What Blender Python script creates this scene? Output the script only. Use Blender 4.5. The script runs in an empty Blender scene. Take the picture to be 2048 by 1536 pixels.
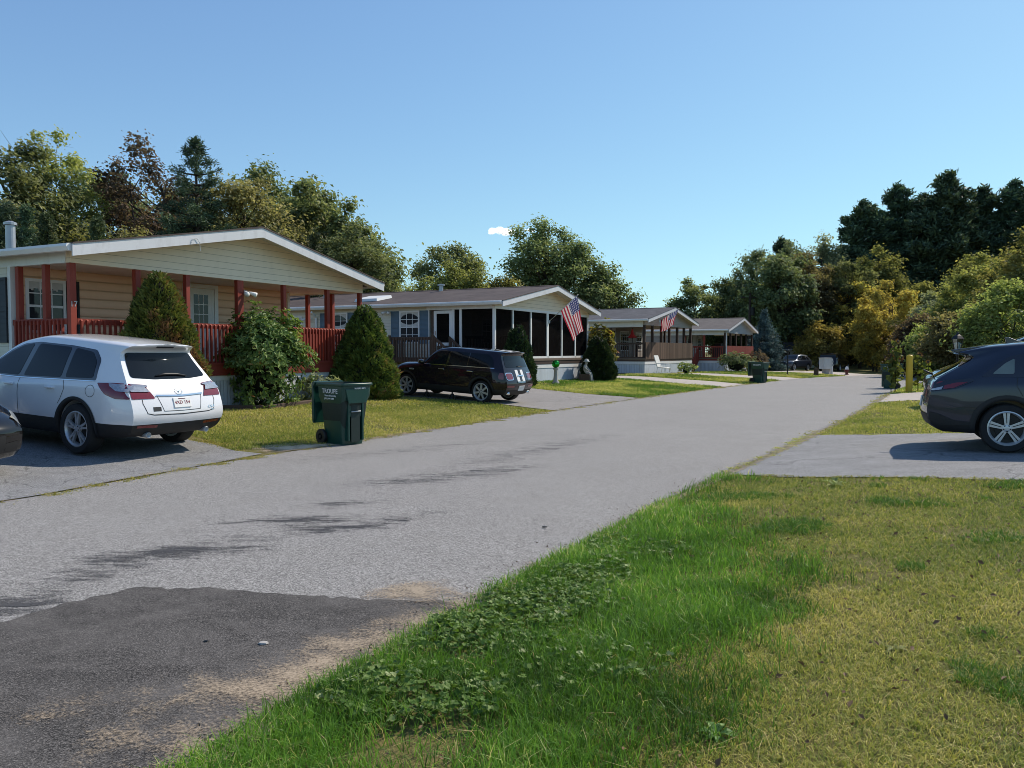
import bpy, bmesh, math, random
import numpy as np
from mathutils import Vector, Matrix, Euler
from mathutils.bvhtree import BVHTree
from mathutils.geometry import delaunay_2d_cdt

random.seed(7)
RNG = np.random.default_rng(11)
SC = bpy.context.scene
COL = SC.collection
PI = math.pi

# ------------------------------------------------------------------ tagging
def tag(o, label=None, cat=None, group=None, kind=None):
    if label: o['label'] = label
    if cat: o['category'] = cat
    if group: o['group'] = group
    if kind: o['kind'] = kind
    return o

def thing(name, label, cat, loc=(0, 0, 0), rz=0.0, group=None):
    o = bpy.data.objects.new(name, None)
    COL.objects.link(o)
    o.location = loc
    o.rotation_euler = (0, 0, rz)
    o.empty_display_size = 0.2
    return tag(o, label, cat, group)

def link(name, me, parent=None):
    o = bpy.data.objects.new(name, me)
    COL.objects.link(o)
    if parent is not None: o.parent = parent
    return o

def copy_tree(o, parent=None):
    c = o.copy()
    COL.objects.link(c)
    if parent is not None: c.parent = parent
    for ch in list(o.children): copy_tree(ch, c)
    return c

# ------------------------------------------------------------------ mesh builder
class MB:
    def __init__(s): s.v, s.f, s.m = [], [], []
    def add(s, verts, faces, mi=0):
        b = len(s.v)
        s.v += [tuple(p) for p in verts]
        s.f += [tuple(i + b for i in f) for f in faces]
        s.m += [mi] * len(faces)
        return s
    def box(s, x0, x1, y0, y1, z0, z1, mi=0):
        v = [(x, y, z) for z in (z0, z1) for y in (y0, y1) for x in (x0, x1)]
        return s.add(v, [(0, 2, 3, 1), (4, 5, 7, 6), (0, 1, 5, 4), (2, 6, 7, 3), (0, 4, 6, 2), (1, 3, 7, 5)], mi)
    def beam(s, p, q, w, h, mi=0, up=(0, 0, 1)):
        p, q = Vector(p), Vector(q)
        d = (q - p).normalized(); u = Vector(up)
        r = d.cross(u)
        if r.length < 1e-4: r = d.cross(Vector((1, 0, 0)))
        r.normalize(); u = r.cross(d).normalized()
        v = []
        for c in (p, q):
            for a, b in ((-1, -1), (1, -1), (1, 1), (-1, 1)):
                v.append(c + r * (a * w / 2) + u * (b * h / 2))
        return s.add(v, [(3, 2, 1, 0), (4, 5, 6, 7), (0, 1, 5, 4), (1, 2, 6, 5), (2, 3, 7, 6), (3, 0, 4, 7)], mi)
    def tube(s, pts, rad, n=8, mi=0, cap=True):
        pts = [Vector(p) for p in pts]
        if not hasattr(rad, '__len__'): rad = [rad] * len(pts)
        v, f = [], []
        ref = Vector((0.31, 0.17, 0.93))
        for i, p in enumerate(pts):
            d = (pts[min(i + 1, len(pts) - 1)] - pts[max(i - 1, 0)]).normalized()
            r = d.cross(ref)
            if r.length < 1e-3: r = d.cross(Vector((1, 0, 0)))
            r.normalize(); u = r.cross(d)
            for k in range(n):
                a = 2 * PI * k / n
                v.append(p + (r * math.cos(a) + u * math.sin(a)) * rad[i])
        for i in range(len(pts) - 1):
            for k in range(n):
                f.append((i * n + k, i * n + (k + 1) % n, (i + 1) * n + (k + 1) % n, (i + 1) * n + k))
        if cap:
            f.append(tuple(range(n - 1, -1, -1)))
            f.append(tuple(range((len(pts) - 1) * n, len(pts) * n)))
        return s.add(v, f, mi)
    def lathe(s, prof, c=(0, 0, 0), axis='z', n=24, mi=0, close=False):
        v, f = [], []
        for (r, h) in prof:
            for k in range(n):
                a = 2 * PI * k / n
                x, y = r * math.cos(a), r * math.sin(a)
                p = (x, y, h) if axis == 'z' else ((x, h, y) if axis == 'y' else (h, x, y))
                v.append((p[0] + c[0], p[1] + c[1], p[2] + c[2]))
        m = len(prof)
        for i in range(m if close else m - 1):
            j = (i + 1) % m
            for k in range(n):
                q = (i * n + k, i * n + (k + 1) % n, j * n + (k + 1) % n, j * n + k)
                f.append(q if axis != 'y' else q[::-1])
        if not close:
            f.append(tuple(range(n - 1, -1, -1)) if axis != 'y' else tuple(range(n)))
            e = tuple(range((m - 1) * n, m * n)); f.append(e if axis != 'y' else e[::-1])
        return s.add(v, f, mi)
    def prism(s, poly, y0, y1, plane='xz', mi=0):
        n = len(poly)
        def P(a, b, t):
            return (a, t, b) if plane == 'xz' else ((t, a, b) if plane == 'yz' else (a, b, t))
        v = [P(a, b, y0) for a, b in poly] + [P(a, b, y1) for a, b in poly]
        f = [tuple(range(n)), tuple(range(2 * n - 1, n - 1, -1))]
        for i in range(n):
            j = (i + 1) % n
            f.append((j, i, i + n, j + n))
        return s.add(v, f, mi)
    def xf(s, M, start=0):
        for i in range(start, len(s.v)): s.v[i] = tuple(M @ Vector(s.v[i]))
        return s
    def mesh(s, name, mats, smooth=False, fix=True):
        me = bpy.data.meshes.new(name)
        me.from_pydata(s.v, [], s.f)
        if not isinstance(mats, (list, tuple)): mats = [mats]
        for m in mats: me.materials.append(m)
        me.polygons.foreach_set('material_index', s.m)
        if fix:
            bm = bmesh.new(); bm.from_mesh(me)
            bmesh.ops.recalc_face_normals(bm, faces=bm.faces)
            bm.to_mesh(me); bm.free()
        me.polygons.foreach_set('use_smooth', [smooth] * len(me.polygons))
        me.update()
        return me
    def build(s, name, mats, parent=None, smooth=False, bevel=0, fix=True):
        o = link(name, s.mesh(name, mats, smooth, fix), parent)
        if smooth == 'auto' or (smooth and bevel == 0 and smooth == 'a'): pass
        if bevel:
            b = o.modifiers.new('b', 'BEVEL'); b.width = bevel; b.segments = 2; b.limit_method = 'ANGLE'; b.angle_limit = 0.6
        return o

def smooth_angle(o, deg=35):
    me = o.data
    me.polygons.foreach_set('use_smooth', [True] * len(me.polygons))
    try:
        me.set_sharp_from_angle(angle=math.radians(deg))
    except Exception:
        pass
    return o

def np_mesh(name, verts, quads, mats, tint=None, smooth=False, mi=None):
    """fast mesh from numpy arrays; quads (n,4) or (n,3); tint per face corner colour value"""
    me = bpy.data.meshes.new(name)
    nv, nf, k = len(verts), len(quads), quads.shape[1]
    me.vertices.add(nv); me.vertices.foreach_set('co', np.asarray(verts, dtype=np.float32).ravel())
    me.loops.add(nf * k); me.loops.foreach_set('vertex_index', quads.astype(np.int32).ravel())
    me.polygons.add(nf)
    me.polygons.foreach_set('loop_start', np.arange(nf, dtype=np.int32) * k)
    me.polygons.foreach_set('loop_total', np.full(nf, k, dtype=np.int32))
    if mi is not None: me.polygons.foreach_set('material_index', np.asarray(mi, dtype=np.int32))
    me.polygons.foreach_set('use_smooth', np.full(nf, smooth, dtype=bool))
    if not isinstance(mats, (list, tuple)): mats = [mats]
    for m in mats: me.materials.append(m)
    if tint is not None:
        at = me.attributes.new('tint', 'FLOAT', 'POINT')
        at.data.foreach_set('value', np.asarray(tint, dtype=np.float32))
    me.update(calc_edges=True)
    return me

# ------------------------------------------------------------------ materials
def mat_new(name):
    m = bpy.data.materials.new(name); m.use_nodes = True
    nt = m.node_tree; nt.nodes.clear()
    out = nt.nodes.new('ShaderNodeOutputMaterial')
    return m, nt, out

class NT:
    """tiny helper for node graphs"""
    def __init__(s, nt): s.nt = nt
    def n(s, t, **kw):
        nd = s.nt.nodes.new(t)
        for k, v in kw.items():
            if k == 'ins':
                for kk, vv in v.items():
                    if hasattr(vv, 'is_output'): s.nt.links.new(vv, nd.inputs[kk])
                    else: nd.inputs[kk].default_value = vv
            else: setattr(nd, k, v)
        return nd
    def math(s, op, a, b=None, clamp=False):
        nd = s.nt.nodes.new('ShaderNodeMath'); nd.operation = op; nd.use_clamp = clamp
        for i, x in enumerate((a, b)):
            if x is None: continue
            if hasattr(x, 'is_output'): s.nt.links.new(x, nd.inputs[i])
            else: nd.inputs[i].default_value = x
        return nd.outputs[0]
    def ramp(s, fac, stops):
        nd = s.nt.nodes.new('ShaderNodeValToRGB')
        cr = nd.color_ramp
        while len(cr.elements) < len(stops): cr.elements.new(0.5)
        for e, (p, c) in zip(cr.elements, stops):
            e.position = p; e.color = (c[0], c[1], c[2], 1) if hasattr(c, '__len__') else (c, c, c, 1)
        s.nt.links.new(fac, nd.inputs[0])
        return nd.outputs[0]
    def mix(s, fac, a, b, mode='MIX'):
        nd = s.nt.nodes.new('ShaderNodeMix'); nd.data_type = 'RGBA'; nd.blend_type = mode
        for i, x in ((0, fac), (6, a), (7, b)):
            if hasattr(x, 'is_output'): s.nt.links.new(x, nd.inputs[i])
            elif hasattr(x, '__len__'): nd.inputs[i].default_value = (x[0], x[1], x[2], 1)
            else: nd.inputs[i].default_value = x
        return nd.outputs[2]
    def noise(s, vec, scale, detail=4, rough=0.55, dist=0):
        nd = s.n('ShaderNodeTexNoise', ins={'Scale': scale, 'Detail': detail, 'Roughness': rough, 'Distortion': dist})
        if vec is not None: s.nt.links.new(vec, nd.inputs['Vector'])
        return nd.outputs[0]
    def obj(s): return s.nt.nodes.new('ShaderNodeTexCoord').outputs['Object']
    def pos(s): return s.nt.nodes.new('ShaderNodeNewGeometry').outputs['Position']
    def mapping(s, vec, scale=(1, 1, 1), loc=(0, 0, 0), rot=(0, 0, 0)):
        nd = s.n('ShaderNodeMapping', ins={'Scale': scale, 'Location': loc, 'Rotation': rot})
        s.nt.links.new(vec, nd.inputs[0]); return nd.outputs[0]
    def bump(s, h, strength=0.3, dist=0.01):
        nd = s.n('ShaderNodeBump', ins={'Strength': strength, 'Distance': dist})
        s.nt.links.new(h, nd.inputs['Height']); return nd.outputs[0]

def col4(c): return (c[0], c[1], c[2], 1)

def mat_basic(name, c, rough=0.6, var=0.12, vscale=3.0, metal=0.0, spec=0.5, bump=0.0, bscale=60, coat=0.0, dirt=0.0):
    m, nt, out = mat_new(name); g = NT(nt)
    b = g.n('ShaderNodeBsdfPrincipled', ins={'Roughness': rough, 'Metallic': metal, 'Specular IOR Level': spec, 'Coat Weight': coat, 'Coat Roughness': 0.03})
    p = g.obj()
    nz = g.noise(p, vscale, 5, 0.6)
    cc = g.mix(nz, tuple(x * (1 - var) for x in c), tuple(min(1, x * (1 + var)) for x in c))
    if dirt:
        d = g.ramp(g.noise(g.mapping(p, (1, 1, 0.35)), 5, 6, 0.7), [(0.5, 0.0), (0.75, 1.0)])
        cc = g.mix(g.math('MULTIPLY', d, dirt), cc, (0.16, 0.13, 0.1))
    nt.links.new(cc, b.inputs['Base Color'])
    if bump:
        nt.links.new(g.bump(g.noise(p, bscale, 4), bump, 0.01), b.inputs['Normal'])
    nt.links.new(b.outputs[0], out.inputs[0])
    return m

def mat_siding(name, c, pitch=0.11, axis=2, depth=0.6, log=False, c2=None, dirt=0.12, groove=0.5):
    m, nt, out = mat_new(name); g = NT(nt)
    p = g.obj()
    sp = g.n('ShaderNodeSeparateXYZ'); nt.links.new(p, sp.inputs[0])
    fr = g.math('FRACT', g.math('DIVIDE', sp.outputs[axis], pitch))
    b = g.n('ShaderNodeBsdfPrincipled', ins={'Roughness': 0.5, 'Specular IOR Level': 0.4})
    nz = g.noise(g.mapping(p, (0.6, 0.6, 2)), 1.6, 5, 0.65)
    base = g.mix(nz, tuple(x * 0.88 for x in c), tuple(min(1, x * 1.08) for x in c))
    d = g.ramp(g.noise(g.mapping(p, (1.2, 1.2, 0.25)), 2.2, 6, 0.7), [(0.5, 0.0), (0.8, 1.0)])
    base = g.mix(g.math('MULTIPLY', d, dirt), base, tuple(x * 0.45 for x in c))
    line = g.ramp(fr, [(0.0, 0.0), (0.05, 1.0), (0.93, 1.0), (1.0, groove)] if not log else [(0.0, 0.45), (0.14, 1.0), (0.86, 1.0), (1.0, 0.45)])
    base = g.mix(1.0, base, g.mix(line, (0.45, 0.43, 0.4), (1, 1, 1)), 'MULTIPLY')
    nt.links.new(base, b.inputs['Base Color'])
    if log: h = g.math('POWER', g.math('SINE', g.math('MULTIPLY', fr, PI)), 0.6)
    else: h = g.math('SUBTRACT', 1.0, fr)
    nt.links.new(g.bump(h, depth, 0.03 if log else 0.018), b.inputs['Normal'])
    nt.links.new(b.outputs[0], out.inputs[0])
    return m

def mat_rib(name, c, pitch=0.1, dirt=0.2):
    """vertical ribbed vinyl skirting panels; ribs run along local x and y"""
    m, nt, out = mat_new(name); g = NT(nt)
    p = g.obj(); sp = g.n('ShaderNodeSeparateXYZ'); nt.links.new(p, sp.inputs[0])
    fr = g.math('FRACT', g.math('DIVIDE', g.math('ADD', sp.outputs[0], sp.outputs[1]), pitch))
    line = g.ramp(fr, [(0.0, 0.15), (0.12, 1.0), (0.82, 1.0), (0.98, 0.15)])
    b = g.n('ShaderNodeBsdfPrincipled', ins={'Roughness': 0.5})
    nz = g.noise(p, 2.0, 5, 0.65)
    base = g.mix(nz, tuple(x * 0.85 for x in c), c)
    d = g.ramp(g.noise(g.mapping(p, (2, 2, 0.5)), 2.5, 6, 0.7), [(0.45, 0.0), (0.75, 1.0)])
    base = g.mix(g.math('MULTIPLY', d, dirt), base, (0.2, 0.17, 0.12))
    base = g.mix(1.0, base, g.mix(line, (0.5, 0.5, 0.52), (1, 1, 1)), 'MULTIPLY')
    nt.links.new(base, b.inputs['Base Color'])
    nt.links.new(g.bump(line, 0.5, 0.02), b.inputs['Normal'])
    nt.links.new(b.outputs[0], out.inputs[0]); return m

def mat_wood(name, c, rough=0.7, var=0.3, grain=(14, 14, 1.5), spec=0.3):
    m, nt, out = mat_new(name); g = NT(nt)
    p = g.obj()
    n1 = g.noise(g.mapping(p, grain), 2.5, 6, 0.65)
    n2 = g.noise(p, 1.3, 4)
    cc = g.mix(n1, tuple(x * (1 - var) for x in c), tuple(min(1, x * (1 + var)) for x in c))
    cc = g.mix(g.ramp(n2, [(0.4, 0), (0.7, 0.45)]), cc, tuple(x * 0.6 for x in c))
    b = g.n('ShaderNodeBsdfPrincipled', ins={'Roughness': rough, 'Specular IOR Level': spec})
    nt.links.new(cc, b.inputs['Base Color'])
    nt.links.new(g.bump(n1, 0.25, 0.005), b.inputs['Normal'])
    nt.links.new(b.outputs[0], out.inputs[0]); return m

def mat_boards(name, c, pitch=0.14, var=0.35):
    """upright fence boards: each board its own tone, dark joints"""
    m, nt, out = mat_new(name); g = NT(nt)
    p = g.obj(); sp = g.n('ShaderNodeSeparateXYZ'); nt.links.new(p, sp.inputs[0])
    q = g.math('DIVIDE', g.math('ADD', sp.outputs[0], sp.outputs[1]), pitch)
    fr = g.math('FRACT', q); idx = g.math('FLOOR', q)
    wn = g.n('ShaderNodeTexWhiteNoise', noise_dimensions='1D'); nt.links.new(idx, wn.inputs['W'])
    n1 = g.noise(g.mapping(p, (14, 14, 1.2)), 2.2, 6, 0.7)
    f = g.math('ADD', g.math('MULTIPLY', wn.outputs[0], 0.6), g.math('MULTIPLY', n1, 0.4))
    cc = g.mix(f, tuple(x * (1 - var) for x in c), tuple(min(1, x * (1 + var)) for x in c))
    line = g.ramp(fr, [(0.0, 0.1), (0.07, 1), (0.93, 1), (1.0, 0.1)])
    cc = g.mix(1.0, cc, g.mix(line, (0.15, 0.13, 0.12), (1, 1, 1)), 'MULTIPLY')
    b = g.n('ShaderNodeBsdfPrincipled', ins={'Roughness': 0.8, 'Specular IOR Level': 0.2})
    nt.links.new(cc, b.inputs['Base Color'])
    nt.links.new(g.bump(line, 0.6, 0.02), b.inputs['Normal'])
    nt.links.new(b.outputs[0], out.inputs[0]); return m

def mat_shingle(name, c, var=0.35, stain=None):
    m, nt, out = mat_new(name); g = NT(nt)
    p = g.obj(); sp = g.n('ShaderNodeSeparateXYZ'); nt.links.new(p, sp.inputs[0])
    cb = g.n('ShaderNodeCombineXYZ'); nt.links.new(sp.outputs[1], cb.inputs[0]); nt.links.new(sp.outputs[0], cb.inputs[1])
    br = g.n('ShaderNodeTexBrick', ins={'Color1': col4(tuple(x * (1 - var) for x in c)), 'Color2': col4(tuple(x * (1 + var) for x in c)),
             'Mortar': col4(tuple(x * 0.5 for x in c)), 'Scale': 1.0, 'Mortar Size': 0.006, 'Bias': 0.0, 'Brick Width': 0.3, 'Row Height': 0.14})
    br.offset = 0.5
    nt.links.new(cb.outputs[0], br.inputs[0])
    nz = g.noise(p, 60, 4, 0.7)
    cc = g.mix(0.35, br.outputs[0], g.mix(nz, tuple(x * 0.5 for x in c), tuple(x * 1.5 for x in c)))
    n2 = g.noise(p, 0.9, 6, 0.65)
    cc = g.mix(g.ramp(n2, [(0.42, 0), (0.7, 0.7)]), cc, stain or tuple(x * 0.65 for x in c))
    b = g.n('ShaderNodeBsdfPrincipled', ins={'Roughness': 0.85, 'Specular IOR Level': 0.25})
    nt.links.new(cc, b.inputs['Base Color'])
    nt.links.new(g.bump(br.outputs[1], -0.4, 0.01), b.inputs['Normal'])
    nt.links.new(b.outputs[0], out.inputs[0]); return m

def mat_glass_dark(name, c=(0.006, 0.008, 0.011), rough=0.02, spec=0.28):
    m, nt, out = mat_new(name); g = NT(nt)
    b = g.n('ShaderNodeBsdfPrincipled', ins={'Base Color': col4(c), 'Roughness': rough, 'Specular IOR Level': spec, 'IOR': 1.5})
    p = g.obj()
    nt.links.new(g.mix(g.noise(p, 2.5, 3), tuple(x * 0.7 for x in c), tuple(x * 1.4 for x in c)), b.inputs['Base Color'])
    nt.links.new(b.outputs[0], out.inputs[0]); return m

def mat_paint(name, c, flake=0.0, rough=0.25, dust=0.06, metal=0.0, spec=0.5):
    m, nt, out = mat_new(name); g = NT(nt)
    p = g.obj()
    b = g.n('ShaderNodeBsdfPrincipled', ins={'Roughness': rough, 'Metallic': metal, 'Coat Weight': 1.0, 'Coat Roughness': 0.02, 'Coat IOR': 1.4, 'Specular IOR Level': spec})
    n1 = g.noise(p, 1.7, 5, 0.6)
    cc = g.mix(n1, tuple(x * 0.92 for x in c), tuple(min(1, x * 1.05) for x in c))
    sp = g.n('ShaderNodeSeparateXYZ'); nt.links.new(p, sp.inputs[0])
    low = g.ramp(sp.outputs[2], [(0.3, 1.0), (0.75, 0.0)])
    dn = g.math('MULTIPLY', g.math('MULTIPLY', low, g.noise(p, 9, 6, 0.7)), dust * 6, True)
    cc = g.mix(g.math('ADD', dn, g.math('MULTIPLY', g.noise(p, 14, 6, 0.75), dust), True), cc, (0.3, 0.27, 0.23))
    nt.links.new(cc, b.inputs['Base Color'])
    nt.links.new(b.outputs[0], out.inputs[0]); return m

def mat_leaf(name, stops, trans=0.3, rough=0.6, var=0.25, spec=0.2):
    """leaf colour follows the per-leaf 'tint' value, with slow drift through the crown"""
    m, nt, out = mat_new(name); g = NT(nt)
    at = g.n('ShaderNodeAttribute', attribute_name='tint')
    p = g.obj()
    oi = g.n('ShaderNodeObjectInfo')
    n1 = g.noise(p, 0.55, 3)
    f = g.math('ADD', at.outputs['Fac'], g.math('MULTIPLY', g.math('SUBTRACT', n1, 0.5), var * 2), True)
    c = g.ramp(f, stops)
    hv = g.n('ShaderNodeHueSaturation', ins={'Saturation': 1.0, 'Fac': 1.0})
    nt.links.new(c, hv.inputs['Color'])
    nt.links.new(g.math('ADD', 0.82, g.math('MULTIPLY', oi.outputs['Random'], 0.36)), hv.inputs['Value'])
    nt.links.new(g.math('ADD', 0.485, g.math('MULTIPLY', oi.outputs['Random'], 0.03)), hv.inputs['Hue'])
    b = g.n('ShaderNodeBsdfPrincipled', ins={'Roughness': rough, 'Specular IOR Level': spec})
    nt.links.new(hv.outputs[0], b.inputs['Base Color'])
    tr = g.n('ShaderNodeBsdfTranslucent'); nt.links.new(g.mix(1.0, hv.outputs[0], (1.3, 1.35, 0.85), 'MULTIPLY'), tr.inputs[0])
    mx = g.n('ShaderNodeMixShader', ins={0: trans})
    nt.links.new(b.outputs[0], mx.inputs[1]); nt.links.new(tr.outputs[0], mx.inputs[2])
    nt.links.new(mx.outputs[0], out.inputs[0]); return m

M = {}
M['white_trim'] = mat_basic('white_trim', (0.74, 0.74, 0.72), 0.45, 0.06, 1.5, dirt=0.14)
M['white_vinyl'] = mat_basic('white_vinyl', (0.7, 0.7, 0.67), 0.45, 0.08, 1.2, dirt=0.18)
M['black_plastic'] = mat_basic('black_plastic', (0.012, 0.012, 0.013), 0.5, 0.3, 6)
M['grey_plastic'] = mat_basic('grey_plastic', (0.016, 0.016, 0.017), 0.65, 0.25, 5)
M['rubber'] = mat_basic('rubber', (0.016, 0.016, 0.017), 0.85, 0.3, 8)
M['chrome'] = mat_basic('chrome', (0.75, 0.76, 0.78), 0.12, 0.05, 4, metal=1.0)
M['alloy'] = mat_basic('alloy', (0.55, 0.56, 0.58), 0.3, 0.1, 6, metal=0.45)
M['dark_metal'] = mat_basic('dark_metal', (0.03, 0.03, 0.03), 0.55, 0.3, 6, metal=0.6)
M['galv'] = mat_basic('galvanised', (0.42, 0.44, 0.46), 0.45, 0.15, 5, metal=0.7)
M['car_glass'] = mat_glass_dark('car_glass')
M['window_glass'] = mat_glass_dark('window_glass', (0.03, 0.035, 0.04), 0.03)
M['shutter_blue'] = mat_siding('shutter_blue', (0.10, 0.15, 0.19), 0.05, 2, 0.6, dirt=0.05)
M['shutter_black'] = mat_siding('shutter_black', (0.016, 0.017, 0.019), 0.05, 2, 0.6, dirt=0.0)
M['red_wood'] = mat_wood('red_stained_wood', (0.26, 0.045, 0.028), 0.6, 0.28)
M['brown_wood'] = mat_wood('weathered_brown_wood', (0.10, 0.066, 0.048), 0.8, 0.3)
M['dark_wood'] = mat_wood('dark_wood', (0.05, 0.033, 0.026), 0.75, 0.3)
M['concrete'] = mat_basic('concrete_block', (0.4, 0.38, 0.35), 0.9, 0.2, 3, bump=0.2)
# ------------------------------------------------------------------ place: road frame and terrain
UX, UY = 0.517, 0.856            # direction along the road
NX, NY = -0.856, 0.517           # across the road, to the left-hand lots
def st(x, y): return UX * x + UY * y, NX * x + NY * y
def xy(s, t): return (UX * s + NX * t, UY * s + NY * t)
def sstep(a, b, x):
    q = np.clip((x - a) / (b - a), 0, 1); return q * q * (3 - 2 * q)
ROAD_R = [(-20, 2.75), (0, 2.7), (2, 2.66), (4.3, 2.85), (8, 3.0), (10.4, 3.02), (16.5, 2.98), (24, 3.1), (28, 3.25), (34, 3.5), (38, 3.55), (46, 3.3), (60, 2.6), (70, 1.4), (84, -6), (95, -16)]
ROAD_L = [(-20, 8.4), (0, 8.8), (4.4, 9.05), (7, 9.5), (9.5, 9.75), (12, 9.85), (19, 10.25), (26, 10.5), (35, 10.55), (45, 10.3), (52, 10.1), (60, 9.9), (70, 9.8), (80, 8), (92, -4), (98, -12)]
def road_r(s): return np.interp(s, [a for a, b in ROAD_R], [b for a, b in ROAD_R])
def road_l(s): return np.interp(s, [a for a, b in ROAD_L], [b for a, b in ROAD_L])
def gz(x, y):
    x = np.asarray(x, dtype=float); y = np.asarray(y, dtype=float)
    s, t = st(x, y)
    cap = 0.42 - 0.2 * sstep(36, 50, s)
    q = np.clip(t - np.maximum(10.0, road_l(s) + 0.04), 0, None)
    left = cap * (1 - np.exp(-((q * 0.085) / np.maximum(cap, .01)) ** 1.15)) - 0.45 * sstep(45, 82, s)
    r = np.clip(road_r(s) - 0.02 - t, 0, None)
    right = 0.42 * (1 - np.exp(-(r * 0.078 / 0.42)))
    und = 0.014 * (np.sin(x * 1.3 + 0.7 * y) + np.sin(y * 1.7 - 0.4 * x + 1)) * (sstep(0.15, 1.2, r) + sstep(0.3, 1.5, q))
    return left + right + und
def G(x, y): return float(gz(x, y))

def fill_poly(poly, spacing):
    """triangulate a 2D outline with interior points -> verts(n,2), tris"""
    P = []
    n = len(poly)
    for i in range(n):
        a, b = np.array(poly[i]), np.array(poly[(i + 1) % n])
        k = max(1, int(np.linalg.norm(b - a) / spacing))
        for j in range(k): P.append(tuple(a + (b - a) * j / k))
    m = len(P)
    arr = np.array(P)
    x0, y0 = arr.min(0); x1, y1 = arr.max(0)
    gx, gy = np.meshgrid(np.arange(x0 + spacing * .5, x1, spacing), np.arange(y0 + spacing * .5, y1, spacing))
    pts = np.stack([gx.ravel(), gy.ravel()], 1)
    ins = inside(pts, arr)
    if len(pts):
        d = dist_poly(pts, arr)
        pts = pts[ins & (d > spacing * 0.35)]
    allp = [Vector((float(a), float(b))) for a, b in P] + [Vector((float(a), float(b))) for a, b in pts]
    ed = [(i, (i + 1) % m) for i in range(m)]
    r = delaunay_2d_cdt(allp, ed, [], 1, 1e-6)
    v = np.array([(p[0], p[1]) for p in r[0]])
    f = [tuple(t) for t in r[2]]
    return v, f

def inside(pts, poly):
    x, y = pts[:, 0], pts[:, 1]
    r = np.zeros(len(pts), bool)
    n = len(poly)
    for i in range(n):
        x0, y0 = poly[i]; x1, y1 = poly[(i + 1) % n]
        c = ((y0 > y) != (y1 > y)) & (x < (x1 - x0) * (y - y0) / ((y1 - y0) if abs(y1 - y0) > 1e-12 else 1e-12) + x0)
        r ^= c
    return r

def dist_poly(pts, poly):
    d = np.full(len(pts), 1e9)
    n = len(poly)
    for i in range(n):
        a, b = np.asarray(poly[i], float), np.asarray(poly[(i + 1) % n], float)
        ab = b - a; L = max(ab @ ab, 1e-12)
        q = np.clip(((pts - a) @ ab) / L, 0, 1)
        d = np.minimum(d, np.linalg.norm(pts - (a + q[:, None] * ab), axis=1))
    return d

def rough(poly, amp, step, seed, keep=None):
    """roughen a polygon's outline"""
    r = np.random.default_rng(seed); out = []
    n = len(poly)
    for i in range(n):
        a, b = np.array(poly[i], float), np.array(poly[(i + 1) % n], float)
        L = np.linalg.norm(b - a); k = max(1, int(L / step))
        nn = np.array([-(b - a)[1], (b - a)[0]]) / max(L, 1e-9)
        for j in range(k):
            o = 0 if j == 0 else r.normal() * amp
            out.append(tuple(a + (b - a) * j / k + nn * o))
    return out

def sheet(name, poly, off, mat, spacing=0.6, kind='structure', alpha=None):
    v, f = fill_poly(poly, spacing)
    z = gz(v[:, 0], v[:, 1]) + off
    me = bpy.data.meshes.new(name)
    me.from_pydata([(a, b, c) for (a, b), c in zip(v, z)], [], f)
    me.materials.append(mat)
    bm = bmesh.new(); bm.from_mesh(me)
    for fc in bm.faces:
        if fc.normal.z < 0: fc.normal_flip()
    bm.to_mesh(me); bm.free()
    me.polygons.foreach_set('use_smooth', [True] * len(me.polygons))
    if alpha is not None:
        at = me.attributes.new('cover', 'FLOAT', 'POINT')
        at.data.foreach_set('value', np.asarray(alpha(v[:, 0], v[:, 1]), dtype=np.float32))
    o = link(name, me)
    return tag(o, kind=kind)

# ---- ground materials
def mat_ground():
    m, nt, out = mat_new('lawn_soil'); g = NT(nt)
    p = g.pos()
    n1 = g.noise(p, 0.45, 6, 0.62); n2 = g.noise(p, 3.2, 6, 0.7); n3 = g.noise(p, 40, 4, 0.7)
    c = g.ramp(n1, [(0.3, (0.10, 0.125, 0.03)), (0.5, (0.15, 0.15, 0.042)), (0.7, (0.19, 0.16, 0.06))])
    c = g.mix(g.ramp(n2, [(0.35, 0), (0.7, 0.6)]), c, (0.22, 0.17, 0.085))
    c = g.mix(1.0, c, g.ramp(n3, [(0.25, 0.5), (0.75, 1.35)]), 'MULTIPLY')
    b = g.n('ShaderNodeBsdfPrincipled', ins={'Roughness': 0.95, 'Specular IOR Level': 0.1})
    nt.links.new(c, b.inputs['Base Color'])
    nt.links.new(g.bump(n3, 0.8, 0.03), b.inputs['Normal'])
    nt.links.new(b.outputs[0], out.inputs[0]); return m

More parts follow.
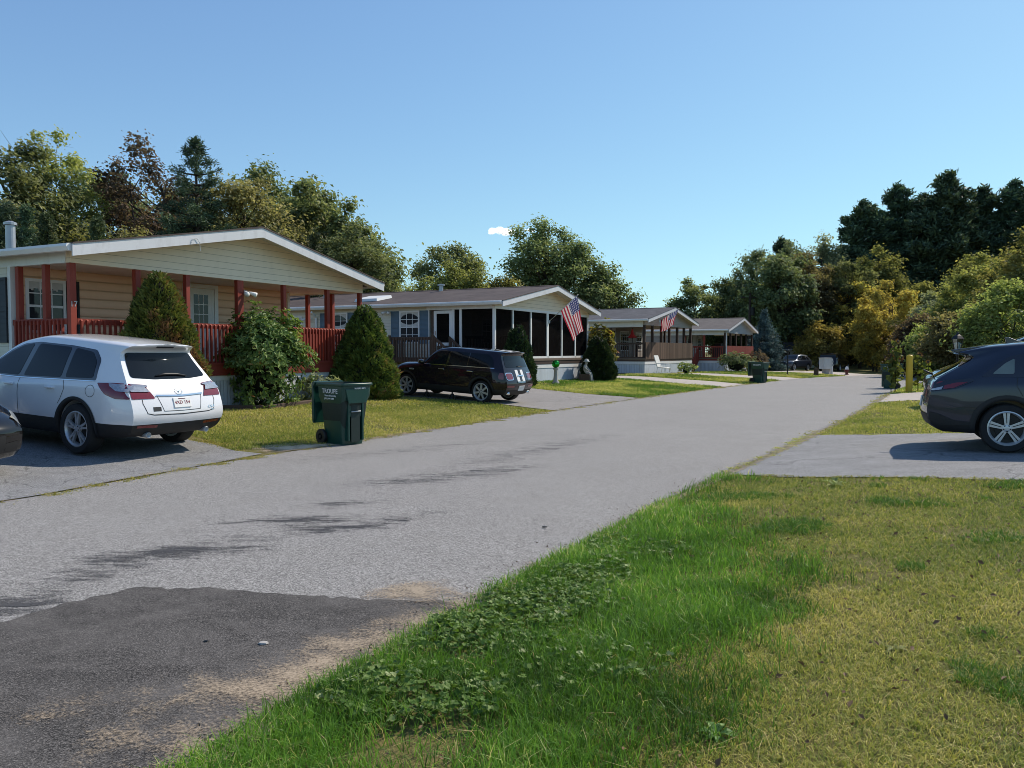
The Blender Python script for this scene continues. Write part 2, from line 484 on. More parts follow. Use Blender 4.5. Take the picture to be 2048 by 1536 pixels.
def mat_asphalt(name, c, grain=0.55, speck=0.5, warm=(1.02, 1.0, 0.97), cracks=0.0, wear=0.0, gs=120, mottle=0.0):
    m, nt, out = mat_new(name); g = NT(nt)
    p = g.pos()
    n1 = g.noise(p, 0.35, 6, 0.6); n2 = g.noise(p, 1.8, 5, 0.65)
    vo = g.n('ShaderNodeTexVoronoi', ins={'Scale': gs, 'Randomness': 1.0}); nt.links.new(p, vo.inputs['Vector'])
    n3 = g.noise(p, gs * 0.6, 5, 0.75)
    sepc = g.n('ShaderNodeSeparateColor'); nt.links.new(vo.outputs['Color'], sepc.inputs[0])
    base = g.mix(n1, tuple(x * 0.86 for x in c), tuple(x * 1.12 for x in c))
    base = g.mix(g.ramp(n2, [(0.35, 0.0), (0.75, 0.35)]), base, tuple(x * 0.8 * w for x, w in zip(c, warm)))
    st1 = g.ramp(sepc.outputs[0], [(0.0, 1 - grain), (0.55, 1.0), (0.9, 1 + speck * 0.5), (1.0, 1 + speck)])
    st2 = g.ramp(n3, [(0.3, 1 - grain * 0.75), (0.5, 1.0), (0.72, 1 + speck * 0.45)])
    base = g.mix(1.0, base, st1, 'MULTIPLY'); base = g.mix(1.0, base, st2, 'MULTIPLY')
    if wear:
        w = g.noise(g.mapping(p, (0.5, 2.2, 1), rot=(0, 0, 0.55)), 1.1, 7, 0.72, 0.6)
        base = g.mix(g.ramp(w, [(0.57, 0.0), (0.68, wear)]), base, tuple(x * 0.42 for x in c))
    if mottle:
        mo = g.noise(g.mapping(p, (1, 1.6, 1), rot=(0, 0, .5)), 1.5, 7, 0.68, 0.5)
        base = g.mix(g.ramp(mo, [(0.42, 0.0), (0.72, mottle * .75)]), base, tuple(x * 2.3 for x in c))
        base = g.mix(g.ramp(g.noise(p, 2.3, 6, .7, .8), [(0.5, 0.0), (0.7, mottle * .6)]), base, tuple(x * .5 for x in c))
    if cracks:
        nv = g.n('ShaderNodeVectorMath', operation='ADD')
        nn = g.n('ShaderNodeTexNoise', ins={'Scale': 1.6, 'Detail': 5}); nt.links.new(p, nn.inputs['Vector'])
        nt.links.new(p, nv.inputs[0]); nt.links.new(nn.outputs['Color'], nv.inputs[1])
        v2 = g.n('ShaderNodeTexVoronoi', feature='DISTANCE_TO_EDGE', ins={'Scale': 0.32}); nt.links.new(nv.outputs[0], v2.inputs['Vector'])
        ln = g.ramp(v2.outputs[0], [(0.0, cracks), (0.006, 0.0)])
        base = g.mix(ln, base, tuple(x * 0.3 for x in c))
    b = g.n('ShaderNodeBsdfPrincipled', ins={'Roughness': 0.88, 'Specular IOR Level': 0.25})
    nt.links.new(base, b.inputs['Base Color'])
    nt.links.new(g.bump(g.math('ADD', n3, sepc.outputs[0]), 0.55, 0.006), b.inputs['Normal'])
    nt.links.new(b.outputs[0], out.inputs[0]); return m

def mat_cover(name, c1, c2, lo, hi, scale, streak=(1, 1, 1), rot=0.0, gran=90, dist=0.4, k1=1.7, k2=1.5):
    """thin broken cover (sand, worn tar): shows where 'cover' attribute beats the noise"""
    m, nt, out = mat_new(name); g = NT(nt)
    p = g.pos()
    at = g.n('ShaderNodeAttribute', attribute_name='cover')
    n1 = g.noise(g.mapping(p, streak, rot=(0, 0, rot)), scale, 7, 0.72, dist)
    n2 = g.noise(p, gran, 4, 0.75)
    f = g.math('ADD', g.math('MULTIPLY', g.math('SUBTRACT', n1, 0.5), k1), g.math('ADD', g.math('MULTIPLY', g.math('SUBTRACT', n2, 0.5), k2), 0.5))
    a = g.math('SUBTRACT', g.math('ADD', at.outputs['Fac'], f), 1.0)
    a = g.n('ShaderNodeMapRange', ins={'From Min': lo, 'From Max': hi}, clamp=True).outputs[0] if False else a
    mr = g.n('ShaderNodeMapRange', ins={'From Min': lo, 'From Max': hi}); nt.links.new(a, mr.inputs[0])
    cc = g.mix(n2, c1, c2)
    b = g.n('ShaderNodeBsdfDiffuse', ins={'Roughness': 0.9}); nt.links.new(cc, b.inputs[0])
    tr = g.n('ShaderNodeBsdfTransparent')
    mx = g.n('ShaderNodeMixShader'); nt.links.new(mr.outputs[0], mx.inputs[0])
    nt.links.new(tr.outputs[0], mx.inputs[1]); nt.links.new(b.outputs[0], mx.inputs[2])
    nt.links.new(mx.outputs[0], out.inputs[0]); return m

M['ground'] = mat_ground()
M['road'] = mat_asphalt('road_asphalt', (0.285, 0.275, 0.262), 0.7, 0.85, cracks=0.0, gs=140, wear=.2)
M['drive'] = mat_asphalt('driveway_asphalt', (0.235, 0.235, 0.235), 0.65, 0.7, cracks=0.8, gs=130, mottle=.22, wear=.3)
M['drive2'] = mat_asphalt('worn_driveway_asphalt', (0.27, 0.255, 0.24), 0.6, 0.6, cracks=0.7, gs=120, mottle=.15, wear=.3)
M['patch'] = mat_asphalt('patch_asphalt', (0.078, 0.072, 0.067), 0.8, 1.5, gs=170, mottle=.8)
M['path'] = mat_asphalt('concrete_path', (0.46, 0.41, 0.36), 0.18, 0.15, cracks=0.25, gs=130)
M['sand'] = mat_cover('sand', (0.44, 0.33, 0.22), (0.66, 0.53, 0.38), -0.05, 0.5, 2.6, gran=55)
M['tar'] = mat_cover('worn_tar', (0.075, 0.073, 0.075), (0.135, 0.132, 0.133), -0.1, 0.45, 3.2, (0.8, 3.6, 1), -0.25, 75, 0.8, 2.4, 1.6)

# ---- the ground: one sheet to the horizon
def axis(lo, hi, f0, f1, step):
    a = list(np.arange(f0, f1 + 1e-6, step)); d = step; x = f0
    while x > lo: d *= 1.35; x -= d; a.insert(0, x)
    x = f1; d = step
    while x < hi: d *= 1.35; x += d; a.append(x)
    return np.array(a)
S_ = axis(-900, 1500, -8, 60, 0.6); T_ = axis(-1200, 1200, -14, 26, 0.4)
SS, TT = np.meshgrid(S_, T_)
XX, YY = UX * SS + NX * TT, UY * SS + NY * TT
ZZ = gz(XX, YY)
nt_, ns_ = SS.shape
ii = (np.arange(nt_ - 1)[:, None] * ns_ + np.arange(ns_ - 1)[None, :]).ravel()
quads = np.stack([ii, ii + 1, ii + ns_ + 1, ii + ns_], 1)[:, ::1]
me = np_mesh('ground', np.stack([XX.ravel(), YY.ravel(), ZZ.ravel()], 1), quads, M['ground'], smooth=True)
tag(link('ground', me), kind='structure')

rs = np.random.default_rng(3)
def edge_line(fn, s0, s1, step, amp, sd):
    r = np.random.default_rng(sd); o = []
    s = s0
    while s < s1:
        o.append(xy(s, float(fn(s)) + r.normal() * amp)); s += step * (1 if s < 30 else 2.5)
    o.append(xy(s1, float(fn(s1)))); return o
road_poly = edge_line(road_r, -20, 95, 0.35, 0.03, 1) + edge_line(road_l, -20, 98, 0.35, 0.03, 2)[::-1]
sheet('road', road_poly, 0.006, M['road'], 1.2)

def pg(px, py, z=0.0):           # a photograph pixel -> the ground point it shows
    y = (1.62 - z) * 1600 / (py - 703.0); return ((px - 1024) / 1600 * y, y)
def drive(name, pts, mat, off=0.014, amp=0.03, seed=1, sp=0.5):
    return sheet(name, rough(pts, amp, 0.35, seed), off, mat, sp)

bx_, by_ = -0.894, 0.448         # back direction of the two nearer lots
def back(p, d, b=(bx_, by_)): return (p[0] + b[0] * d, p[1] + b[1] * d)
# driveway on the left, where the white car stands
p0 = xy(-9, 8.75); p1 = xy(3.7, 9.0); p2 = xy(8.7, 9.85); p3 = (-5.0, 13.2)
drive('driveway', [p0, p1, xy(6.6, 9.45), p2, (-4.45, 12.75), (-5.0, 13.25), back((-5.2, 13.3), 5.5), back(p0, 9)], M['drive'], seed=4)
# driveway of the dark hatchback
q0, q1 = xy(19.3, 10.28), xy(25.9, 10.5)
drive('driveway', [q0, xy(22.5, 10.4), q1, back(q1, 5.6, (-0.888, 0.46)), back(q0, 7.5, (-0.888, 0.46))], M['drive2'], seed=5)
# two light concrete drives further on
r0, r1 = xy(36.2, 10.5), xy(39.6, 10.45)
drive('driveway', [r0, r1, back(r1, 7.0, (-0.857, 0.515)), back(r0, 9.0, (-0.857, 0.515))], M['path'], seed=6)
r0, r1 = xy(46.3, 10.2), xy(51.0, 10.1)
drive('driveway', [r0, r1, back(r1, 7.4, (-0.857, 0.515)), back(r0, 8.0, (-0.857, 0.515))], M['path'], seed=7)
r0, r1 = xy(66.5, 9.7), xy(78, 8.6)
drive('driveway', [r0, r1, back(r1, 9, (-0.75, 0.66)), back(r0, 9, (-0.75, 0.66))], M['path'], seed=8)
# right-hand driveway with the blue grey car, and the pale one beyond it
a0, a1 = xy(10.35, 3.0), xy(16.15, 2.95)
drive('driveway', [a0, xy(13, 2.9), a1, back(a1, 14, (0.856, -0.517)), back(a0, 14, (0.84, -0.54))], M['drive'], seed=9)
b0, b1 = xy(27.7, 3.3), xy(33.2, 3.45)
drive('driveway', [b0, b1, back(b1, 13, (0.856, -0.517)), back(b0, 13, (0.856, -0.517))], M['path'], seed=10)

# dark fresh patch in the foreground
patch = [pg(0, 1253), pg(90, 1226), pg(170, 1203), pg(258, 1183), pg(387, 1184), pg(537, 1194), pg(752, 1207), pg(945, 1214)]
patch += [xy(s, road_r(s) - 0.02) for s in np.arange(4.1, 1.5, -0.4)] + [(-1.9, 2.75), (-2.6, 3.0), (-3.2, 3.5), (-4.5, 4.1)]
sheet('asphalt_patch', rough(patch, 0.022, 0.06, 12), 0.011, M['patch'], 0.25)

# ---- sand drifts along the verge and worn tar marks (thin broken covers)
def blob(c, rx, ry, ang=0.0, pw=2.0):
    ca, sa = math.cos(ang), math.sin(ang)
    def f(x, y):
        dx, dy = x - c[0], y - c[1]
        u, v = (dx * ca + dy * sa) / rx, (-dx * sa + dy * ca) / ry
        return np.clip(1 - (u * u + v * v) ** (pw / 2), 0, 1)
    return f
RA = math.atan2(UY, UX)
def sand_cover(x, y):
    s, t = st(x, y)
    d = t - road_r(s)
    e = np.clip(1 - d / (0.16 + 0.2 * sstep(6, 3, s)), 0, 1) * sstep(-20, 3, s) * (0.85)
    e = np.maximum(e, 0.72 * np.clip(1 - d / 0.2, 0, 1))
    r = np.maximum(e, 1.02 * blob(pg(815, 1190), 0.5, 0.3, 0.6, 2)(x, y))
    r = np.maximum(r, 1.0 * blob(pg(640, 1345), 0.62, 0.24, RA - 0.15, 2)(x, y))
    r = np.maximum(r, 0.92 * blob(pg(470, 1400), 0.55, 0.28, RA - 0.3, 2)(x, y))
    r = np.maximum(r, 0.7 * blob(pg(880, 1240), 0.55, 0.22, RA, 2)(x, y))
    r = np.maximum(r, 0.55 * blob(pg(230, 1410), 0.8, 0.3, 0.7, 2)(x, y))
    r = np.maximum(r, 0.68 * blob(pg(690, 1300), 1.3, 0.34, RA - .1, 2)(x, y)); r = np.maximum(r, 0.62 * blob(pg(420, 1440), .8, 0.4, RA - .2, 2)(x, y))
    return r * sstep(0, 0.12, 1.5 - d)
sandp = [xy(s, road_r(s) - 0.12) for s in np.arange(-1, 40, 0.3)] + [xy(s, road_r(s) + 1.5) for s in np.arange(40, -1, -1.0)]
sheet('sand', sandp, 0.017, M['sand'], 0.12 if False else 0.16, alpha=sand_cover)
def sandl_cover(x, y):
    s, t = st(x, y); d = np.abs(t - road_l(s) - 0.02)
    return np.clip(0.95 - d / 0.32, 0, 1) * (0.6 + 0.4 * sstep(9, 10, s) * sstep(14, 12, s)) + 0.85 * blob(xy(9.4, 10.15), 0.9, 0.5, RA, 2)(x, y)
sandq = [xy(s, road_l(s) - 0.4) for s in np.arange(0, 45, 0.5)] + [xy(s, road_l(s) + 1.0) for s in np.arange(45, 0, -0.5)]
sheet('sand', sandq, 0.021, M['sand'], 0.22, alpha=sandl_cover)
def tar_cover(x, y):
    r = 0.0
    for (px, py, rx, ry, a, w) in [(330, 1110, .85, .26, .25, .9), (240, 1135, .6, .16, .3, .72), (430, 1108, .5, .15, .1, .75), (600, 1043, .7, .22, .15, .86),
                                   (700, 1060, .7, .16, .55, .9), (780, 1045, .45, .12, .5, .8), (620, 1060, .35, .3, .9, .65), (880, 960, 1.3, .3, .5, .6), (960, 945, 1.6, .35, .5, .6), (800, 965, 1.0, .3, .35, .62),
                                   (30, 1215, .4, .3, .2, .9), (1080, 900, 3.5, .5, RA, .5), (460, 1050, .5, .1, .3, .62), (780, 905, 3.0, .4, .75, .42), (520, 1080, .8, .22, .3, .5), (690, 1010, .7, .25, .4, .52), (360, 1070, .5, .15, .2, .45), (860, 1030, .5, .15, .5, .5), (150, 1160, .6, .25, .2, .55)]:
        r = np.maximum(r, .88 * w * blob(pg(px, py), rx * 1.15, ry * 1.3, a, 2)(x, y))
    return r
tarp = [xy(s, 3.3) for s in np.arange(1, 26, 1)] + [xy(s, 9.0) for s in np.arange(25, 0, -1)]
sheet('tar_mark', tarp, 0.0095, M['tar'], 0.16, alpha=tar_cover)
# ------------------------------------------------------------------ houses (local frame: x along the gable front, y back from the road)
def R90(theta): return math.radians(90 - theta)
M['siding_cream'] = mat_siding('siding_cream', (0.66, 0.62, 0.50), 0.115, dirt=0.14)
M['gable_cream'] = mat_siding('gable_cream', (0.80, 0.66, 0.48), 0.15, dirt=0.2, depth=0.8, groove=0.25)
M['log_tan'] = mat_siding('log_tan', (0.80, 0.54, 0.35), 0.2, log=True, depth=0.8, dirt=0.15)
M['siding_grey'] = mat_siding('siding_grey', (0.40, 0.38, 0.34), 0.115, dirt=0.12)
M['siding_taupe'] = mat_siding('siding_taupe', (0.33, 0.29, 0.25), 0.115, dirt=0.12)
M['siding_blue'] = mat_siding('siding_blue', (0.36, 0.38, 0.40), 0.115, dirt=0.12)
M['skirt_white'] = mat_rib('skirt_white', (0.66, 0.68, 0.7), 0.11, 0.35)
M['skirt_blue'] = mat_rib('skirt_blue', (0.60, 0.66, 0.72), 0.11, 0.3)
M['soffit'] = mat_siding('soffit', (0.62, 0.6, 0.55), 0.1, 0, 0.4)
M['ceiling_tan'] = mat_siding('ceiling_tan', (0.78, 0.7, 0.6), 0.1, 0, 0.4)
M['shingle_brown'] = mat_shingle('shingle_brown', (0.075, 0.058, 0.055), 0.3, stain=(0.12, 0.095, 0.085))
M['shingle_grey'] = mat_shingle('shingle_grey', (0.085, 0.085, 0.095), 0.4)
M['shingle_warm'] = mat_shingle('shingle_warm', (0.12, 0.105, 0.1), 0.25)
M['deck_grey'] = mat_wood('deck_boards', (0.16, 0.12, 0.09), 0.8, 0.25)
M['boards_brown'] = mat_boards('boards_brown', (0.105, 0.07, 0.05), 0.2, 0.6)
M['boards_red'] = mat_boards('boards_red', (0.18, 0.036, 0.028), 0.14, 0.25)
M['curtain'] = mat_basic('curtain', (0.5, 0.5, 0.47), 0.9, 0.25, 9)
def mat_screen():
    m, nt, out = mat_new('insect_screen'); g = NT(nt)
    p = g.obj()
    d = g.n('ShaderNodeBsdfDiffuse', ins={0: (0.012, 0.011, 0.011, 1)})
    t = g.n('ShaderNodeBsdfTransparent', ins={0: (0.72, 0.7, 0.7, 1)})
    mx = g.n('ShaderNodeMixShader')
    nt.links.new(g.math('ADD', 0.42, g.math('MULTIPLY', g.noise(p, 1.4, 3), 0.22)), mx.inputs[0])
    nt.links.new(t.outputs[0], mx.inputs[1]); nt.links.new(d.outputs[0], mx.inputs[2])
    nt.links.new(mx.outputs[0], out.inputs[0]); return m
M['screen'] = mat_screen()

M['rake_white'] = mat_basic('rake_white', (0.6, 0.61, 0.63), 0.5, 0.08, 1.2, dirt=0.25)
def roof(par, W, y0, y1, zw, zp, mat, ov=0.34, th=0.09, xm=None, gutter_l=True, rake=0.19, rake_y=None):
    """gable roof over x 0..W, y0 (front, with overhang) .. y1; zw = wall-top at x=0/W, zp = ridge underside"""
    xm = W / 2 if xm is None else xm
    sl = (zp - zw) / xm
    sr = (zp - zw) / (W - xm)
    ze_l, ze_r = zw - sl * ov, zw - sr * ov
    mb = MB()
    for (xa, za, xb, zb) in ((-ov, ze_l, xm, zp), (xm, zp, W + ov, ze_r)):
        pr = [(xa, za), (xb, zb), (xb, zb + th), (xa, za + th)]
        mb.prism(pr, y0, y1)
    r = mb.build('roof', mat, par)
    cap = MB(); n = int((y1 - y0) / 0.3)
    for i in range(n):
        y = y0 + (y1 - y0) * i / n
        cap.prism([(xm - .14, zp + th - .14 * sl + .004), (xm, zp + th + .01), (xm + .14, zp + th - .14 * sr + .004), (xm + .14, zp + th - .14 * sr + .02), (xm, zp + th + .026), (xm - .14, zp + th - .14 * sl + .02)], y, y + 0.34)
    cap.build('ridge_cap', mat, r)
    rk = MB()
    for (xa, za, xb, zb) in ((-ov - .02, ze_l, xm, zp), (xm, zp, W + ov + .02, ze_r)):
        rk.prism([(xa, za - rake + th * .7), (xb, zb - rake + th * .7), (xb, zb + th * .8), (xa, za + th * .8)], y0 - 0.03, y0 - 0.003)
    rk.build('rake_board', M['rake_white'], par)
    de = MB()
    for (xa, za, xb, zb) in ((-ov - .02, ze_l, xm, zp), (xm, zp, W + ov + .02, ze_r)):
        de.prism([(xa, za + th * .82), (xb, zb + th * .82), (xb, zb + th + .012), (xa, za + th + .012)], y0 - 0.05, y0 + 0.02)
    de.build('drip_edge', mat, par)
    sf = MB()
    for (xa, za, xb, zb) in ((-ov, ze_l, xm, zp), (xm, zp, W + ov, ze_r)):
        sf.prism([(xa + .02, za - .022), (xb, zb - .022), (xb, zb - .004), (xa + .02, za - .004)], y0 + .01, 0.0 if y0 < 0 else y0 + .3)
    sf.build('soffit', M['soffit'], par)
    for sgn, xe, ze in ((-1, -ov, ze_l), (1, W + ov, ze_r)):
        gt = MB()
        prf = [(xe, ze + th), (xe + sgn * .10, ze + th - .012), (xe + sgn * .115, ze + th * .3), (xe + sgn * .07, ze - .055), (xe, ze - .06)]
        gt.prism(prf, y0 + 0.02, y1)
        gt.build('gutter', M['white_trim'], par)
    return ze_l, ze_r, sl

def gable_wall(par, W, zb, zw, zp, mat, y=0.0, th=0.12, name='gable', xm=None):
    xm = W / 2 if xm is None else xm
    mb = MB(); mb.prism([(0, zb), (W, zb), (W, zw - .01), (xm, zp - .012), (0, zw - .01)], y, y + th)
    return mb.build(name, mat, par)

def sash_window(par, x0, x1, z0, z1, y, face='y', grid=(3, 2), trim=0.07, arch=False, curtain=True):
    """window on a wall facing -y (face 'y') or -x (face 'x'); y = wall plane; frame stands proud"""
    d = -0.035
    def bx(mb, a0, a1, c0, c1, p0, p1, mi=0):
        if face == 'y': mb.box(a0, a1, y + p0, y + p1, c0, c1, mi)
        else: mb.box(y + p0, y + p1, a0, a1, c0, c1, mi)
    w = MB()
    bx(w, x0 - trim, x0, z0 - trim, z1 + trim, d, 0.01); bx(w, x1, x1 + trim, z0 - trim, z1 + trim, d, 0.01)
    bx(w, x0, x1, z1, z1 + trim, d - .002, 0.01); bx(w, x0, x1, z0 - trim, z0, d - .004, 0.01)
    zm = (z0 + z1) / 2
    bx(w, x0, x1, zm - .025, zm + .025, d + .006, 0.008)
    fr = w.build('window', M['white_trim'], par)
    gl = MB(); bx(gl, x0, x1, z0, z1, -0.012, 0.004); gl.build('pane', M['window_glass'], fr)
    mu = MB()
    for zz0, zz1 in ((z0, zm - .025), (zm + .025, z1)):
        for i in range(1, grid[0]):
            xx = x0 + (x1 - x0) * i / grid[0]; bx(mu, xx - .011, xx + .011, zz0, zz1, -0.022, -0.0125)
        for i in range(1, grid[1]):
            zz = zz0 + (zz1 - zz0) * i / grid[1]; bx(mu, x0, x1, zz - .011, zz + .011, -0.0235, -0.0128)
    mu.build('muntin', M['white_trim'], fr)
    if curtain:
        cu = MB(); cu2 = MB()
        n = 14
        for i in range(n):
            a = x0 + (x1 - x0) * i / n; b = x0 + (x1 - x0) * (i + 1) / n
            if arch:
                f = lambda q: 0.16 * (4 * (q - .5) ** 2)
                q = (i + .5) / n
                bx(cu, a, b, z1 - 0.04 - f(q) * 1.1, z1, -0.0165, -0.0155)
                bx(cu2, a, b, zm + .03, zm + 0.10 + f(q) * .8, -0.0165, -0.0155)
            else:
                bx(cu, a, b, z1 - 0.16 - 0.03 * math.sin(i * 1.9), z1, -0.0165, -0.0155)
        cu.build('curtain', M['curtain'], fr)
        if arch: cu2.build('curtain', M['curtain'], fr)
    return fr

def shutter(par, x0, x1, z0, z1, y, mat, face='y'):
    mb = MB()
    def bx(a0, a1, c0, c1, p0, p1):
        if face == 'y': mb.box(a0, a1, y + p0, y + p1, c0, c1)
        else: mb.box(y + p0, y + p1, a0, a1, c0, c1)
    bx(x0, x1, z0, z1, -0.02, 0.008)
    for a, b, c, d_ in ((x0, x0 + .05, z0, z1), (x1 - .05, x1, z0, z1)): bx(a, b, c, d_, -0.034, -0.0205)
    zm = (z0 + z1) / 2
    for c in (z0, zm - .03, z1 - .06): bx(x0 + .05, x1 - .05, c, c + .06, -0.0335, -0.0203)
    return mb.build('shutter', mat, par)

def railing(par, p, q, z0, z1, mat, pitch=0.125, bw=0.042, proud=0.035, inner=(0, 1), name='railing', top=True, pointed=True):
    """balusters in front of two rails between plan points p and q"""
    p, q = Vector((p[0], p[1], 0)), Vector((q[0], q[1], 0)); d = (q - p); L = d.length; d.normalize()
    nrm = Vector((d.y, -d.x, 0))           # outward = to the right of p->q
    mb = MB()
    zt = Vector((0, 0, 1))
    mb.beam(p + zt * (z1 - .07), q + zt * (z1 - .07), 0.04, 0.09)
    mb.beam(p + zt * (z0 + .12), q + zt * (z0 + .12), 0.04, 0.09)
    if top: mb.beam(p + zt * (z1 - .012) - nrm * .03, q + zt * (z1 - .012) - nrm * .03, 0.1, 0.03)
    n = max(1, int(L / pitch)); a0 = (L - (n - 1) * pitch) / 2
    for i in range(n):
        c = p + d * (a0 + i * pitch) + nrm * proud
        b = mb
        hw = bw / 2
        vs = []
        for zz, off in ((z0, 0), (z1 - (.045 if pointed else 0), 0)):
            for u, v in ((-1, -1), (1, -1), (1, 1), (-1, 1)):
                vs.append(c + d * (u * hw) + nrm * (v * hw) + zt * (zz + (0.04 if pointed and zz > z0 and v < 0 else 0)))
        b.add(vs, [(3, 2, 1, 0), (4, 5, 6, 7), (0, 1, 5, 4), (1, 2, 6, 5), (2, 3, 7, 6), (3, 0, 4, 7)])
    return mb.build(name, mat, par)

def flood_light(par, x, y, z, face='y'):
    mb = MB()
    mb.box(x - .05, x + .05, y - .03, y, z - .05, z + .05)
    for sx in (-1, 1):
        if face == 'y': mb.tube([(x, y - .03, z), (x + sx * .09, y - .1, z - .01), (x + sx * .15, y - .22, z - .06)], [.025, .04, .065], 10)
        else: mb.tube([(x - .03, y, z), (x - .1, y + sx * .09, z - .01), (x - .22, y + sx * .15, z - .06)], [.025, .04, .065], 10)
    return mb.build('flood_light', M['white_trim'], par, smooth=True)

def steps(par, x, y, z_top, n, w, dirx, diry, mat, riser=0.2, tread=0.27):
    """stairs starting at deck edge (x,y) going along (dirx,diry)"""
    d = Vector((dirx, diry, 0)); r = Vector((diry, -dirx, 0)); o = Vector((x, y, 0))
    mb = MB()
    for i in range(n):
        z = z_top - riser * (i + 1)
        c = o + d * (tread * (i + .5))
        mb.beam(c - r * w / 2 + Vector((0, 0, z)), c + r * w / 2 + Vector((0, 0, z)), tread, 0.045)
    for sgn in (-1, 1):
        a = o + r * (sgn * (w / 2 + .025)); b = a + d * (tread * n)
        mb.beam(a + Vector((0, 0, z_top - riser * .6)), b + Vector((0, 0, z_top - riser * (n + .6))), 0.045, 0.25)
    st_ = mb.build('steps', mat, par)
    rl = MB()
    for sgn in (-1, 1):
        a = o + r * (sgn * (w / 2 + .03)); b = a + d * (tread * n)
        hz = Vector((0, 0, z_top + .85)); lz = Vector((0, 0, z_top - riser * n + .85))
        rl.beam(a + hz, b + lz, 0.05, 0.09)
        for t in (0.04, .5, .98):
            p = a.lerp(b, t); zt_ = z_top + .85 - riser * n * t
            rl.beam(p + Vector((0, 0, zt_ - 1.0 if t < .9 else 0.1)), p + Vector((0, 0, zt_)), 0.08, 0.08, up=(1, 0, 0))
        for k in range(1, 10):
            t = k / 10; p = a.lerp(b, t); zt_ = z_top + .85 - riser * n * t
            rl.beam(p + Vector((0, 0, zt_ - .85)), p + Vector((0, 0, zt_)), 0.035, 0.035, up=(1, 0, 0))
    rl.build('handrail', mat, par)

def post(par, x, y, z0, z1, w, mat, name='porch_post', d=None, bevel=0.006):
    d = d or w
    return MB().box(x - w / 2, x + w / 2, y - d / 2, y + d / 2, z0, z1).build(name, mat, par, bevel=bevel)

def glyphs(text, size, mat, par, name, M4, depth=0.002):
    cu = bpy.data.curves.new(name, 'FONT'); cu.body = text; cu.size = size; cu.extrude = depth
    cu.align_x = 'CENTER'; cu.align_y = 'CENTER'; cu.resolution_u = 2
    t = bpy.data.objects.new(name, cu); COL.objects.link(t)
    bpy.context.view_layer.update()
    me = bpy.data.meshes.new_from_object(t.evaluated_get(bpy.context.evaluated_depsgraph_get()))
    bpy.data.objects.remove(t)
    me.transform(M4); me.materials.clear(); me.materials.append(mat)
    return link(name, me, par)

def frame_mat(origin, xdir, ydir):
    x = Vector(xdir).normalized(); y = Vector(ydir).normalized(); z = x.cross(y)
    m = Matrix((x, y, z)).transposed().to_4x4(); m.translation = Vector(origin); return m

# =========================== house with the red porch
H1 = thing('mobile_home', 'cream home with deep gable above a porch of red posts and red railings, nearest', 'house', (-8.63, 15.7, 0), R90(26.6))
W, FL, ZB, ZW, ZP = 9.3, 1.35, 3.36, 3.64, 4.55
roof(H1, W, -0.52, 18, ZW, ZP, M['shingle_brown'], ov=0.3, rake=0.22)
gable_wall(H1, W, ZB, ZW, ZP, M['gable_cream'])
MB().box(-.02, .10, .12, 16, ZB - .0, ZB + .26).build('eave_beam', M['white_vinyl'], H1)
MB().box(W - .10, W + .02, .12, 6.5, ZB, ZB + .26).build('eave_beam', M['white_vinyl'], H1)
MB().box(0.1, W - .1, .12, 6.5, ZB + .03, ZB + .06).build('porch_ceiling', M['ceiling_tan'], H1)
YW = 1.9
mb = MB(); mb.box(0, 8.25, YW, 17.8, FL - .0, ZB + .03); mb.build('wall', M['log_tan'], H1)
MB().box(-.012, .10, YW - .012, YW + .09, FL, ZB).build('corner_trim', M['white_vinyl'], H1); MB().box(8.16, 8.262, YW - .012, YW + .1, FL, ZB).build('corner_trim', M['white_vinyl'], H1)
MB().box(-.015, 0, YW + .1, 17.8, FL, ZB).build('side_wall', M['siding_cream'], H1)
MB().box(-.09, W + .09, -.09, 3.2, FL - .04, FL).build('deck', M['red_wood'], H1)
mb = MB(); mb.box(-.06, W + .06, -.06, -.02, FL - .3, FL - .042); mb.box(-.06, -.02, -.02, YW, FL - .3, FL - .042); mb.box(W + .02, W + .06, -.02, 3.2, FL - .3, FL - .042)
mb.build('deck_rim', M['red_wood'], H1)
mb = MB(); mb.box(.0, W, -.005, .03, 0.05, FL - .3); mb.box(0, .03, .03, 17.8, 0.05, FL - .3); mb.box(W - .03, W, .03, 17.8, 0.05, FL - .3)
mb.build('skirting', M['skirt_white'], H1)
mb = MB(); mb.box(-.012, W + .012, -.02, -.006, FL - .42, FL - .305); mb.build('skirting_trim', M['white_vinyl'], H1)
for k, (x, w) in enumerate([(0.07, .13), (1.55, .13), (2.86, .11), (4.45, .2), (6.0, .11), (7.75, .11), (W - .07, .11)]):
    p = post(H1, x, .07, FL, ZB, w, M['red_wood'], d=.11)
    if k == 0: glyphs('17', .16, M['galv'], p, 'house_number', frame_mat((x, .012, 2.55), (1, 0, 0), (0, 0, 1)))
for y in (.85, 1.72): post(H1, .07, y, FL, ZB, .11, M['red_wood'])
for y in (1.1, 2.05, 3.1): post(H1, W - .07, y, FL, ZB, .11, M['red_wood'])
railing(H1, (0.14, .03), (2.8, .03), FL - .14, FL + .92, M['red_wood'])
railing(H1, (2.92, .03), (5.94, .03), FL - .14, FL + .92, M['red_wood'])
railing(H1, (6.06, .03), (W - .13, .03), FL - .14, FL + .92, M['red_wood'])
railing(H1, (.03, YW - .03), (.03, .14), FL - .14, FL + .92, M['red_wood'])
railing(H1, (W - .03, .14), (W - .03, 3.1), FL - .14, FL + .92, M['red_wood'])
sash_window(H1, .36, 1.12, FL + .72, FL + 1.75, YW, grid=(3, 2), trim=.06, curtain=True)
shutter(H1, 1.2, 1.5, FL + .62, FL + 1.82, YW, M['shutter_black'])
for ya in (2.0, 3.5): shutter(H1, ya, ya + .34, FL + .45, FL + 1.8, -.015, M['shutter_black'], 'x')
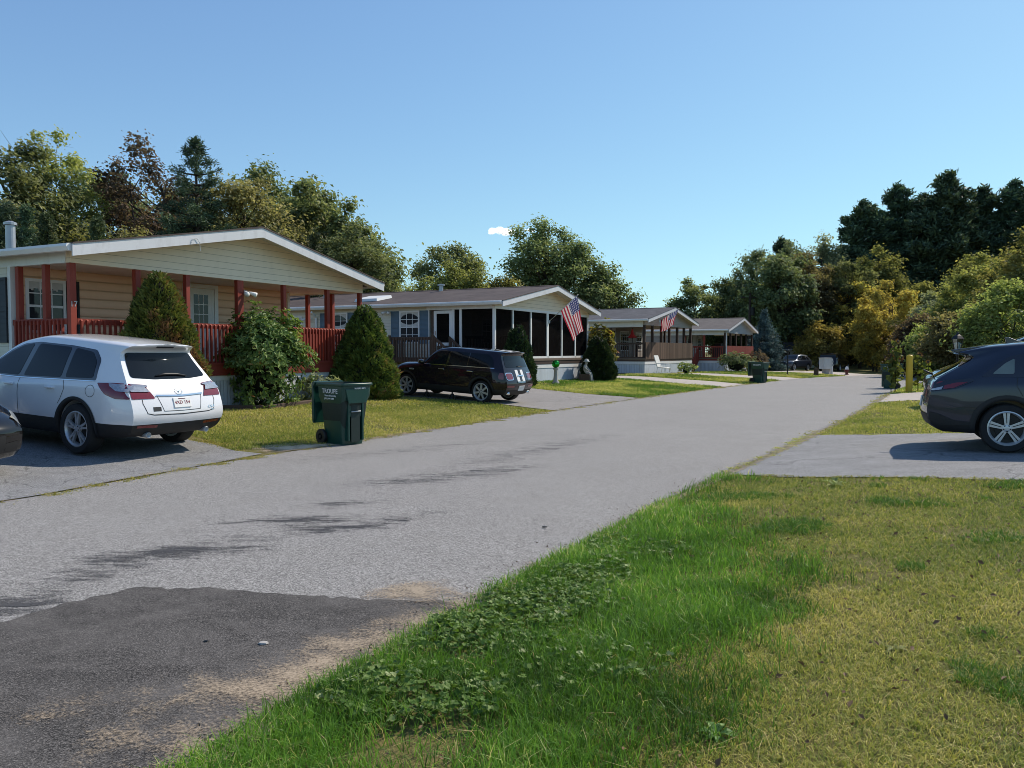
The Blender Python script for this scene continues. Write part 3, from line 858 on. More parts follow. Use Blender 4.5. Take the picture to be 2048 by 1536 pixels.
sash_window(H1, 2.42, 3.42, FL + .6, FL + 1.72, -.015, 'x', trim=.06)
# door
mb = MB(); mb.box(4.34, 4.46, YW - .035, YW + .01, FL, FL + 2.02); mb.box(5.36, 5.48, YW - .035, YW + .01, FL, FL + 2.02); mb.box(4.46, 5.36, YW - .036, YW + .01, FL + 1.92, FL + 2.02)
mb.build('door_frame', M['white_trim'], H1)
dr = MB().box(4.47, 5.35, YW - .02, YW + .01, FL + .02, FL + 1.91).build('door', M['white_vinyl'], H1)
MB().box(4.68, 5.14, YW - .026, YW - .021, FL + .98, FL + 1.75).build('door_pane', M['window_glass'], dr)
mb = MB()
for i in range(1, 3): mb.box(4.68 + .46 * i / 3 - .01, 4.68 + .46 * i / 3 + .01, YW - .032, YW - .0265, FL + .98, FL + 1.75)
for i in range(1, 3): mb.box(4.68, 5.14, YW - .033, YW - .0268, FL + .98 + .77 * i / 3 - .01, FL + .98 + .77 * i / 3 + .01)
mb.build('muntin', M['white_trim'], dr)
MB().lathe([(.0, 0), (.03, .0), (.035, .03), (.02, .055), (0, .06)], (4.56, YW - .09, FL + .95), 'y', 12).build('door_handle', M['chrome'], dr, smooth=True)
flood_light(H1, 4.6, .02, FL + 1.72)
mb = MB(); mb.lathe([(.11, 3.7), (.11, 4.715)], (2.0, 5.13, 0), 'z', 16); mb.lathe([(.15, 4.72), (.15, 4.78), (.05, 4.82)], (2.0, 5.13, 0), 'z', 16)
mb.build('chimney_pipe', M['galv'], H1)
# loose cable hanging from the rake board
MB().tube([(2.45, -.56, 3.98), (2.5, -.57, 4.1), (2.6, -.57, 4.12), (2.68, -.57, 4.02), (2.7, -.57, 3.85)], .006, 5).build('cable', M['white_trim'], H1)

# =========================== house with the screened porch
H2 = thing('mobile_home', 'cream home with a dark screened porch in white framing behind the dark hatchback', 'house', (-.66, 30.5, 0), R90(27.4))
W, FL, ZB, ZW, ZP = 9.5, 1.33, 3.26, 3.5, 4.36
roof(H2, W, -0.5, 19, ZW, ZP, M['shingle_brown'], ov=0.3, rake=0.2)
gable_wall(H2, W, ZB + .1, ZW, ZP, M['gable_cream'])
YW = 2.98
mb = MB(); mb.box(-.02, W + .02, -.02, .12, ZB, ZB + .1); mb.box(-.02, .12, .12, YW, ZB, ZB + .25); mb.box(W - .12, W + .02, .12, YW, ZB, ZB + .25)
mb.build('porch_beam', M['white_trim'], H2)
MB().box(.12, W - .12, .12, YW, ZB + .11, ZB + .14).build('porch_ceiling', M['soffit'], H2)
MB().box(0, W, YW, 18.8, FL - .05, ZB + .3).build('wall', M['siding_cream'], H2)
mb = MB(); mb.box(-.015, .09, YW - .015, YW + .1, FL - .05, ZW - .1); mb.build('corner_trim', M['white_trim'], H2)
MB().box(-.05, W + .05, -.05, YW, FL - .1, FL).build('porch_floor', M['deck_grey'], H2)
mb = MB(); mb.box(-.03, W + .03, -.03, .01, FL - .26, FL - .102); mb.box(-.03, .01, .01, YW, FL - .26, FL - .102); mb.build('deck_rim', M['dark_wood'], H2)
mb = MB(); mb.box(0, W, .0, .03, .1, FL - .26); mb.box(0, .03, .03, 18.8, .1, FL - .26); mb.box(W - .03, W, .03, 18.8, .1, FL - .26)
mb.build('skirting', M['skirt_blue'], H2)
mb = MB(); mb.box(-.02, W + .02, -.02, -.003, FL - .42, FL - .265); mb.box(-.02, -.003, -.003, 18.8, FL - .42, FL - .265); mb.build('skirting_trim', M['white_trim'], H2)
xs = [0.06, 1.55, 3.18, 4.82, 6.35, 7.9, W - .06]
for i, x in enumerate(xs): post(H2, x, .05, FL, ZB, .2 if i == 3 else .11, M['white_trim'], 'screen_post', d=.1, bevel=0.004)
mb = MB(); mb.box(.1, W - .1, .0, .1, FL, FL + .09); mb.build('sill_board', M['white_trim'], H2)
for i in range(6): MB().box(xs[i] + .04, xs[i + 1] - .04, .045, .05, FL + .09, ZB).build('screen', M['screen'], H2)
# side facing the photographer
for y, w in ((1.52, .1), (1.85, .09), (2.8, .12)): post(H2, .05, y, FL, ZB, .1, M['white_trim'] if y < 2.7 else M['brown_wood'], 'screen_post', d=w, bevel=0.004)
MB().box(0, .1, .1, 1.47, FL, FL + .09).build('sill_board', M['white_trim'], H2)
MB().box(.045, .05, .11, 1.47, FL + .09, ZB).build('screen', M['screen'], H2)
MB().box(.045, .05, 1.57, 1.81, FL, ZB).build('screen', M['screen'], H2)
MB().box(W - .05, W - .045, .11, YW, FL + .09, ZB).build('screen', M['screen'], H2)
sd_ = MB(); x0, x1 = 0.0, .045
sd_.box(x0, x1, 1.9, 2.03, FL, FL + 1.9); sd_.box(x0, x1, 2.62, 2.75, FL, FL + 1.9); sd_.box(x0, x1, 2.03, 2.62, FL + 1.78, FL + 1.9)
sd_.box(x0, x1, 2.03, 2.62, FL + .52, FL + .64); sd_.box(x0, x1, 2.03, 2.62, FL, FL + .12); sd_.box(x0 + .002, x1 - .002, 2.29, 2.36, FL + .12, FL + .52)
sdo = sd_.build('screen_door', M['white_trim'], H2)
MB().box(.02, .025, 2.03, 2.62, FL + .64, FL + 1.78).build('door_screen', M['screen'], sdo)
MB().box(-.03, 0, 2.65, 2.68, FL + .95, FL + 1.1).build('door_handle', M['chrome'], sdo)
# inside the porch: rail, inner door and window
railing(H2, (.15, .22), (W - .15, .22), FL, FL + .9, M['dark_wood'], pitch=.14, name='inner_railing')
railing(H2, (.22, 1.45), (.22, .2), FL, FL + .9, M['dark_wood'], pitch=.14, name='inner_railing')
sash_window(H2, 4.3, 5.4, FL + .7, FL + 1.7, YW)
sash_window(H2, 7.0, 8.0, FL + .7, FL + 1.7, YW)
mb = MB(); mb.box(2.3, 3.3, YW - .04, YW, FL, FL + 1.95); mb.build('inner_door', M['white_trim'], H2)
# long side windows with blue shutters
for ya, yb in ((3.42, 4.38), (7.05, 8.1)):
    sash_window(H2, ya + .06, yb - .06, FL + .68, FL + 1.86, 0, 'x', grid=(3, 2), trim=.07, arch=True)
    shutter(H2, ya - .42, ya - .03, FL + .6, FL + 1.92, 0, M['shutter_blue'], 'x'); shutter(H2, yb + .03, yb + .42, FL + .6, FL + 1.92, 0, M['shutter_blue'], 'x')
sash_window(H2, 9.6, 10.5, FL + .55, FL + 1.75, 0, 'x', grid=(3, 2), trim=.07)
flood_light(H2, 0, 4.95, FL + 1.9, 'x'); flood_light(H2, 0, 9.2, FL + 1.7, 'x')
MB().tube([(-.36, 8.7, 3.3), (-.2, 8.7, 3.2), (-.06, 8.7, 3.05), (-.06, 8.7, .4)], .045, 8).build('downspout', M['white_trim'], H2)
# skylight and roof vent
mb = MB(); sl = (ZP - ZW) / (W / 2)
z1_, z2_ = ZW + sl * .9 + .1, ZW + sl * 2.0 + .1
mb.add([(.9, 6.2, z1_), (2.0, 6.2, z2_), (2.0, 7.4, z2_), (.9, 7.4, z1_), (.93, 6.23, z1_ + .12), (1.97, 6.23, z2_ + .12), (1.97, 7.37, z2_ + .12), (.93, 7.37, z1_ + .12)],
       [(4, 5, 6, 7), (0, 1, 5, 4), (1, 2, 6, 5), (2, 3, 7, 6), (3, 0, 4, 7)])
mb.build('skylight', M['white_trim'], H2)
MB().lathe([(.1, 4.2), (.1, 4.62), (.17, 4.63), (.17, 4.69), (.0, 4.72)], (4.4, 5.2, 0), 'z', 14).build('roof_vent', M['galv'], H2)
MB().lathe([(.07, 4.0), (.07, 4.5), (.1, 4.51), (.1, 4.55), (.0, 4.57)], (3.2, 11.0, 0), 'z', 12).build('roof_vent', M['galv'], H2)
# side landing with stair rail
MB().box(-1.25, -.06, 2.0, 4.0, FL - .12, FL - .02).build('landing', M['brown_wood'], H2)
railing(H2, (-1.22, 4.0), (-1.22, 2.0), FL - .1, FL + .85, M['brown_wood'], pitch=.13, name='landing_railing')
railing(H2, (-.1, 3.97), (-1.2, 3.97), FL - .1, FL + .85, M['brown_wood'], pitch=.13, name='landing_railing')
for px_, py_ in ((-1.22, 4.0), (-1.22, 2.0)): post(H2, px_, py_, .2, FL + .92, .09, M['brown_wood'], 'landing_post')
steps(H2, -.65, 1.98, FL, 4, 1.05, 0, -1, M['brown_wood'], riser=.22)

# =========================== third house, brown porch boards
H3 = thing('mobile_home', 'taupe home with grey roof and a porch fenced in weathered brown boards', 'house', (8.2, 49.5, 0), R90(31))
W, FL, ZB, ZW, ZP = 9.0, 1.22, 3.36, 3.6, 4.45
roof(H3, W, -0.36, 19, ZW, ZP, M['shingle_grey'], ov=0.34, rake=0.2)
gable_wall(H3, W, ZB - .1, ZW, ZP, M['siding_taupe'])
YW = 3.6
MB().box(-.02, .12, .12, YW + 4, ZB - .22, ZB + .22).build('porch_beam', M['white_vinyl'], H3); MB().box(W - .12, W + .02, .12, YW, ZB - .1, ZB + .22).build('porch_beam', M['white_vinyl'], H3)
MB().box(.12, W - .12, .12, YW, ZB + .12, ZB + .15).build('porch_ceiling', M['ceiling_tan'], H3)
MB().box(0.02, W - .02, YW, 18.8, FL - .05, ZB + .2).build('wall', M['siding_taupe'], H3)
MB().box(-.05, W + .05, -.05, YW, FL - .1, FL).build('porch_floor', M['deck_grey'], H3)
mb = MB(); mb.box(-.03, W + .03, -.03, .01, FL - .22, FL - .102); mb.box(-.03, .01, .01, YW, FL - .22, FL - .102); mb.build('deck_rim', M['brown_wood'], H3)
mb = MB(); mb.box(0, W, .0, .03, .05, FL - .22); mb.box(0, .03, .03, 18.8, .05, FL - .22); mb.box(W - .03, W, .03, 18.8, .05, FL - .22); mb.build('skirting', M['skirt_blue'], H3)
mb = MB(); mb.box(-.02, W + .02, -.02, -.003, FL - .4, FL - .225); mb.box(-.02, -.003, -.003, YW, FL - .4, FL - .225); mb.build('skirting_trim', M['white_trim'], H3)
for x in (.07, 1.45, 3.05, 4.55, 6.1, 7.5, W - .07): post(H3, x, .07, FL, ZB - .09, .15, M['dark_wood'], bevel=0)
for y in (2.3, 3.5): post(H3, .07, y, FL, ZB - .2, .13, M['brown_wood'], bevel=0)
post(H3, W - .07, 2.0, FL, ZB - .09, .13, M['dark_wood'], bevel=0)
MB().box(.0, W, -.07, -.035, FL - .08, FL + .98).build('board_fence', M['boards_brown'], H3)
railing(H3, (.03, 2.25), (.03, .15), FL - .1, FL + .95, M['brown_wood'], pitch=.15)
MB().box(W - .02, W + .02, .0, 2.0, FL - .08, FL + .98).build('board_fence', M['boards_brown'], H3)
sash_window(H3, 1.2, 2.0, FL + .6, FL + 1.7, YW); sash_window(H3, 4.6, 6.0, FL + .5, FL + 1.75, YW, grid=(4, 2)); sash_window(H3, 7.4, 8.4, FL + .55, FL + 1.7, YW)
mb = MB(); mb.box(2.7, 3.7, YW - .05, YW, FL, FL + 1.98); d_ = mb.build('door', M['white_trim'], H3)
MB().box(2.9, 3.5, YW - .06, YW - .052, FL + .9, FL + 1.8).build('door_pane', M['window_glass'], d_)
steps(H3, -.04, 2.9, FL, 4, 1.1, -1, 0, M['brown_wood'], riser=.22)

# =========================== fourth house, red rails
H4 = thing('mobile_home', 'small blue grey home with red porch rails at the far end of the row', 'house', (16.7, 62.7, 0), R90(31))
W, FL, ZB, ZW, ZP = 8.3, 1.12, 3.12, 3.35, 4.3
roof(H4, W, -0.36, 16, ZW, ZP, M['shingle_warm'], ov=0.34, rake=0.2)
gable_wall(H4, W, ZB - .05, ZW, ZP, M['siding_blue'])
YW = 3.4
MB().box(-.02, .12, .12, YW + 6, ZB - .2, ZB + .2).build('porch_beam', M['white_vinyl'], H4); MB().box(W - .12, W + .02, .12, YW, ZB - .1, ZB + .2).build('porch_beam', M['white_vinyl'], H4)
MB().box(.12, W - .12, .12, YW, ZB + .12, ZB + .15).build('porch_ceiling', M['ceiling_tan'], H4)
MB().box(0.02, 5.3, YW, 15.8, FL - .05, ZB + .2).build('wall', M['siding_taupe'], H4)
MB().box(-.05, W + .05, -.05, YW, FL - .1, FL).build('porch_floor', M['deck_grey'], H4)
mb = MB(); mb.box(-.03, W + .03, -.03, .01, FL - .22, FL - .102); mb.box(-.03, .01, .01, YW, FL - .22, FL - .102); mb.build('deck_rim', M['red_wood'], H4)
mb = MB(); mb.box(0, W, .0, .03, .0, FL - .22); mb.box(0, .03, .03, 15.8, .0, FL - .22); mb.build('skirting', M['skirt_blue'], H4)
mb = MB(); mb.box(-.02, W + .02, -.02, -.003, FL - .4, FL - .225); mb.box(-.02, -.003, -.003, YW, FL - .4, FL - .225); mb.build('skirting_trim', M['white_trim'], H4)
for x in (.07, 1.6, 3.2, 4.8, 6.4, W - .07): post(H4, x, .07, FL, ZB - .04, .14, M['dark_wood'], bevel=0)
for y in (1.7, 3.3): post(H4, .07, y, FL, ZB - .18, .13, M['red_wood'], bevel=0)
MB().box(.1, W, -.07, -.035, FL - .08, FL + .95).build('board_fence', M['boards_red'], H4)
railing(H4, (.03, 3.2), (.03, .15), FL - .1, FL + .93, M['red_wood'], pitch=.16)
sash_window(H4, 1.0, 1.9, FL + .6, FL + 1.7, YW); sash_window(H4, 3.6, 4.6, FL + .6, FL + 1.7, YW)
MB().box(2.3, 3.2, YW - .05, YW, FL, FL + 1.95).build('door', M['white_trim'], H4)
MB().tube([(-.06, -.1, 3.1), (-.06, -.1, .1)], .05, 8).build('downspout', M['white_trim'], H4)
steps(H4, -.04, 2.7, FL, 5, 1.1, -1, 0, M['red_wood'], riser=.2)

# =========================== little white outbuilding behind the parked cars
H5 = thing('white_shed', 'small white building with a dark roof behind the silver roofed car', 'shed', (28.6, 96, -.45), math.radians(-90))
W = 5.2
roof(H5, W, -.3, 8, 2.35, 3.05, M['shingle_grey'], ov=.3, rake=.16)
gable_wall(H5, W, 0.0, 2.35, 3.05, M['white_vinyl'])
MB().box(.0, W, .12, 7.8, 0, 2.36).build('wall', M['siding_cream'], H5)
MB().box(W, W + .03, 2.0, 2.9, .1, 2.0).build('door', M['dark_wood'], H5)
# ------------------------------------------------------------------ vehicles
def pchip(x, y, xs):
    x = np.asarray(x, float); y = np.asarray(y, float); xs = np.asarray(xs, float)
    n = len(x)
    if n == 1: return np.full_like(xs, y[0])
    h = np.diff(x); d = np.diff(y) / h
    m = np.zeros(n)
    if n == 2: m[:] = d[0]
    else:
        for i in range(1, n - 1):
            if d[i - 1] * d[i] > 0:
                w1, w2 = 2 * h[i] + h[i - 1], h[i] + 2 * h[i - 1]
                m[i] = (w1 + w2) / (w1 / d[i - 1] + w2 / d[i])
        def edge(h0, h1, d0, d1):
            v = ((2 * h0 + h1) * d0 - h0 * d1) / (h0 + h1)
            if v * d0 <= 0: return 0
            if d0 * d1 < 0 and abs(v) > 3 * abs(d0): return 3 * d0
            return v
        m[0] = edge(h[0], h[1], d[0], d[1]); m[-1] = edge(h[-1], h[-2], d[-1], d[-2])
    k = np.clip(np.searchsorted(x, xs) - 1, 0, n - 2)
    t = (xs - x[k]) / h[k]
    h00 = 2 * t**3 - 3 * t**2 + 1; h10 = t**3 - 2 * t**2 + t; h01 = -2 * t**3 + 3 * t**2; h11 = t**3 - t**2
    return h00 * y[k] + h10 * h[k] * m[k] + h01 * y[k + 1] + h11 * h[k] * m[k + 1]

class Car:
    def __init__(s, name, label, cat, pos, head, wheels, lines, paint, group=None, nx=64, nj=5, K=7, bulge=(0.06, 0.08)):
        """lines: list over height of knots (x from the rear, half width y, z). pos: ground point under the rear axle centre; head: heading (2D)"""
        s.root = thing(name, label, cat, group=group)
        s.wx, s.wr, s.ww, s.track = wheels['x'], wheels['r'], wheels['w'], wheels['track']
        h = Vector((head[0], head[1], 0)).normalized()
        zr = G(*pos); pf = Vector(pos).to_3d() + h * (s.wx[1] - s.wx[0]); zf = G(pf.x, pf.y)
        fx = Vector((h.x, h.y, (zf - zr) / (s.wx[1] - s.wx[0]))).normalized()
        ly = Vector((-h.y, h.x, 0)); up = fx.cross(ly)
        Mx = Matrix((fx, ly, up)).transposed().to_4x4()
        o = Vector((pos[0], pos[1], zr + 0.012)) - fx * s.wx[0]
        Mx.translation = o
        s.root.matrix_world = Mx
        s.paint = paint
        nl = len(lines)
        ss = np.linspace(0, 1, nx); ss = ss + 0.06 * np.sin(2 * PI * ss) * -1
        P = np.zeros((nl, nx, 3))
        for j, kn in enumerate(lines):
            kn = np.array(kn, float); xs = kn[0, 0] + (kn[-1, 0] - kn[0, 0]) * ss
            P[j, :, 0] = xs; P[j, :, 1] = pchip(kn[:, 0], kn[:, 1], xs); P[j, :, 2] = pchip(kn[:, 0], kn[:, 2], xs)
        jj = np.linspace(0, nl - 1, (nl - 1) * nj + 1)
        J = len(jj); Q = np.zeros((J, nx, 3))
        for i in range(nx):
            for c in range(3): Q[:, i, c] = pchip(np.arange(nl), P[:, i, c], jj)
        cols = []
        for k in range(K, 0, -1):
            f = 1 - k / K; e = Q[:, 0].copy(); e[:, 1] *= f; e[:, 0] -= bulge[0] * (1 - f * f); cols.append(e)
        cols += [Q[:, i] for i in range(nx)]
        for k in range(1, K + 1):
            f = 1 - k / K; e = Q[:, -1].copy(); e[:, 1] *= f; e[:, 0] += bulge[1] * (1 - f * f); cols.append(e)
        A = np.stack(cols, 1); N = A.shape[1]
        v = A.reshape(-1, 3); v2 = v.copy(); v2[:, 1] *= -1
        ii = (np.arange(J - 1)[:, None] * N + np.arange(N - 1)[None, :]).ravel()
        q = np.stack([ii, ii + 1, ii + N + 1, ii + N], 1)
        bm = bmesh.new()
        vs = [bm.verts.new(p) for p in np.concatenate([v, v2])]
        for f in q.tolist(): bm.faces.new([vs[i] for i in f])
        for f in (q[:, ::-1] + len(v)).tolist(): bm.faces.new([vs[i] for i in f])
        bmesh.ops.remove_doubles(bm, verts=bm.verts, dist=0.0008)
        bmesh.ops.dissolve_degenerate(bm, dist=0.0005, edges=bm.edges)
        bmesh.ops.recalc_face_normals(bm, faces=bm.faces)
        s.bvh = BVHTree.FromBMesh(bm)
        s.bm = bm
    def finish_body(s, cut_z=None, clad=None, well=0.055, inset=0.30, hw=0.9):
        me = bpy.data.meshes.new('body'); s.bm.to_mesh(me)
        me.materials.append(s.paint); me.materials.append(M['black_plastic'])
        ob = link('body', me, s.root)
        cu = MB()
        for x in s.wx:
            for sg in (-1, 1):
                y0, y1 = sorted((sg * (hw - inset), sg * 1.3))
                cu.lathe([(s.wr + well, y0), (s.wr + well, y1)], (x, 0, s.wr), 'y', 48)
        cm = cu.mesh('c', M['black_plastic']); co_ = bpy.data.objects.new('c', cm); COL.objects.link(co_); co_.parent = s.root
        bpy.context.view_layer.update()
        md = ob.modifiers.new('b', 'BOOLEAN'); md.operation = 'DIFFERENCE'; md.object = co_; md.solver = 'EXACT'; md.material_mode = 'TRANSFER'
        bpy.context.view_layer.update()
        new = bpy.data.meshes.new_from_object(ob.evaluated_get(bpy.context.evaluated_depsgraph_get()))
        ob.modifiers.clear(); bpy.data.objects.remove(co_)
        if cut_z is not None:
            for nm, keep in (('body', True), ('lower_cladding', False)):
                b = bmesh.new(); b.from_mesh(new)
                bmesh.ops.bisect_plane(b, geom=b.verts[:] + b.edges[:] + b.faces[:], plane_co=(0, 0, cut_z), plane_no=(0, 0, 1), clear_inner=keep, clear_outer=not keep)
                m2 = bpy.data.meshes.new(nm); b.to_mesh(m2); b.free()
                if keep:
                    ob.data = m2; m2.materials.append(s.paint) if len(m2.materials) == 0 else None
                    m2.materials.clear(); m2.materials.append(s.paint); m2.materials.append(M['black_plastic']); tgt = ob
                else:
                    m2.materials.clear(); m2.materials.append(clad or M['grey_plastic']); m2.materials.append(M['black_plastic'])
                    tgt = link(nm, m2, s.root)
                smooth_angle(tgt, 38)
        else:
            ob.data = new; smooth_angle(ob, 38)
        s.body = ob
        return ob
    # --- projected panels
    def hit(s, o, d):
        h = s.bvh.ray_cast(Vector(o), Vector(d), 8)
        if h[0] is None:
            h = s.bvh.find_nearest(Vector(o) + Vector(d) * 2)
        n = h[1]
        if n.dot(Vector(d)) > 0: n = -n
        return h[0], n
    def ray(s, plane, a, b, sg=1):
        if plane == 'side': return (a, sg * 2.5, b), (0, -sg, 0)
        if plane == 'rear': return (-2, a, b), (1, 0, 0)
        if plane == 'front': return (7.5, a, b), (-1, 0, 0)
        if plane == 'top': return (a, b, 4), (0, 0, -1)
    def patch(s, name, plane, poly, mat, off=0.004, sg=1, sp=0.06, par=None, rnd=0.0):
        poly = round_poly(poly, rnd) if rnd else poly
        v, f = fill_poly(poly, sp)
        pts, out = [], []
        for a, b in v:
            p, n = s.hit(*s.ray(plane, float(a), float(b), sg)); pts.append(p + n * off)
        mb = MB(); mb.add(pts, f)
        me = mb.mesh(name, mat, True, fix=False)
        # orient outwards
        bm = bmesh.new(); bm.from_mesh(me)
        d = Vector(s.ray(plane, 0, 0, sg)[1])
        for fc in bm.faces:
            if fc.normal.dot(d) > 0: fc.normal_flip()
        bm.to_mesh(me); bm.free()
        return link(name, me, par or s.root)
    def both(s, name, poly, mat, off=0.004, **k):
        return [s.patch(name, 'side', poly, mat, off, sg, **k) for sg in (1, -1)]
    def strip(s, name, plane, pts, w, mat, off=0.0025, sg=1, step=0.05, par=None, close=False):
        P = []
        if close: pts = list(pts) + [pts[0]]
        for (a, b) in zip(pts[:-1], pts[1:]):
            a, b = np.array(a), np.array(b); n = max(1, int(np.linalg.norm(b - a) / step))
            for i in range(n): P.append(a + (b - a) * i / n)
        P.append(np.array(pts[-1], float))
        L, Rr = [], []
        for i, p in enumerate(P):
            t = P[min(i + 1, len(P) - 1)] - P[max(i - 1, 0)]; t = t / (np.linalg.norm(t) + 1e-9); nn = np.array([-t[1], t[0]]) * w / 2
            for arr, q in ((L, p + nn), (Rr, p - nn)):
                h, no = s.hit(*s.ray(plane, float(q[0]), float(q[1]), sg)); arr.append(h + no * off)
        n = len(P)
        mb = MB(); mb.add(L + Rr, [(i, i + 1, n + i + 1, n + i) for i in range(n - 1)])
        return mb.build(name, mat, par or s.root)
    def arch(s, w=0.06, mat=None, off=0.012, a0=-15, a1=195, gap=0.052):
        for x in s.wx:
            for sg in (1, -1):
                n = 40; rr = [s.wr + gap, s.wr + gap + w * .5, s.wr + gap + w]
                pts = []
                for i in range(n + 1):
                    a = math.radians(a0 + (a1 - a0) * i / n)
                    for r in rr:
                        px, pz = x + r * math.cos(a), s.wr + r * math.sin(a)
                        p, no = s.hit(*s.ray('side', px, max(pz, .27), sg)); pts.append(p + no * off)
                inner = []
                for i in range(n + 1):
                    p = pts[i * 3]; inner.append(Vector((p[0], p[1] - sg * 0.07, p[2])))
                f = []
                for i in range(n):
                    for k in range(2): f.append((i * 3 + k, i * 3 + k + 1, (i + 1) * 3 + k + 1, (i + 1) * 3 + k))
                b = len(pts)
                for i in range(n): f.append((i * 3, (i + 1) * 3, b + i + 1, b + i))
                o = MB().add(pts + inner, f).build('arch_trim', mat or M['grey_plastic'], s.root, smooth=True)
    def wheels(s, spokes=5, style='single', rim=0.68, mat=None, sides=(1, -1), dark=None):
        for x in s.wx:
            for sg in sides:
                make_wheel(s.root, (x, sg * s.track / 2, s.wr), s.wr, s.ww, s.wr * rim, spokes, sg, style, mat or M['alloy'])
    def at_box(s, name, plane, a, b, size, mat, sg=1, off=0.0, par=None, bevel=0.004):
        """a small block seated on the surface; size = (along, up, out)"""
        p, n = s.hit(*s.ray(plane, a, b, sg))
        up = Vector((0, 0, 1)); rgt = up.cross(n).normalized(); up = n.cross(rgt)
        mb = MB(); w, h, d = size
        vs = []
        for k in (-.3 * d, d):
            for u, v in ((-1, -1), (1, -1), (1, 1), (-1, 1)): vs.append(p + n * (k + off) + rgt * (u * w / 2) + up * (v * h / 2))
        mb.add(vs, [(3, 2, 1, 0), (4, 5, 6, 7), (0, 1, 5, 4), (1, 2, 6, 5), (2, 3, 7, 6), (3, 0, 4, 7)])
        o = mb.build(name, mat, par or s.root, bevel=bevel)
        return o, frame_mat(p + n * (d + off + .0015), rgt, up)
    def mirror(s, x, z, y, mat):
        for sg in (1, -1):
            mb = MB()
            mb.tube([(x - .10, sg * (y + .1), z), (x - .02, sg * (y + .1), z + .01), (x + .06, sg * (y + .09), z), (x + .12, sg * (y + .06), z - .01)], [.06, .085, .075, .02], 12)
            mb.tube([(x + .02, sg * (y - .12), z - .08), (x + .02, sg * (y + .06), z - .03)], .022, 8)
            for i, p in enumerate(mb.v): mb.v[i] = (p[0], p[1], z + (p[2] - z) * .85)
            mb.build('wing_mirror', mat, s.root, smooth=True)

def round_poly(poly, r, n=4):
    out = []
    m = len(poly)
    for i in range(m):
        a, b, c = (np.array(poly[(i + k) % m], float) for k in (-1, 0, 1))
        d1, d2 = a - b, c - b
        l1, l2 = np.linalg.norm(d1), np.linalg.norm(d2)
        q = min(r, l1 * .45, l2 * .45)
        p1, p2 = b + d1 / l1 * q, b + d2 / l2 * q
        for k in range(n + 1):
            t = k / n; out.append(tuple((1 - t)**2 * p1 + 2 * t * (1 - t) * b + t * t * p2))
    return out

def make_wheel(par, c, r, w, rr, spokes, sg, style, mat):
    mb = MB(); h = w / 2
    prof = [(rr, -h * .85), (rr + .015, -h), (r * .93, -h), (r * .985, -h * .78), (r, -h * .4), (r, h * .4), (r * .985, h * .78), (r * .93, h), (rr + .015, h), (rr, h * .85)]
    mb.lathe(prof, c, 'y', 40, close=True)
    wl = mb.build('wheel', M['rubber'], par, smooth=True); smooth_angle(wl, 40)
    rm = MB()
    yo = sg * h * .88
    lip = [(rr + .012, yo), (rr - .012, yo + sg * .006), (rr - .03, yo - sg * .02), (rr - .035, yo - sg * .10), (rr - .03, -yo), (rr + .012, -yo)]
    rm.lathe(lip, c, 'y', 40, 0, close=True)
    rm.lathe([(.001, yo - sg * .085), (rr - .03, yo - sg * .085), (rr - .03, yo - sg * .10), (.001, yo - sg * .10)], c, 'y', 32, 1, close=True)
    rm.lathe([(.001, yo - sg * .05), (rr * .62, yo - sg * .05), (rr * .62, yo - sg * .084), (.001, yo - sg * .084)], c, 'y', 32, 2, close=True)
    hub = rr * .24
    rm.lathe([(.0008, yo - sg * .004), (hub * .45, yo - sg * .002), (hub, yo - sg * .012), (hub * 1.05, yo - sg * .05), (.0008, yo - sg * .05)], c, 'y', 24, 0, close=True)
    def spoke(a, w0, w1, dk=False, r0=hub * .7, r1=rr - .014, sk=0.0):
        vs = []
        for (rad, ww, yy) in ((r0, w0, yo - sg * .01), (r1, w1, yo - sg * .012), (r0, w0 * .8, yo - sg * .05), (r1, w1 * .8, yo - sg * .05)):
            for u in (-1, 1):
                lx, lz = rad, u * ww / 2 + sk * (rad - r0)
                vs.append((c[0] + lx * math.cos(a) - lz * math.sin(a), c[1] + yy + (sg * .0035 if dk else 0), c[2] + lx * math.sin(a) + lz * math.cos(a)))
        rm.add(vs, [(0, 1, 3, 2), (4, 6, 7, 5), (0, 4, 5, 1), (2, 3, 7, 6), (0, 2, 6, 4), (1, 5, 7, 3)], 3 if dk else 0)
    for i in range(spokes):
        a = 2 * PI * i / spokes + PI / 2
        if style == 'pair':
            spoke(a + .0, rr * .17, rr * .10, sk=.22); spoke(a + .0, rr * .17, rr * .10, sk=-.22)
        elif style == 'wide':
            spoke(a, rr * .22, rr * .36); spoke(a, rr * .04, rr * .05, True, r0=rr * .3, r1=rr * .9)
        else: spoke(a, rr * .2, rr * .24)
        # lug bolts
        b = a + PI / spokes
        rm.lathe([(.001, yo - sg * .004), (.011, yo - sg * .005), (.012, yo - sg * .02), (.001, yo - sg * .02)], (c[0] + hub * .72 * math.cos(b), c[1], c[2] + hub * .72 * math.sin(b)), 'y', 8, 1, close=True)
    o = rm.build('rim', [mat, M['black_plastic'], M['dark_metal'], M['black_plastic']], wl)
    smooth_angle(o, 35)
    return wl

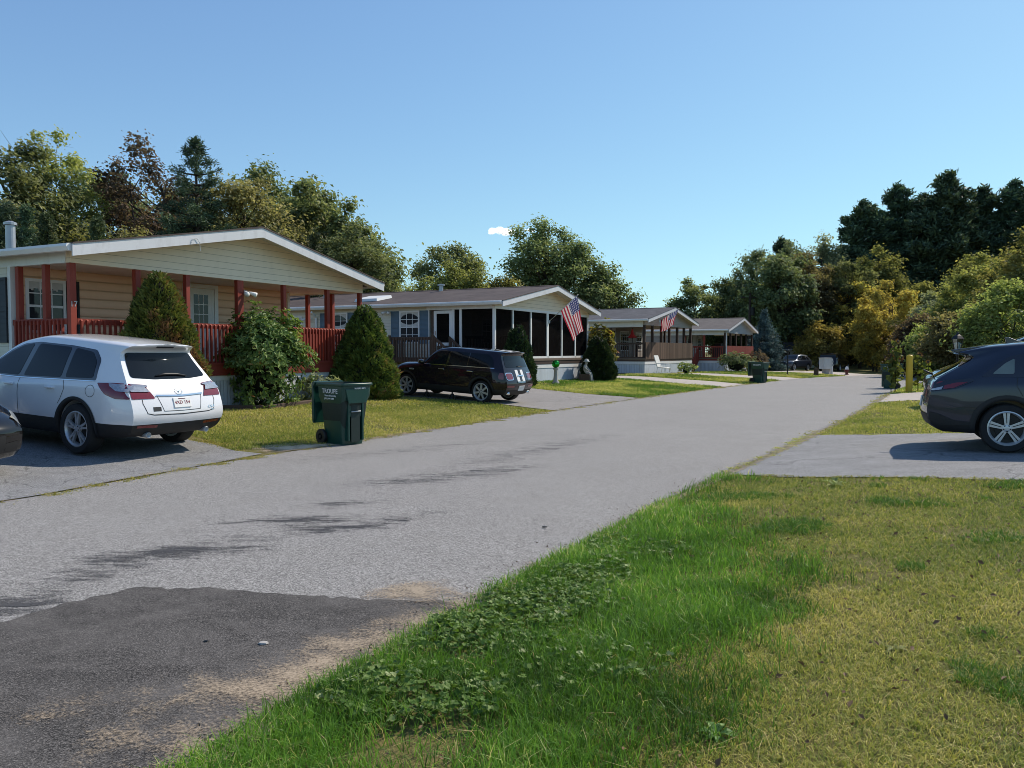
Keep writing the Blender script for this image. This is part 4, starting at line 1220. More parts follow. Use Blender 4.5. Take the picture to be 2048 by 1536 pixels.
M['side_glass'] = mat_glass_dark('side_glass', (0.14, 0.17, 0.15), 0.02, 0.8)  # opaque pane, colour lightened to stand for brightness seen through it
M['red_lens'] = mat_basic('red_lens', (0.17, 0.006, 0.009), 0.08, 0.25, 18, coat=1.0)
M['clear_lens'] = mat_basic('clear_lens', (0.42, 0.42, 0.44), 0.08, 0.5, 26, metal=0.5, coat=1.0)
M['headlight'] = mat_basic('headlight_lens', (0.55, 0.53, 0.44), 0.12, 0.25, 10, metal=0.3, coat=1.0)
M['plate'] = mat_basic('plate_white', (0.72, 0.72, 0.70), 0.45, 0.1, 8)
M['plate_ink'] = mat_basic('plate_ink', (0.2, 0.02, 0.03), 0.5, 0.1, 8)
M['piano'] = mat_basic('gloss_black', (0.008, 0.008, 0.009), 0.08, 0.2, 4, coat=1.0)
M['paint_white'] = mat_paint('paint_white', (0.78, 0.78, 0.79), dust=0.03)
M['paint_plum'] = mat_paint('paint_plum', (0.010, 0.005, 0.011), dust=0.008, rough=0.2, spec=.15)
M['paint_blue'] = mat_paint('paint_slate_blue', (0.015, 0.022, 0.040), dust=0.008, rough=0.25, metal=0.0, spec=.3)
M['paint_black'] = mat_paint('paint_black', (0.006, 0.006, 0.007), dust=0.006, rough=0.2, spec=.1)
M['paint_navy'] = mat_paint('paint_navy', (0.05, 0.065, 0.10), dust=0.02, rough=0.3, metal=0.5)

# =========================== white estate SUV
HD = (-0.894, 0.448); RT = (0.448, 0.894)
L_suv = [
    [(.30, 0, .30), (4.9, 0, .28)],
    [(.22, .70, .31), (.8, .84, .26), (4.3, .82, .26), (4.85, .60, .28)],
    [(.09, .80, .42), (.6, .935, .38), (4.4, .93, .38), (4.96, .68, .36)],
    [(.02, .82, .62), (.5, .960, .62), (4.4, .955, .6), (5.05, .70, .55)],
    [(.12, .82, .93), (.55, .955, .95), (4.3, .94, .88), (5.0, .70, .75)],
    [(.24, .77, 1.09), (.7, .905, 1.12), (2.5, .90, 1.07), (3.6, .88, 1.03), (4.3, .84, .95), (4.86, .64, .82)],
    [(.56, .63, 1.50), (1.0, .70, 1.55), (2.2, .69, 1.60), (2.8, .67, 1.54), (3.7, .80, 1.09), (4.3, .72, .99), (4.78, .58, .86)],
    [(.42, .55, 1.61), (1.0, .59, 1.665), (2.1, .59, 1.70), (2.75, .57, 1.62), (3.72, .60, 1.12), (4.3, .55, 1.03), (4.73, .45, .88)],
    [(.38, 0, 1.65), (1.0, 0, 1.71), (2.1, 0, 1.745), (2.7, 0, 1.68), (3.74, 0, 1.14), (4.3, 0, 1.06), (4.72, 0, .9)]]
c = Car('estate_car', 'white SUV parked tail out beside the red porch, white licence plate', 'car',
        (-6.35 + .448 * .83, 11.78 + .894 * .83), HD, dict(x=(1.10, 3.98), r=.372, w=.25, track=1.66), L_suv, M['paint_white'])
c.finish_body(.50, M['grey_plastic'], hw=.95)
c.arch(.055)
c.wheels(5, 'pair', .70)
dlo = [(.70, 1.10), (2.5, 1.055), (3.68, 1.06), (3.36, 1.22), (2.98, 1.455), (2.7, 1.56), (2.3, 1.60), (1.5, 1.578), (.95, 1.535), (.78, 1.40)]
c.both('window_surround', dlo, M['piano'], .003, rnd=.05)
for nm, po in (('side_window', [(.78, 1.135), (1.40, 1.11), (1.40, 1.545), (1.0, 1.50), (.84, 1.37)]),
               ('side_window', [(1.50, 1.105), (2.40, 1.08), (2.28, 1.575), (1.50, 1.55)]),
               ('side_window', [(2.52, 1.08), (3.52, 1.085), (3.28, 1.23), (2.94, 1.43), (2.70, 1.53), (2.42, 1.575)])):
    c.both(nm, po, M['car_glass'], .006, rnd=.05)
c.both('belt_moulding', [(.72, 1.088), (2.5, 1.044), (3.66, 1.05), (3.66, 1.062), (2.5, 1.056), (.72, 1.1)], M['chrome'], .007)
c.patch('rear_window', 'rear', [(-.67, 1.16), (-.3, 1.13), (.3, 1.13), (.67, 1.16), (.57, 1.515), (-.57, 1.515)], M['car_glass'], .006, rnd=.05)
c.patch('windscreen', 'top', [(2.82, -.56), (2.82, .56), (3.66, .70), (3.66, -.70)], M['car_glass'], .004, rnd=.06)
for sg in (1, -1):
    tl = c.patch('tail_light', 'side', [(.10, .865), (.30, .865), (.46, .92), (.66, 1.075), (.4, 1.085), (.13, 1.075)], M['red_lens'], .008, sg, rnd=.02)
    c.patch('clear_lens', 'side', [(.14, .965), (.30, .972), (.42, 1.03), (.46, 1.07), (.13, 1.06)], M['clear_lens'], .02, sg, par=tl, rnd=.012)
    t2 = c.patch('tail_light', 'rear', [(sg * .80, .865), (sg * .44, .865), (sg * .53, 1.03), (sg * .80, 1.07)][::sg], M['red_lens'], .008, rnd=.015)
    c.patch('clear_lens', 'rear', [(sg * .79, .965), (sg * .505, .955), (sg * .55, 1.018), (sg * .79, 1.052)][::sg], M['clear_lens'], .02, par=t2, rnd=.01)
    c.strip('panel_gap', 'rear', [(sg * .645, .86), (sg * .65, .8), (sg * .60, .66), (sg * .5, .635)], .012, M['black_plastic'])
    c.strip('panel_gap', 'side', [(1.42, 1.09), (1.36, .95), (1.44, .80), (1.50, .72)], .009, M['black_plastic'], sg=sg)
    c.strip('panel_gap', 'side', [(2.46, 1.05), (2.47, .8), (2.44, .5)], .009, M['black_plastic'], sg=sg)
    c.strip('panel_gap', 'side', [(3.62, 1.03), (3.60, .8), (3.50, .5)], .009, M['black_plastic'], sg=sg)
    c.patch('reflector', 'rear', [(sg * .74, .455), (sg * .42, .445), (sg * .42, .485), (sg * .74, .495)][::sg], M['red_lens'], .006)
    for x in (1.68, 2.68): c.at_box('door_handle', 'side', x, .945, (.19, .035, .035), M['paint_white'], sg, .004, bevel=.012)
    p_ = Vector((.02, sg * .53, .315))
    MB().lathe([(.036, .3), (.042, .06), (.036, .055), (.034, .2)], (0, sg * .53, .335), 'x', 16).build('exhaust', M['galv'], c.root, smooth=True)
    fl = [(.78 + .1 * math.cos(k * PI / 8), .95 + .085 * math.sin(k * PI / 8)) for k in range(16)]
    if sg == 1: c.strip('fuel_flap', 'side', fl, .007, M['grey_plastic'], sg=sg, close=True)
c.strip('panel_gap', 'rear', [(-.5, .635), (0, .625), (.5, .635)], .014, M['black_plastic'])
c.strip('plate_recess', 'rear', [(-.40, .90), (-.33, .68), (0, .675), (.33, .68), (.40, .90)], .009, M['grey_plastic'])
c.strip('tailgate_trim', 'rear', [(-.42, .905), (0, .89), (.42, .905)], .022, M['chrome'], off=.012)
pl, fm = c.at_box('licence_plate', 'rear', 0.0, .79, (.305, .152, .012), M['plate'])
glyphs('4XD 154', .074, M['plate_ink'], pl, 'plate_number', fm)
glyphs('Massachusetts', .022, M['plate_ink'], pl, 'plate_state', fm @ Matrix.Translation((0, .06, 0)))
# winged ring badge
p, n = c.hit(*c.ray('rear', 0, .965))
rg = Vector((0, -1, 0)); upv = rg.cross(n) * -1
if upv.z < 0: upv = -upv
bd = MB(); N = 28
for (ra, rb, o0) in ((.074, .060, .012),):
    vs = []
    for i in range(N):
        a = 2 * PI * i / N
        for r in (ra, rb):
            vs.append(p + n * o0 + rg * (r * math.cos(a)) + upv * (r * .82 * math.sin(a)))
    bd.add(vs, [(2 * i, 2 * i + 1, (2 * i + 3) % (2 * N), (2 * i + 2) % (2 * N)) for i in range(N)])
for sg in (-1, 1):
    pts = [(0, -.03), (0, -.005), (sg * .03, .028), (sg * .064, .034), (sg * .052, .012), (sg * .03, .005)]
    bd.add([p + n * .0125 + rg * a + upv * b for a, b in pts], [(0, 1, 2, 5), (5, 2, 3, 4)])
bd.build('badge', M['chrome'], c.root)
_, fm = c.at_box('badge_plinth', 'rear', -.56, .70, (.16, .03, .002), M['paint_white'])
glyphs('CX-9', .062, M['chrome'], c.root, 'model_lettering', fm)
glyphs('AWD', .03, M['chrome'], c.root, 'model_lettering', fm @ Matrix.Translation((0.02, -.045, 0)))
stk, _ = c.at_box('bumper_sticker', 'rear', .44, .715, (.13, .065, .002), M['black_plastic'], bevel=0)
MB().tube([Vector(c.hit(*c.ray('rear', y, z))[0]) + Vector((-.02, 0, .01)) for y, z in ((.28, 1.175), (.1, 1.195), (-.1, 1.19), (-.27, 1.165))], [.008, .02, .018, .008], 8).build('rear_wiper', M['black_plastic'], c.root, smooth=True)
c.mirror(3.42, 1.13, .93, M['paint_white'])
c.patch('brake_light', 'rear', [(-.16, 1.59), (.16, 1.59), (.16, 1.615), (-.16, 1.615)], M['grey_plastic'], .004)
c.patch('head_light', 'front', [(.72, .72), (.45, .68), (.42, .80), (.66, .86)], M['headlight'], .006); c.patch('head_light', 'front', [(-.72, .72), (-.66, .86), (-.42, .80), (-.45, .68)], M['headlight'], .006)
SUV = c

# =========================== dark plum hatchback
L_mini = [
    [(.2, 0, .25), (4.1, 0, .24)],
    [(.15, .62, .27), (.7, .78, .23), (3.6, .76, .22), (4.08, .52, .25)],
    [(.06, .72, .38), (.5, .87, .35), (3.8, .86, .34), (4.18, .58, .35)],
    [(.0, .75, .58), (.45, .90, .60), (3.8, .89, .6), (4.24, .60, .56)],
    [(.10, .76, .86), (.5, .89, .88), (3.7, .87, .84), (4.19, .60, .74)],
    [(.16, .72, .97), (.5, .855, .99), (2.0, .85, .98), (3.0, .83, .955), (3.7, .80, .9), (4.12, .58, .80)],
    [(.32, .63, 1.30), (.7, .70, 1.34), (2.0, .69, 1.36), (2.45, .67, 1.32), (3.02, .76, 1.0), (3.7, .7, .94), (4.08, .53, .83)],
    [(.21, .57, 1.385), (.7, .61, 1.41), (1.9, .61, 1.435), (2.42, .59, 1.38), (3.04, .6, 1.02), (3.7, .55, .97), (4.05, .44, .85)],
    [(.19, 0, 1.41), (.7, 0, 1.435), (1.9, 0, 1.46), (2.38, 0, 1.41), (3.07, 0, 1.035), (3.7, 0, .99), (4.03, 0, .86)]]
L_mini = L_mini[:5] + [[(x, y, z * 1.03) for x, y, z in l] for l in L_mini[5:6]] + [[(x, y, z * (1.065 if x < 2.6 else 1.03)) for x, y, z in l] for l in L_mini[6:]]
c = Car('hatchback', 'very dark plum hatchback with chrome handles parked behind the widest conical spruce', 'car',
        (-.86 + .50 * .76, 22.95 + .866 * .76), (-.866, .50), dict(x=(.80, 3.47), r=.325, w=.215, track=1.54), L_mini, M['paint_plum'])
c.finish_body(.42, M['grey_plastic'], hw=.89)
c.arch(.065)
c.wheels(7, 'single', .76)
c.both('side_window', [(.42, 1.035), (2.99, 1.01), (2.62, 1.29), (2.42, 1.385), (1.9, 1.42), (.66, 1.40), (.5, 1.28)], M['car_glass'], .005, rnd=.05)
c.both('belt_moulding', [(.40, 1.013), (2.98, .99), (2.98, 1.006), (.40, 1.031)], M['chrome'], .006)
for x, w in ((1.30, .03), (1.98, .07)): c.both('window_pillar', [(x, 1.03), (x + w, 1.03), (x + w - .03, 1.41), (x - .03, 1.41)], M['piano'], .008)
c.patch('rear_window', 'rear', [(-.62, 1.05), (.62, 1.05), (.55, 1.375), (-.55, 1.375)], M['car_glass'], .006, rnd=.07)
c.patch('windscreen', 'top', [(2.45, -.56), (2.45, .56), (3.0, .68), (3.0, -.68)], M['car_glass'], .004, rnd=.06)
def rrect(y0, y1, z0, z1): return [(y0, z0), (y1, z0), (y1, z1), (y0, z1)]
for sg in (1, -1):
    y0, y1 = sorted((sg * .40, sg * .73))
    ch = c.patch('light_surround', 'rear', rrect(y0, y1, .70, .91), M['chrome'], .008, rnd=.07)
    c.patch('tail_light', 'rear', rrect(y0 + .02, y1 - .02, .72, .89), M['red_lens'], .013, par=ch, rnd=.06)
    c.patch('reflector', 'rear', [(sg * .74, .50), (sg * .40, .49), (sg * .40, .545), (sg * .74, .56)][::sg], M['red_lens'], .007, rnd=.01)
    c.patch('tail_light', 'side', [(.10, .72), (.24, .72), (.26, .80), (.24, .90), (.13, .90)], M['red_lens'], .008, sg, rnd=.03)
    c.strip('panel_gap', 'side', [(1.93, .97), (1.92, .6), (1.88, .42)], .008, M['black_plastic'], sg=sg)
    c.strip('panel_gap', 'side', [(3.05, .95), (3.02, .6), (2.95, .42)], .008, M['black_plastic'], sg=sg)
    c.strip('panel_gap', 'side', [(1.05, .97), (1.1, .75), (1.18, .62)], .008, M['black_plastic'], sg=sg)
    for x in (1.18, 2.18): c.at_box('door_handle', 'side', x, .885, (.2, .028, .03), M['chrome'], sg, .004, bevel=.01)
    c.at_box('side_vent', 'side', 3.28, .82, (.16, .05, .015), M['clear_lens'], sg, .0, bevel=.01)
    c.patch('bonnet_stripe', 'top', rrect(.2, .75, *sorted((sg * .12, sg * .26))), M['plate'], .004)
    c.patch('tailgate_stripe', 'rear', rrect(*sorted((sg * .07, sg * .22)), .66, .985), M['plate'], .005)
    MB().tube([(.3, sg * .56, .32), (.03, sg * .56, .32)], .045, 14).build('exhaust', M['chrome'], c.root, smooth=True)
c.strip('panel_gap', 'rear', [(0, 1.02), (0, .62)], .012, M['black_plastic'], off=.007)
c.strip('tailgate_handle', 'rear', [(-.16, .82), (.16, .82)], .035, M['chrome'], off=.02)
glyphs('CLUBMAN', .06, M['chrome'], c.root, 'model_lettering', c.at_box('badge_plinth', 'rear', 0, .64, (.5, .05, .002), M['paint_plum'])[1] @ Matrix.Scale(1.5, 4, (1, 0, 0)))
pl, fm = c.at_box('licence_plate', 'rear', 0, .46, (.305, .152, .012), M['plate'])
MB().tube([Vector(c.hit(*c.ray('rear', y, 1.08))[0]) + Vector((-.02, 0, .0)) for y in (-.3, -.1, .05)], [.007, .014, .01], 8).build('rear_wiper', M['black_plastic'], c.root, smooth=True)
c.mirror(2.86, 1.06, .88, M['piano'])
c.patch('head_light', 'front', rrect(.42, .64, .66, .84), M['headlight'], .006, rnd=.08); c.patch('head_light', 'front', rrect(-.64, -.42, .66, .84), M['headlight'], .006, rnd=.08)

# =========================== slate blue SUV on the right
L_hr = [
    [(.32, 0, .28), (4.3, 0, .26)],
    [(.24, .68, .29), (.75, .82, .27), (3.8, .8, .26), (4.25, .58, .28)],
    [(.06, .76, .43), (.6, .905, .40), (3.9, .9, .38), (4.34, .64, .38)],
    [(.02, .78, .62), (.6, .92, .64), (3.9, .91, .62), (4.43, .66, .58)],
    [(.08, .80, .88), (.6, .91, .92), (3.8, .9, .88), (4.38, .66, .78)],
    [(.13, .74, 1.03), (.7, .875, 1.07), (2.2, .87, 1.02), (3.1, .84, .99), (3.8, .8, .93), (4.3, .6, .84)],
    [(.66, .62, 1.37), (1.1, .68, 1.45), (2.0, .68, 1.49), (2.5, .66, 1.42), (3.15, .76, 1.03), (3.8, .7, .96), (4.26, .54, .86)],
    [(.47, .54, 1.455), (1.0, .59, 1.53), (1.9, .59, 1.56), (2.45, .57, 1.49), (3.18, .6, 1.05), (3.8, .55, .99), (4.22, .44, .88)],
    [(.42, 0, 1.485), (1.0, 0, 1.565), (1.9, 0, 1.595), (2.4, 0, 1.53), (3.2, 0, 1.07), (3.8, 0, 1.01), (4.2, 0, .89)]]
hx, hy = .905, -.425
c = Car('crossover_car', 'slate blue SUV cut off by the right edge, tail towards the road', 'car',
        (7.09 + .425 * .76, 11.42 + .905 * .76), (hx, hy), dict(x=(1.02, 3.66), r=.347, w=.22, track=1.58), L_hr, M['paint_blue'])
c.finish_body(.40, M['grey_plastic'], hw=.905)
c.arch(.075)
c.wheels(5, 'wide', .70)
c.both('window_surround', [(.72, 1.09), (1.4, 1.06), (3.12, 1.02), (2.74, 1.26), (2.45, 1.40), (2.0, 1.475), (1.5, 1.455), (1.08, 1.36), (.9, 1.24)], M['piano'], .004, rnd=.04)
c.both('side_window', [(.86, 1.125), (1.13, 1.115), (1.15, 1.335), (1.03, 1.27)], M['side_glass'], .008, rnd=.03)
c.both('side_window', [(1.27, 1.09), (2.12, 1.065), (2.08, 1.45), (1.46, 1.42), (1.30, 1.33)], M['side_glass'], .008, rnd=.06)
c.both('side_window', [(2.22, 1.06), (2.98, 1.04), (2.70, 1.235), (2.44, 1.375), (2.18, 1.445)], M['car_glass'], .008, rnd=.05)
c.patch('rear_window', 'rear', [(-.66, 1.09), (.66, 1.09), (.58, 1.375), (-.58, 1.375)], M['car_glass'], .006, rnd=.05)
for sg in (1, -1):
    tl = c.patch('tail_light', 'side', [(.07, .89), (.40, .93), (.64, 1.04), (.60, 1.07), (.15, 1.045)], M['piano'], .008, sg, rnd=.015)
    c.patch('red_lens', 'side', [(.24, .925), (.38, .94), (.56, 1.02), (.40, 1.01), (.26, .975)], M['red_lens'], .012, sg, par=tl, rnd=.01)
    c.patch('clear_lens', 'side', [(.08, .905), (.22, .92), (.24, .96), (.10, .93)], M['clear_lens'], .012, sg, par=tl, rnd=.005)
    c.patch('tail_light', 'rear', [(sg * .79, .90), (sg * .45, .92), (sg * .45, 1.0), (sg * .78, 1.04)][::sg], M['red_lens'], .008, rnd=.015)
    c.strip('panel_gap', 'side', [(1.17, 1.07), (1.15, .95), (1.22, .80)], .008, M['black_plastic'], sg=sg)
    c.strip('panel_gap', 'side', [(2.2, 1.04), (2.2, .42)], .008, M['black_plastic'], sg=sg)
    c.strip('body_crease', 'side', [(.42, .66), (.68, .655)], .006, M['black_plastic'], sg=sg)
    c.at_box('door_handle', 'side', 1.62, .93, (.2, .035, .03), M['paint_blue'], sg, .004, bevel=.012)
    c.patch('rear_cladding', 'side', [(.04, .40), (.60, .40), (.60, .44), (.36, .47), (.18, .56), (.05, .60)], M['grey_plastic'], .009, sg, rnd=.02)
c.patch('rear_cladding', 'rear', [(-.8, .40), (.8, .40), (.8, .57), (-.8, .57)], M['grey_plastic'], .007)
MB().prism([(.36, 1.485), (.50, 1.42), (.62, 1.40), (.74, 1.45), (.9, 1.535), (.44, 1.50)], -.52, .52).build('spoiler', M['paint_blue'], c.root, bevel=.01)
mb = MB(); mb.prism([(1.14, 1.56), (1.45, 1.56), (1.28, 1.595), (1.18, 1.645), (1.12, 1.65)], -.025, .025); mb.build('roof_antenna', M['paint_blue'], c.root, bevel=.008)
MB().tube([(.15, .02, 1.12), (.06, .02, 1.17), (.02, .1, 1.2)], [.016, .014, .008], 8).build('rear_wiper', M['black_plastic'], c.root, smooth=True)
c.mirror(2.95, 1.08, .9, M['paint_blue'])
c.at_box('licence_plate', 'rear', 0, .72, (.305, .152, .012), M['plate'])

# =========================== front corner of the black saloon at the left edge
L_sed = [
    [(.3, 0, .22), (4.7, 0, .20)],
    [(.2, .65, .24), (.8, .8, .2), (4.1, .8, .2), (4.72, .62, .22)],
    [(.08, .72, .36), (.6, .88, .34), (4.2, .885, .34), (4.82, .66, .36)],
    [(.04, .74, .56), (.6, .90, .56), (4.2, .90, .56), (4.84, .66, .54)],
    [(.10, .72, .78), (.6, .89, .80), (4.1, .88, .76), (4.72, .62, .70)],
    [(.16, .68, .92), (.7, .85, .95), (3.2, .85, .92), (4.0, .82, .84), (4.62, .58, .76)],
    [(.2, .60, .98), (1.0, .66, 1.3), (2.0, .64, 1.38), (2.5, .62, 1.33), (3.3, .76, .96), (4.0, .72, .88), (4.58, .50, .79)],
    [(.2, .5, 1.0), (1.1, .56, 1.38), (2.0, .56, 1.43), (2.5, .55, 1.38), (3.35, .6, .99), (4.0, .56, .91), (4.56, .40, .81)],
    [(.2, 0, 1.02), (1.1, 0, 1.41), (2.0, 0, 1.46), (2.45, 0, 1.41), (3.4, 0, 1.01), (4.0, 0, .93), (4.55, 0, .82)]]
xf_, yf_ = -6.34, 10.15     # near front corner
c = Car('saloon_car', 'nose of a black car with a cloudy headlight at the left edge of the picture', 'car',
        (xf_ - .894 * 3.75 - .448 * .62, yf_ + .448 * 3.75 - .894 * .62), (.894, -.448), dict(x=(1.0, 3.75), r=.325, w=.21, track=1.56), L_sed, M['paint_black'], bulge=(.06, .14))
c.finish_body(hw=.88)
c.wheels(5, 'single', .68)
for sg in (1, -1):
    c.patch('head_light', 'side', [(4.34, .64), (4.60, .585), (4.80, .575), (4.73, .715), (4.45, .765), (4.32, .73)], M['headlight'], .012, sg, rnd=.03)
    for k in range(4): c.strip('grille_fin', 'side', [(4.50, .34 + .035 * k), (4.76, .33 + .035 * k)], .010, M['chrome'], .012, sg)
    c.both('side_window', [(1.1, 1.0), (3.2, .96), (2.55, 1.3), (2.0, 1.36), (1.35, 1.28)], M['car_glass'], .005, rnd=.05) if sg == 1 else None
    c.patch('fog_light', 'front', [(sg * .60, .30), (sg * .40, .30), (sg * .40, .42), (sg * .60, .44)][::sg], M['black_plastic'], .006)
c.patch('windscreen', 'top', [(2.55, -.54), (2.55, .54), (3.3, .68), (3.3, -.68)], M['car_glass'], .004, rnd=.06)
c.patch('grille', 'front', rrect(-.4, .4, .30, .52), M['black_plastic'], .006)

# =========================== cars further off (same maker, fewer details)
def far_car(name, label, pos, head, lines, paint, wh, glass, rear=None, front=None):
    c = Car(name, label, 'car', pos, head, wh, lines, paint, nx=44, nj=4, K=5)
    c.finish_body(.42, M['grey_plastic'], hw=.9)
    c.wheels(5, 'single', .68)
    for g_ in glass: c.both('side_window', g_, M['car_glass'], .006, rnd=.05)
    return c
gl_hr = [[(.75, 1.10), (1.28, 1.09), (1.25, 1.38), (1.05, 1.36)], [(1.36, 1.085), (2.12, 1.065), (2.08, 1.45), (1.45, 1.42)], [(2.2, 1.06), (3.0, 1.03), (2.70, 1.25), (2.44, 1.385), (2.16, 1.45)]]
def sc_lines(L, kx, ky, kz): return [[(x * kx, y * ky, z * kz) for x, y, z in l] for l in L]
c = far_car('distant_car', 'dark blue SUV with a bright roof, seen from the front beyond the white utility cabinet', (28.4, 79), (-.74, -.67), L_hr, M['paint_navy'], dict(x=(1.02, 3.66), r=.347, w=.22, track=1.58), gl_hr)
c.patch('windscreen', 'top', [(2.5, -.56), (2.5, .56), (3.14, .70), (3.14, -.70)], M['car_glass'], .004, rnd=.06)
for sg in (1, -1): c.patch('head_light', 'front', [(sg * .64, .72), (sg * .40, .70), (sg * .42, .80), (sg * .62, .84)][::sg], M['headlight'], .006)
c.patch('grille', 'front', rrect(-.38, .38, .45, .72), M['black_plastic'], .006)
c.at_box('licence_plate', 'front', 0, .56, (.3, .15, .012), M['plate'])
c.mirror(2.95, 1.08, .9, M['paint_navy'])
L_van = sc_lines(L_suv, 1.0, 1.0, 1.03)
L_van[6] = [(.40, .70, 1.58), (1.0, .74, 1.62), (2.2, .73, 1.64), (2.9, .70, 1.56), (3.75, .80, 1.12), (4.3, .72, 1.02), (4.78, .58, .9)]
L_van[7] = [(.34, .62, 1.70), (1.0, .64, 1.74), (2.2, .64, 1.75), (2.85, .60, 1.65), (3.78, .60, 1.15), (4.3, .55, 1.06), (4.73, .45, .92)]
L_van[8] = [(.32, 0, 1.73), (1.0, 0, 1.77), (2.2, 0, 1.78), (2.8, 0, 1.69), (3.8, 0, 1.17), (4.3, 0, 1.08), (4.72, 0, .93)]
gl_van = [[(.6, 1.17), (1.42, 1.15), (1.42, 1.58), (.72, 1.57)], [(1.5, 1.14), (2.4, 1.12), (2.3, 1.60), (1.5, 1.59)], [(2.5, 1.12), (3.5, 1.11), (3.24, 1.28), (2.92, 1.48), (2.7, 1.56), (2.42, 1.60)]]
c = far_car('distant_car', 'black van side on at the far end of the road behind the fire hydrant', (30.6, 77), (.6, .8), L_van, M['paint_black'], dict(x=(1.10, 3.98), r=.36, w=.24, track=1.66), gl_van)
c = far_car('distant_car', 'black pickup nose showing past the tail of the slate blue SUV', (14.98, 20.3), (-.93, .37), sc_lines(L_van, 1, 1, 1.06), M['paint_black'], dict(x=(1.10, 3.98), r=.39, w=.26, track=1.68), [[(x, z * 1.06) for x, z in p] for p in gl_van])
c.patch('windscreen', 'top', [(2.95, -.56), (2.95, .56), (3.7, .70), (3.7, -.70)], M['car_glass'], .004, rnd=.06)
for sg in (1, -1): c.patch('head_light', 'front', [(sg * .70, .78), (sg * .42, .76), (sg * .44, .90), (sg * .66, .92)][::sg], M['headlight'], .006)
# ------------------------------------------------------------------ bins, posts, flags and other things
M['bin_green'] = mat_basic('bin_green', (0.006, 0.050, 0.038), 0.32, 0.18, 3, spec=0.5, bump=0.04, bscale=220, dirt=0.03)
M['bin_dark'] = mat_basic('bin_inside', (0.004, 0.018, 0.014), 0.6, 0.2, 3)
M['decal_white'] = mat_basic('decal_white', (0.72, 0.74, 0.73), 0.5, 0.1, 20)

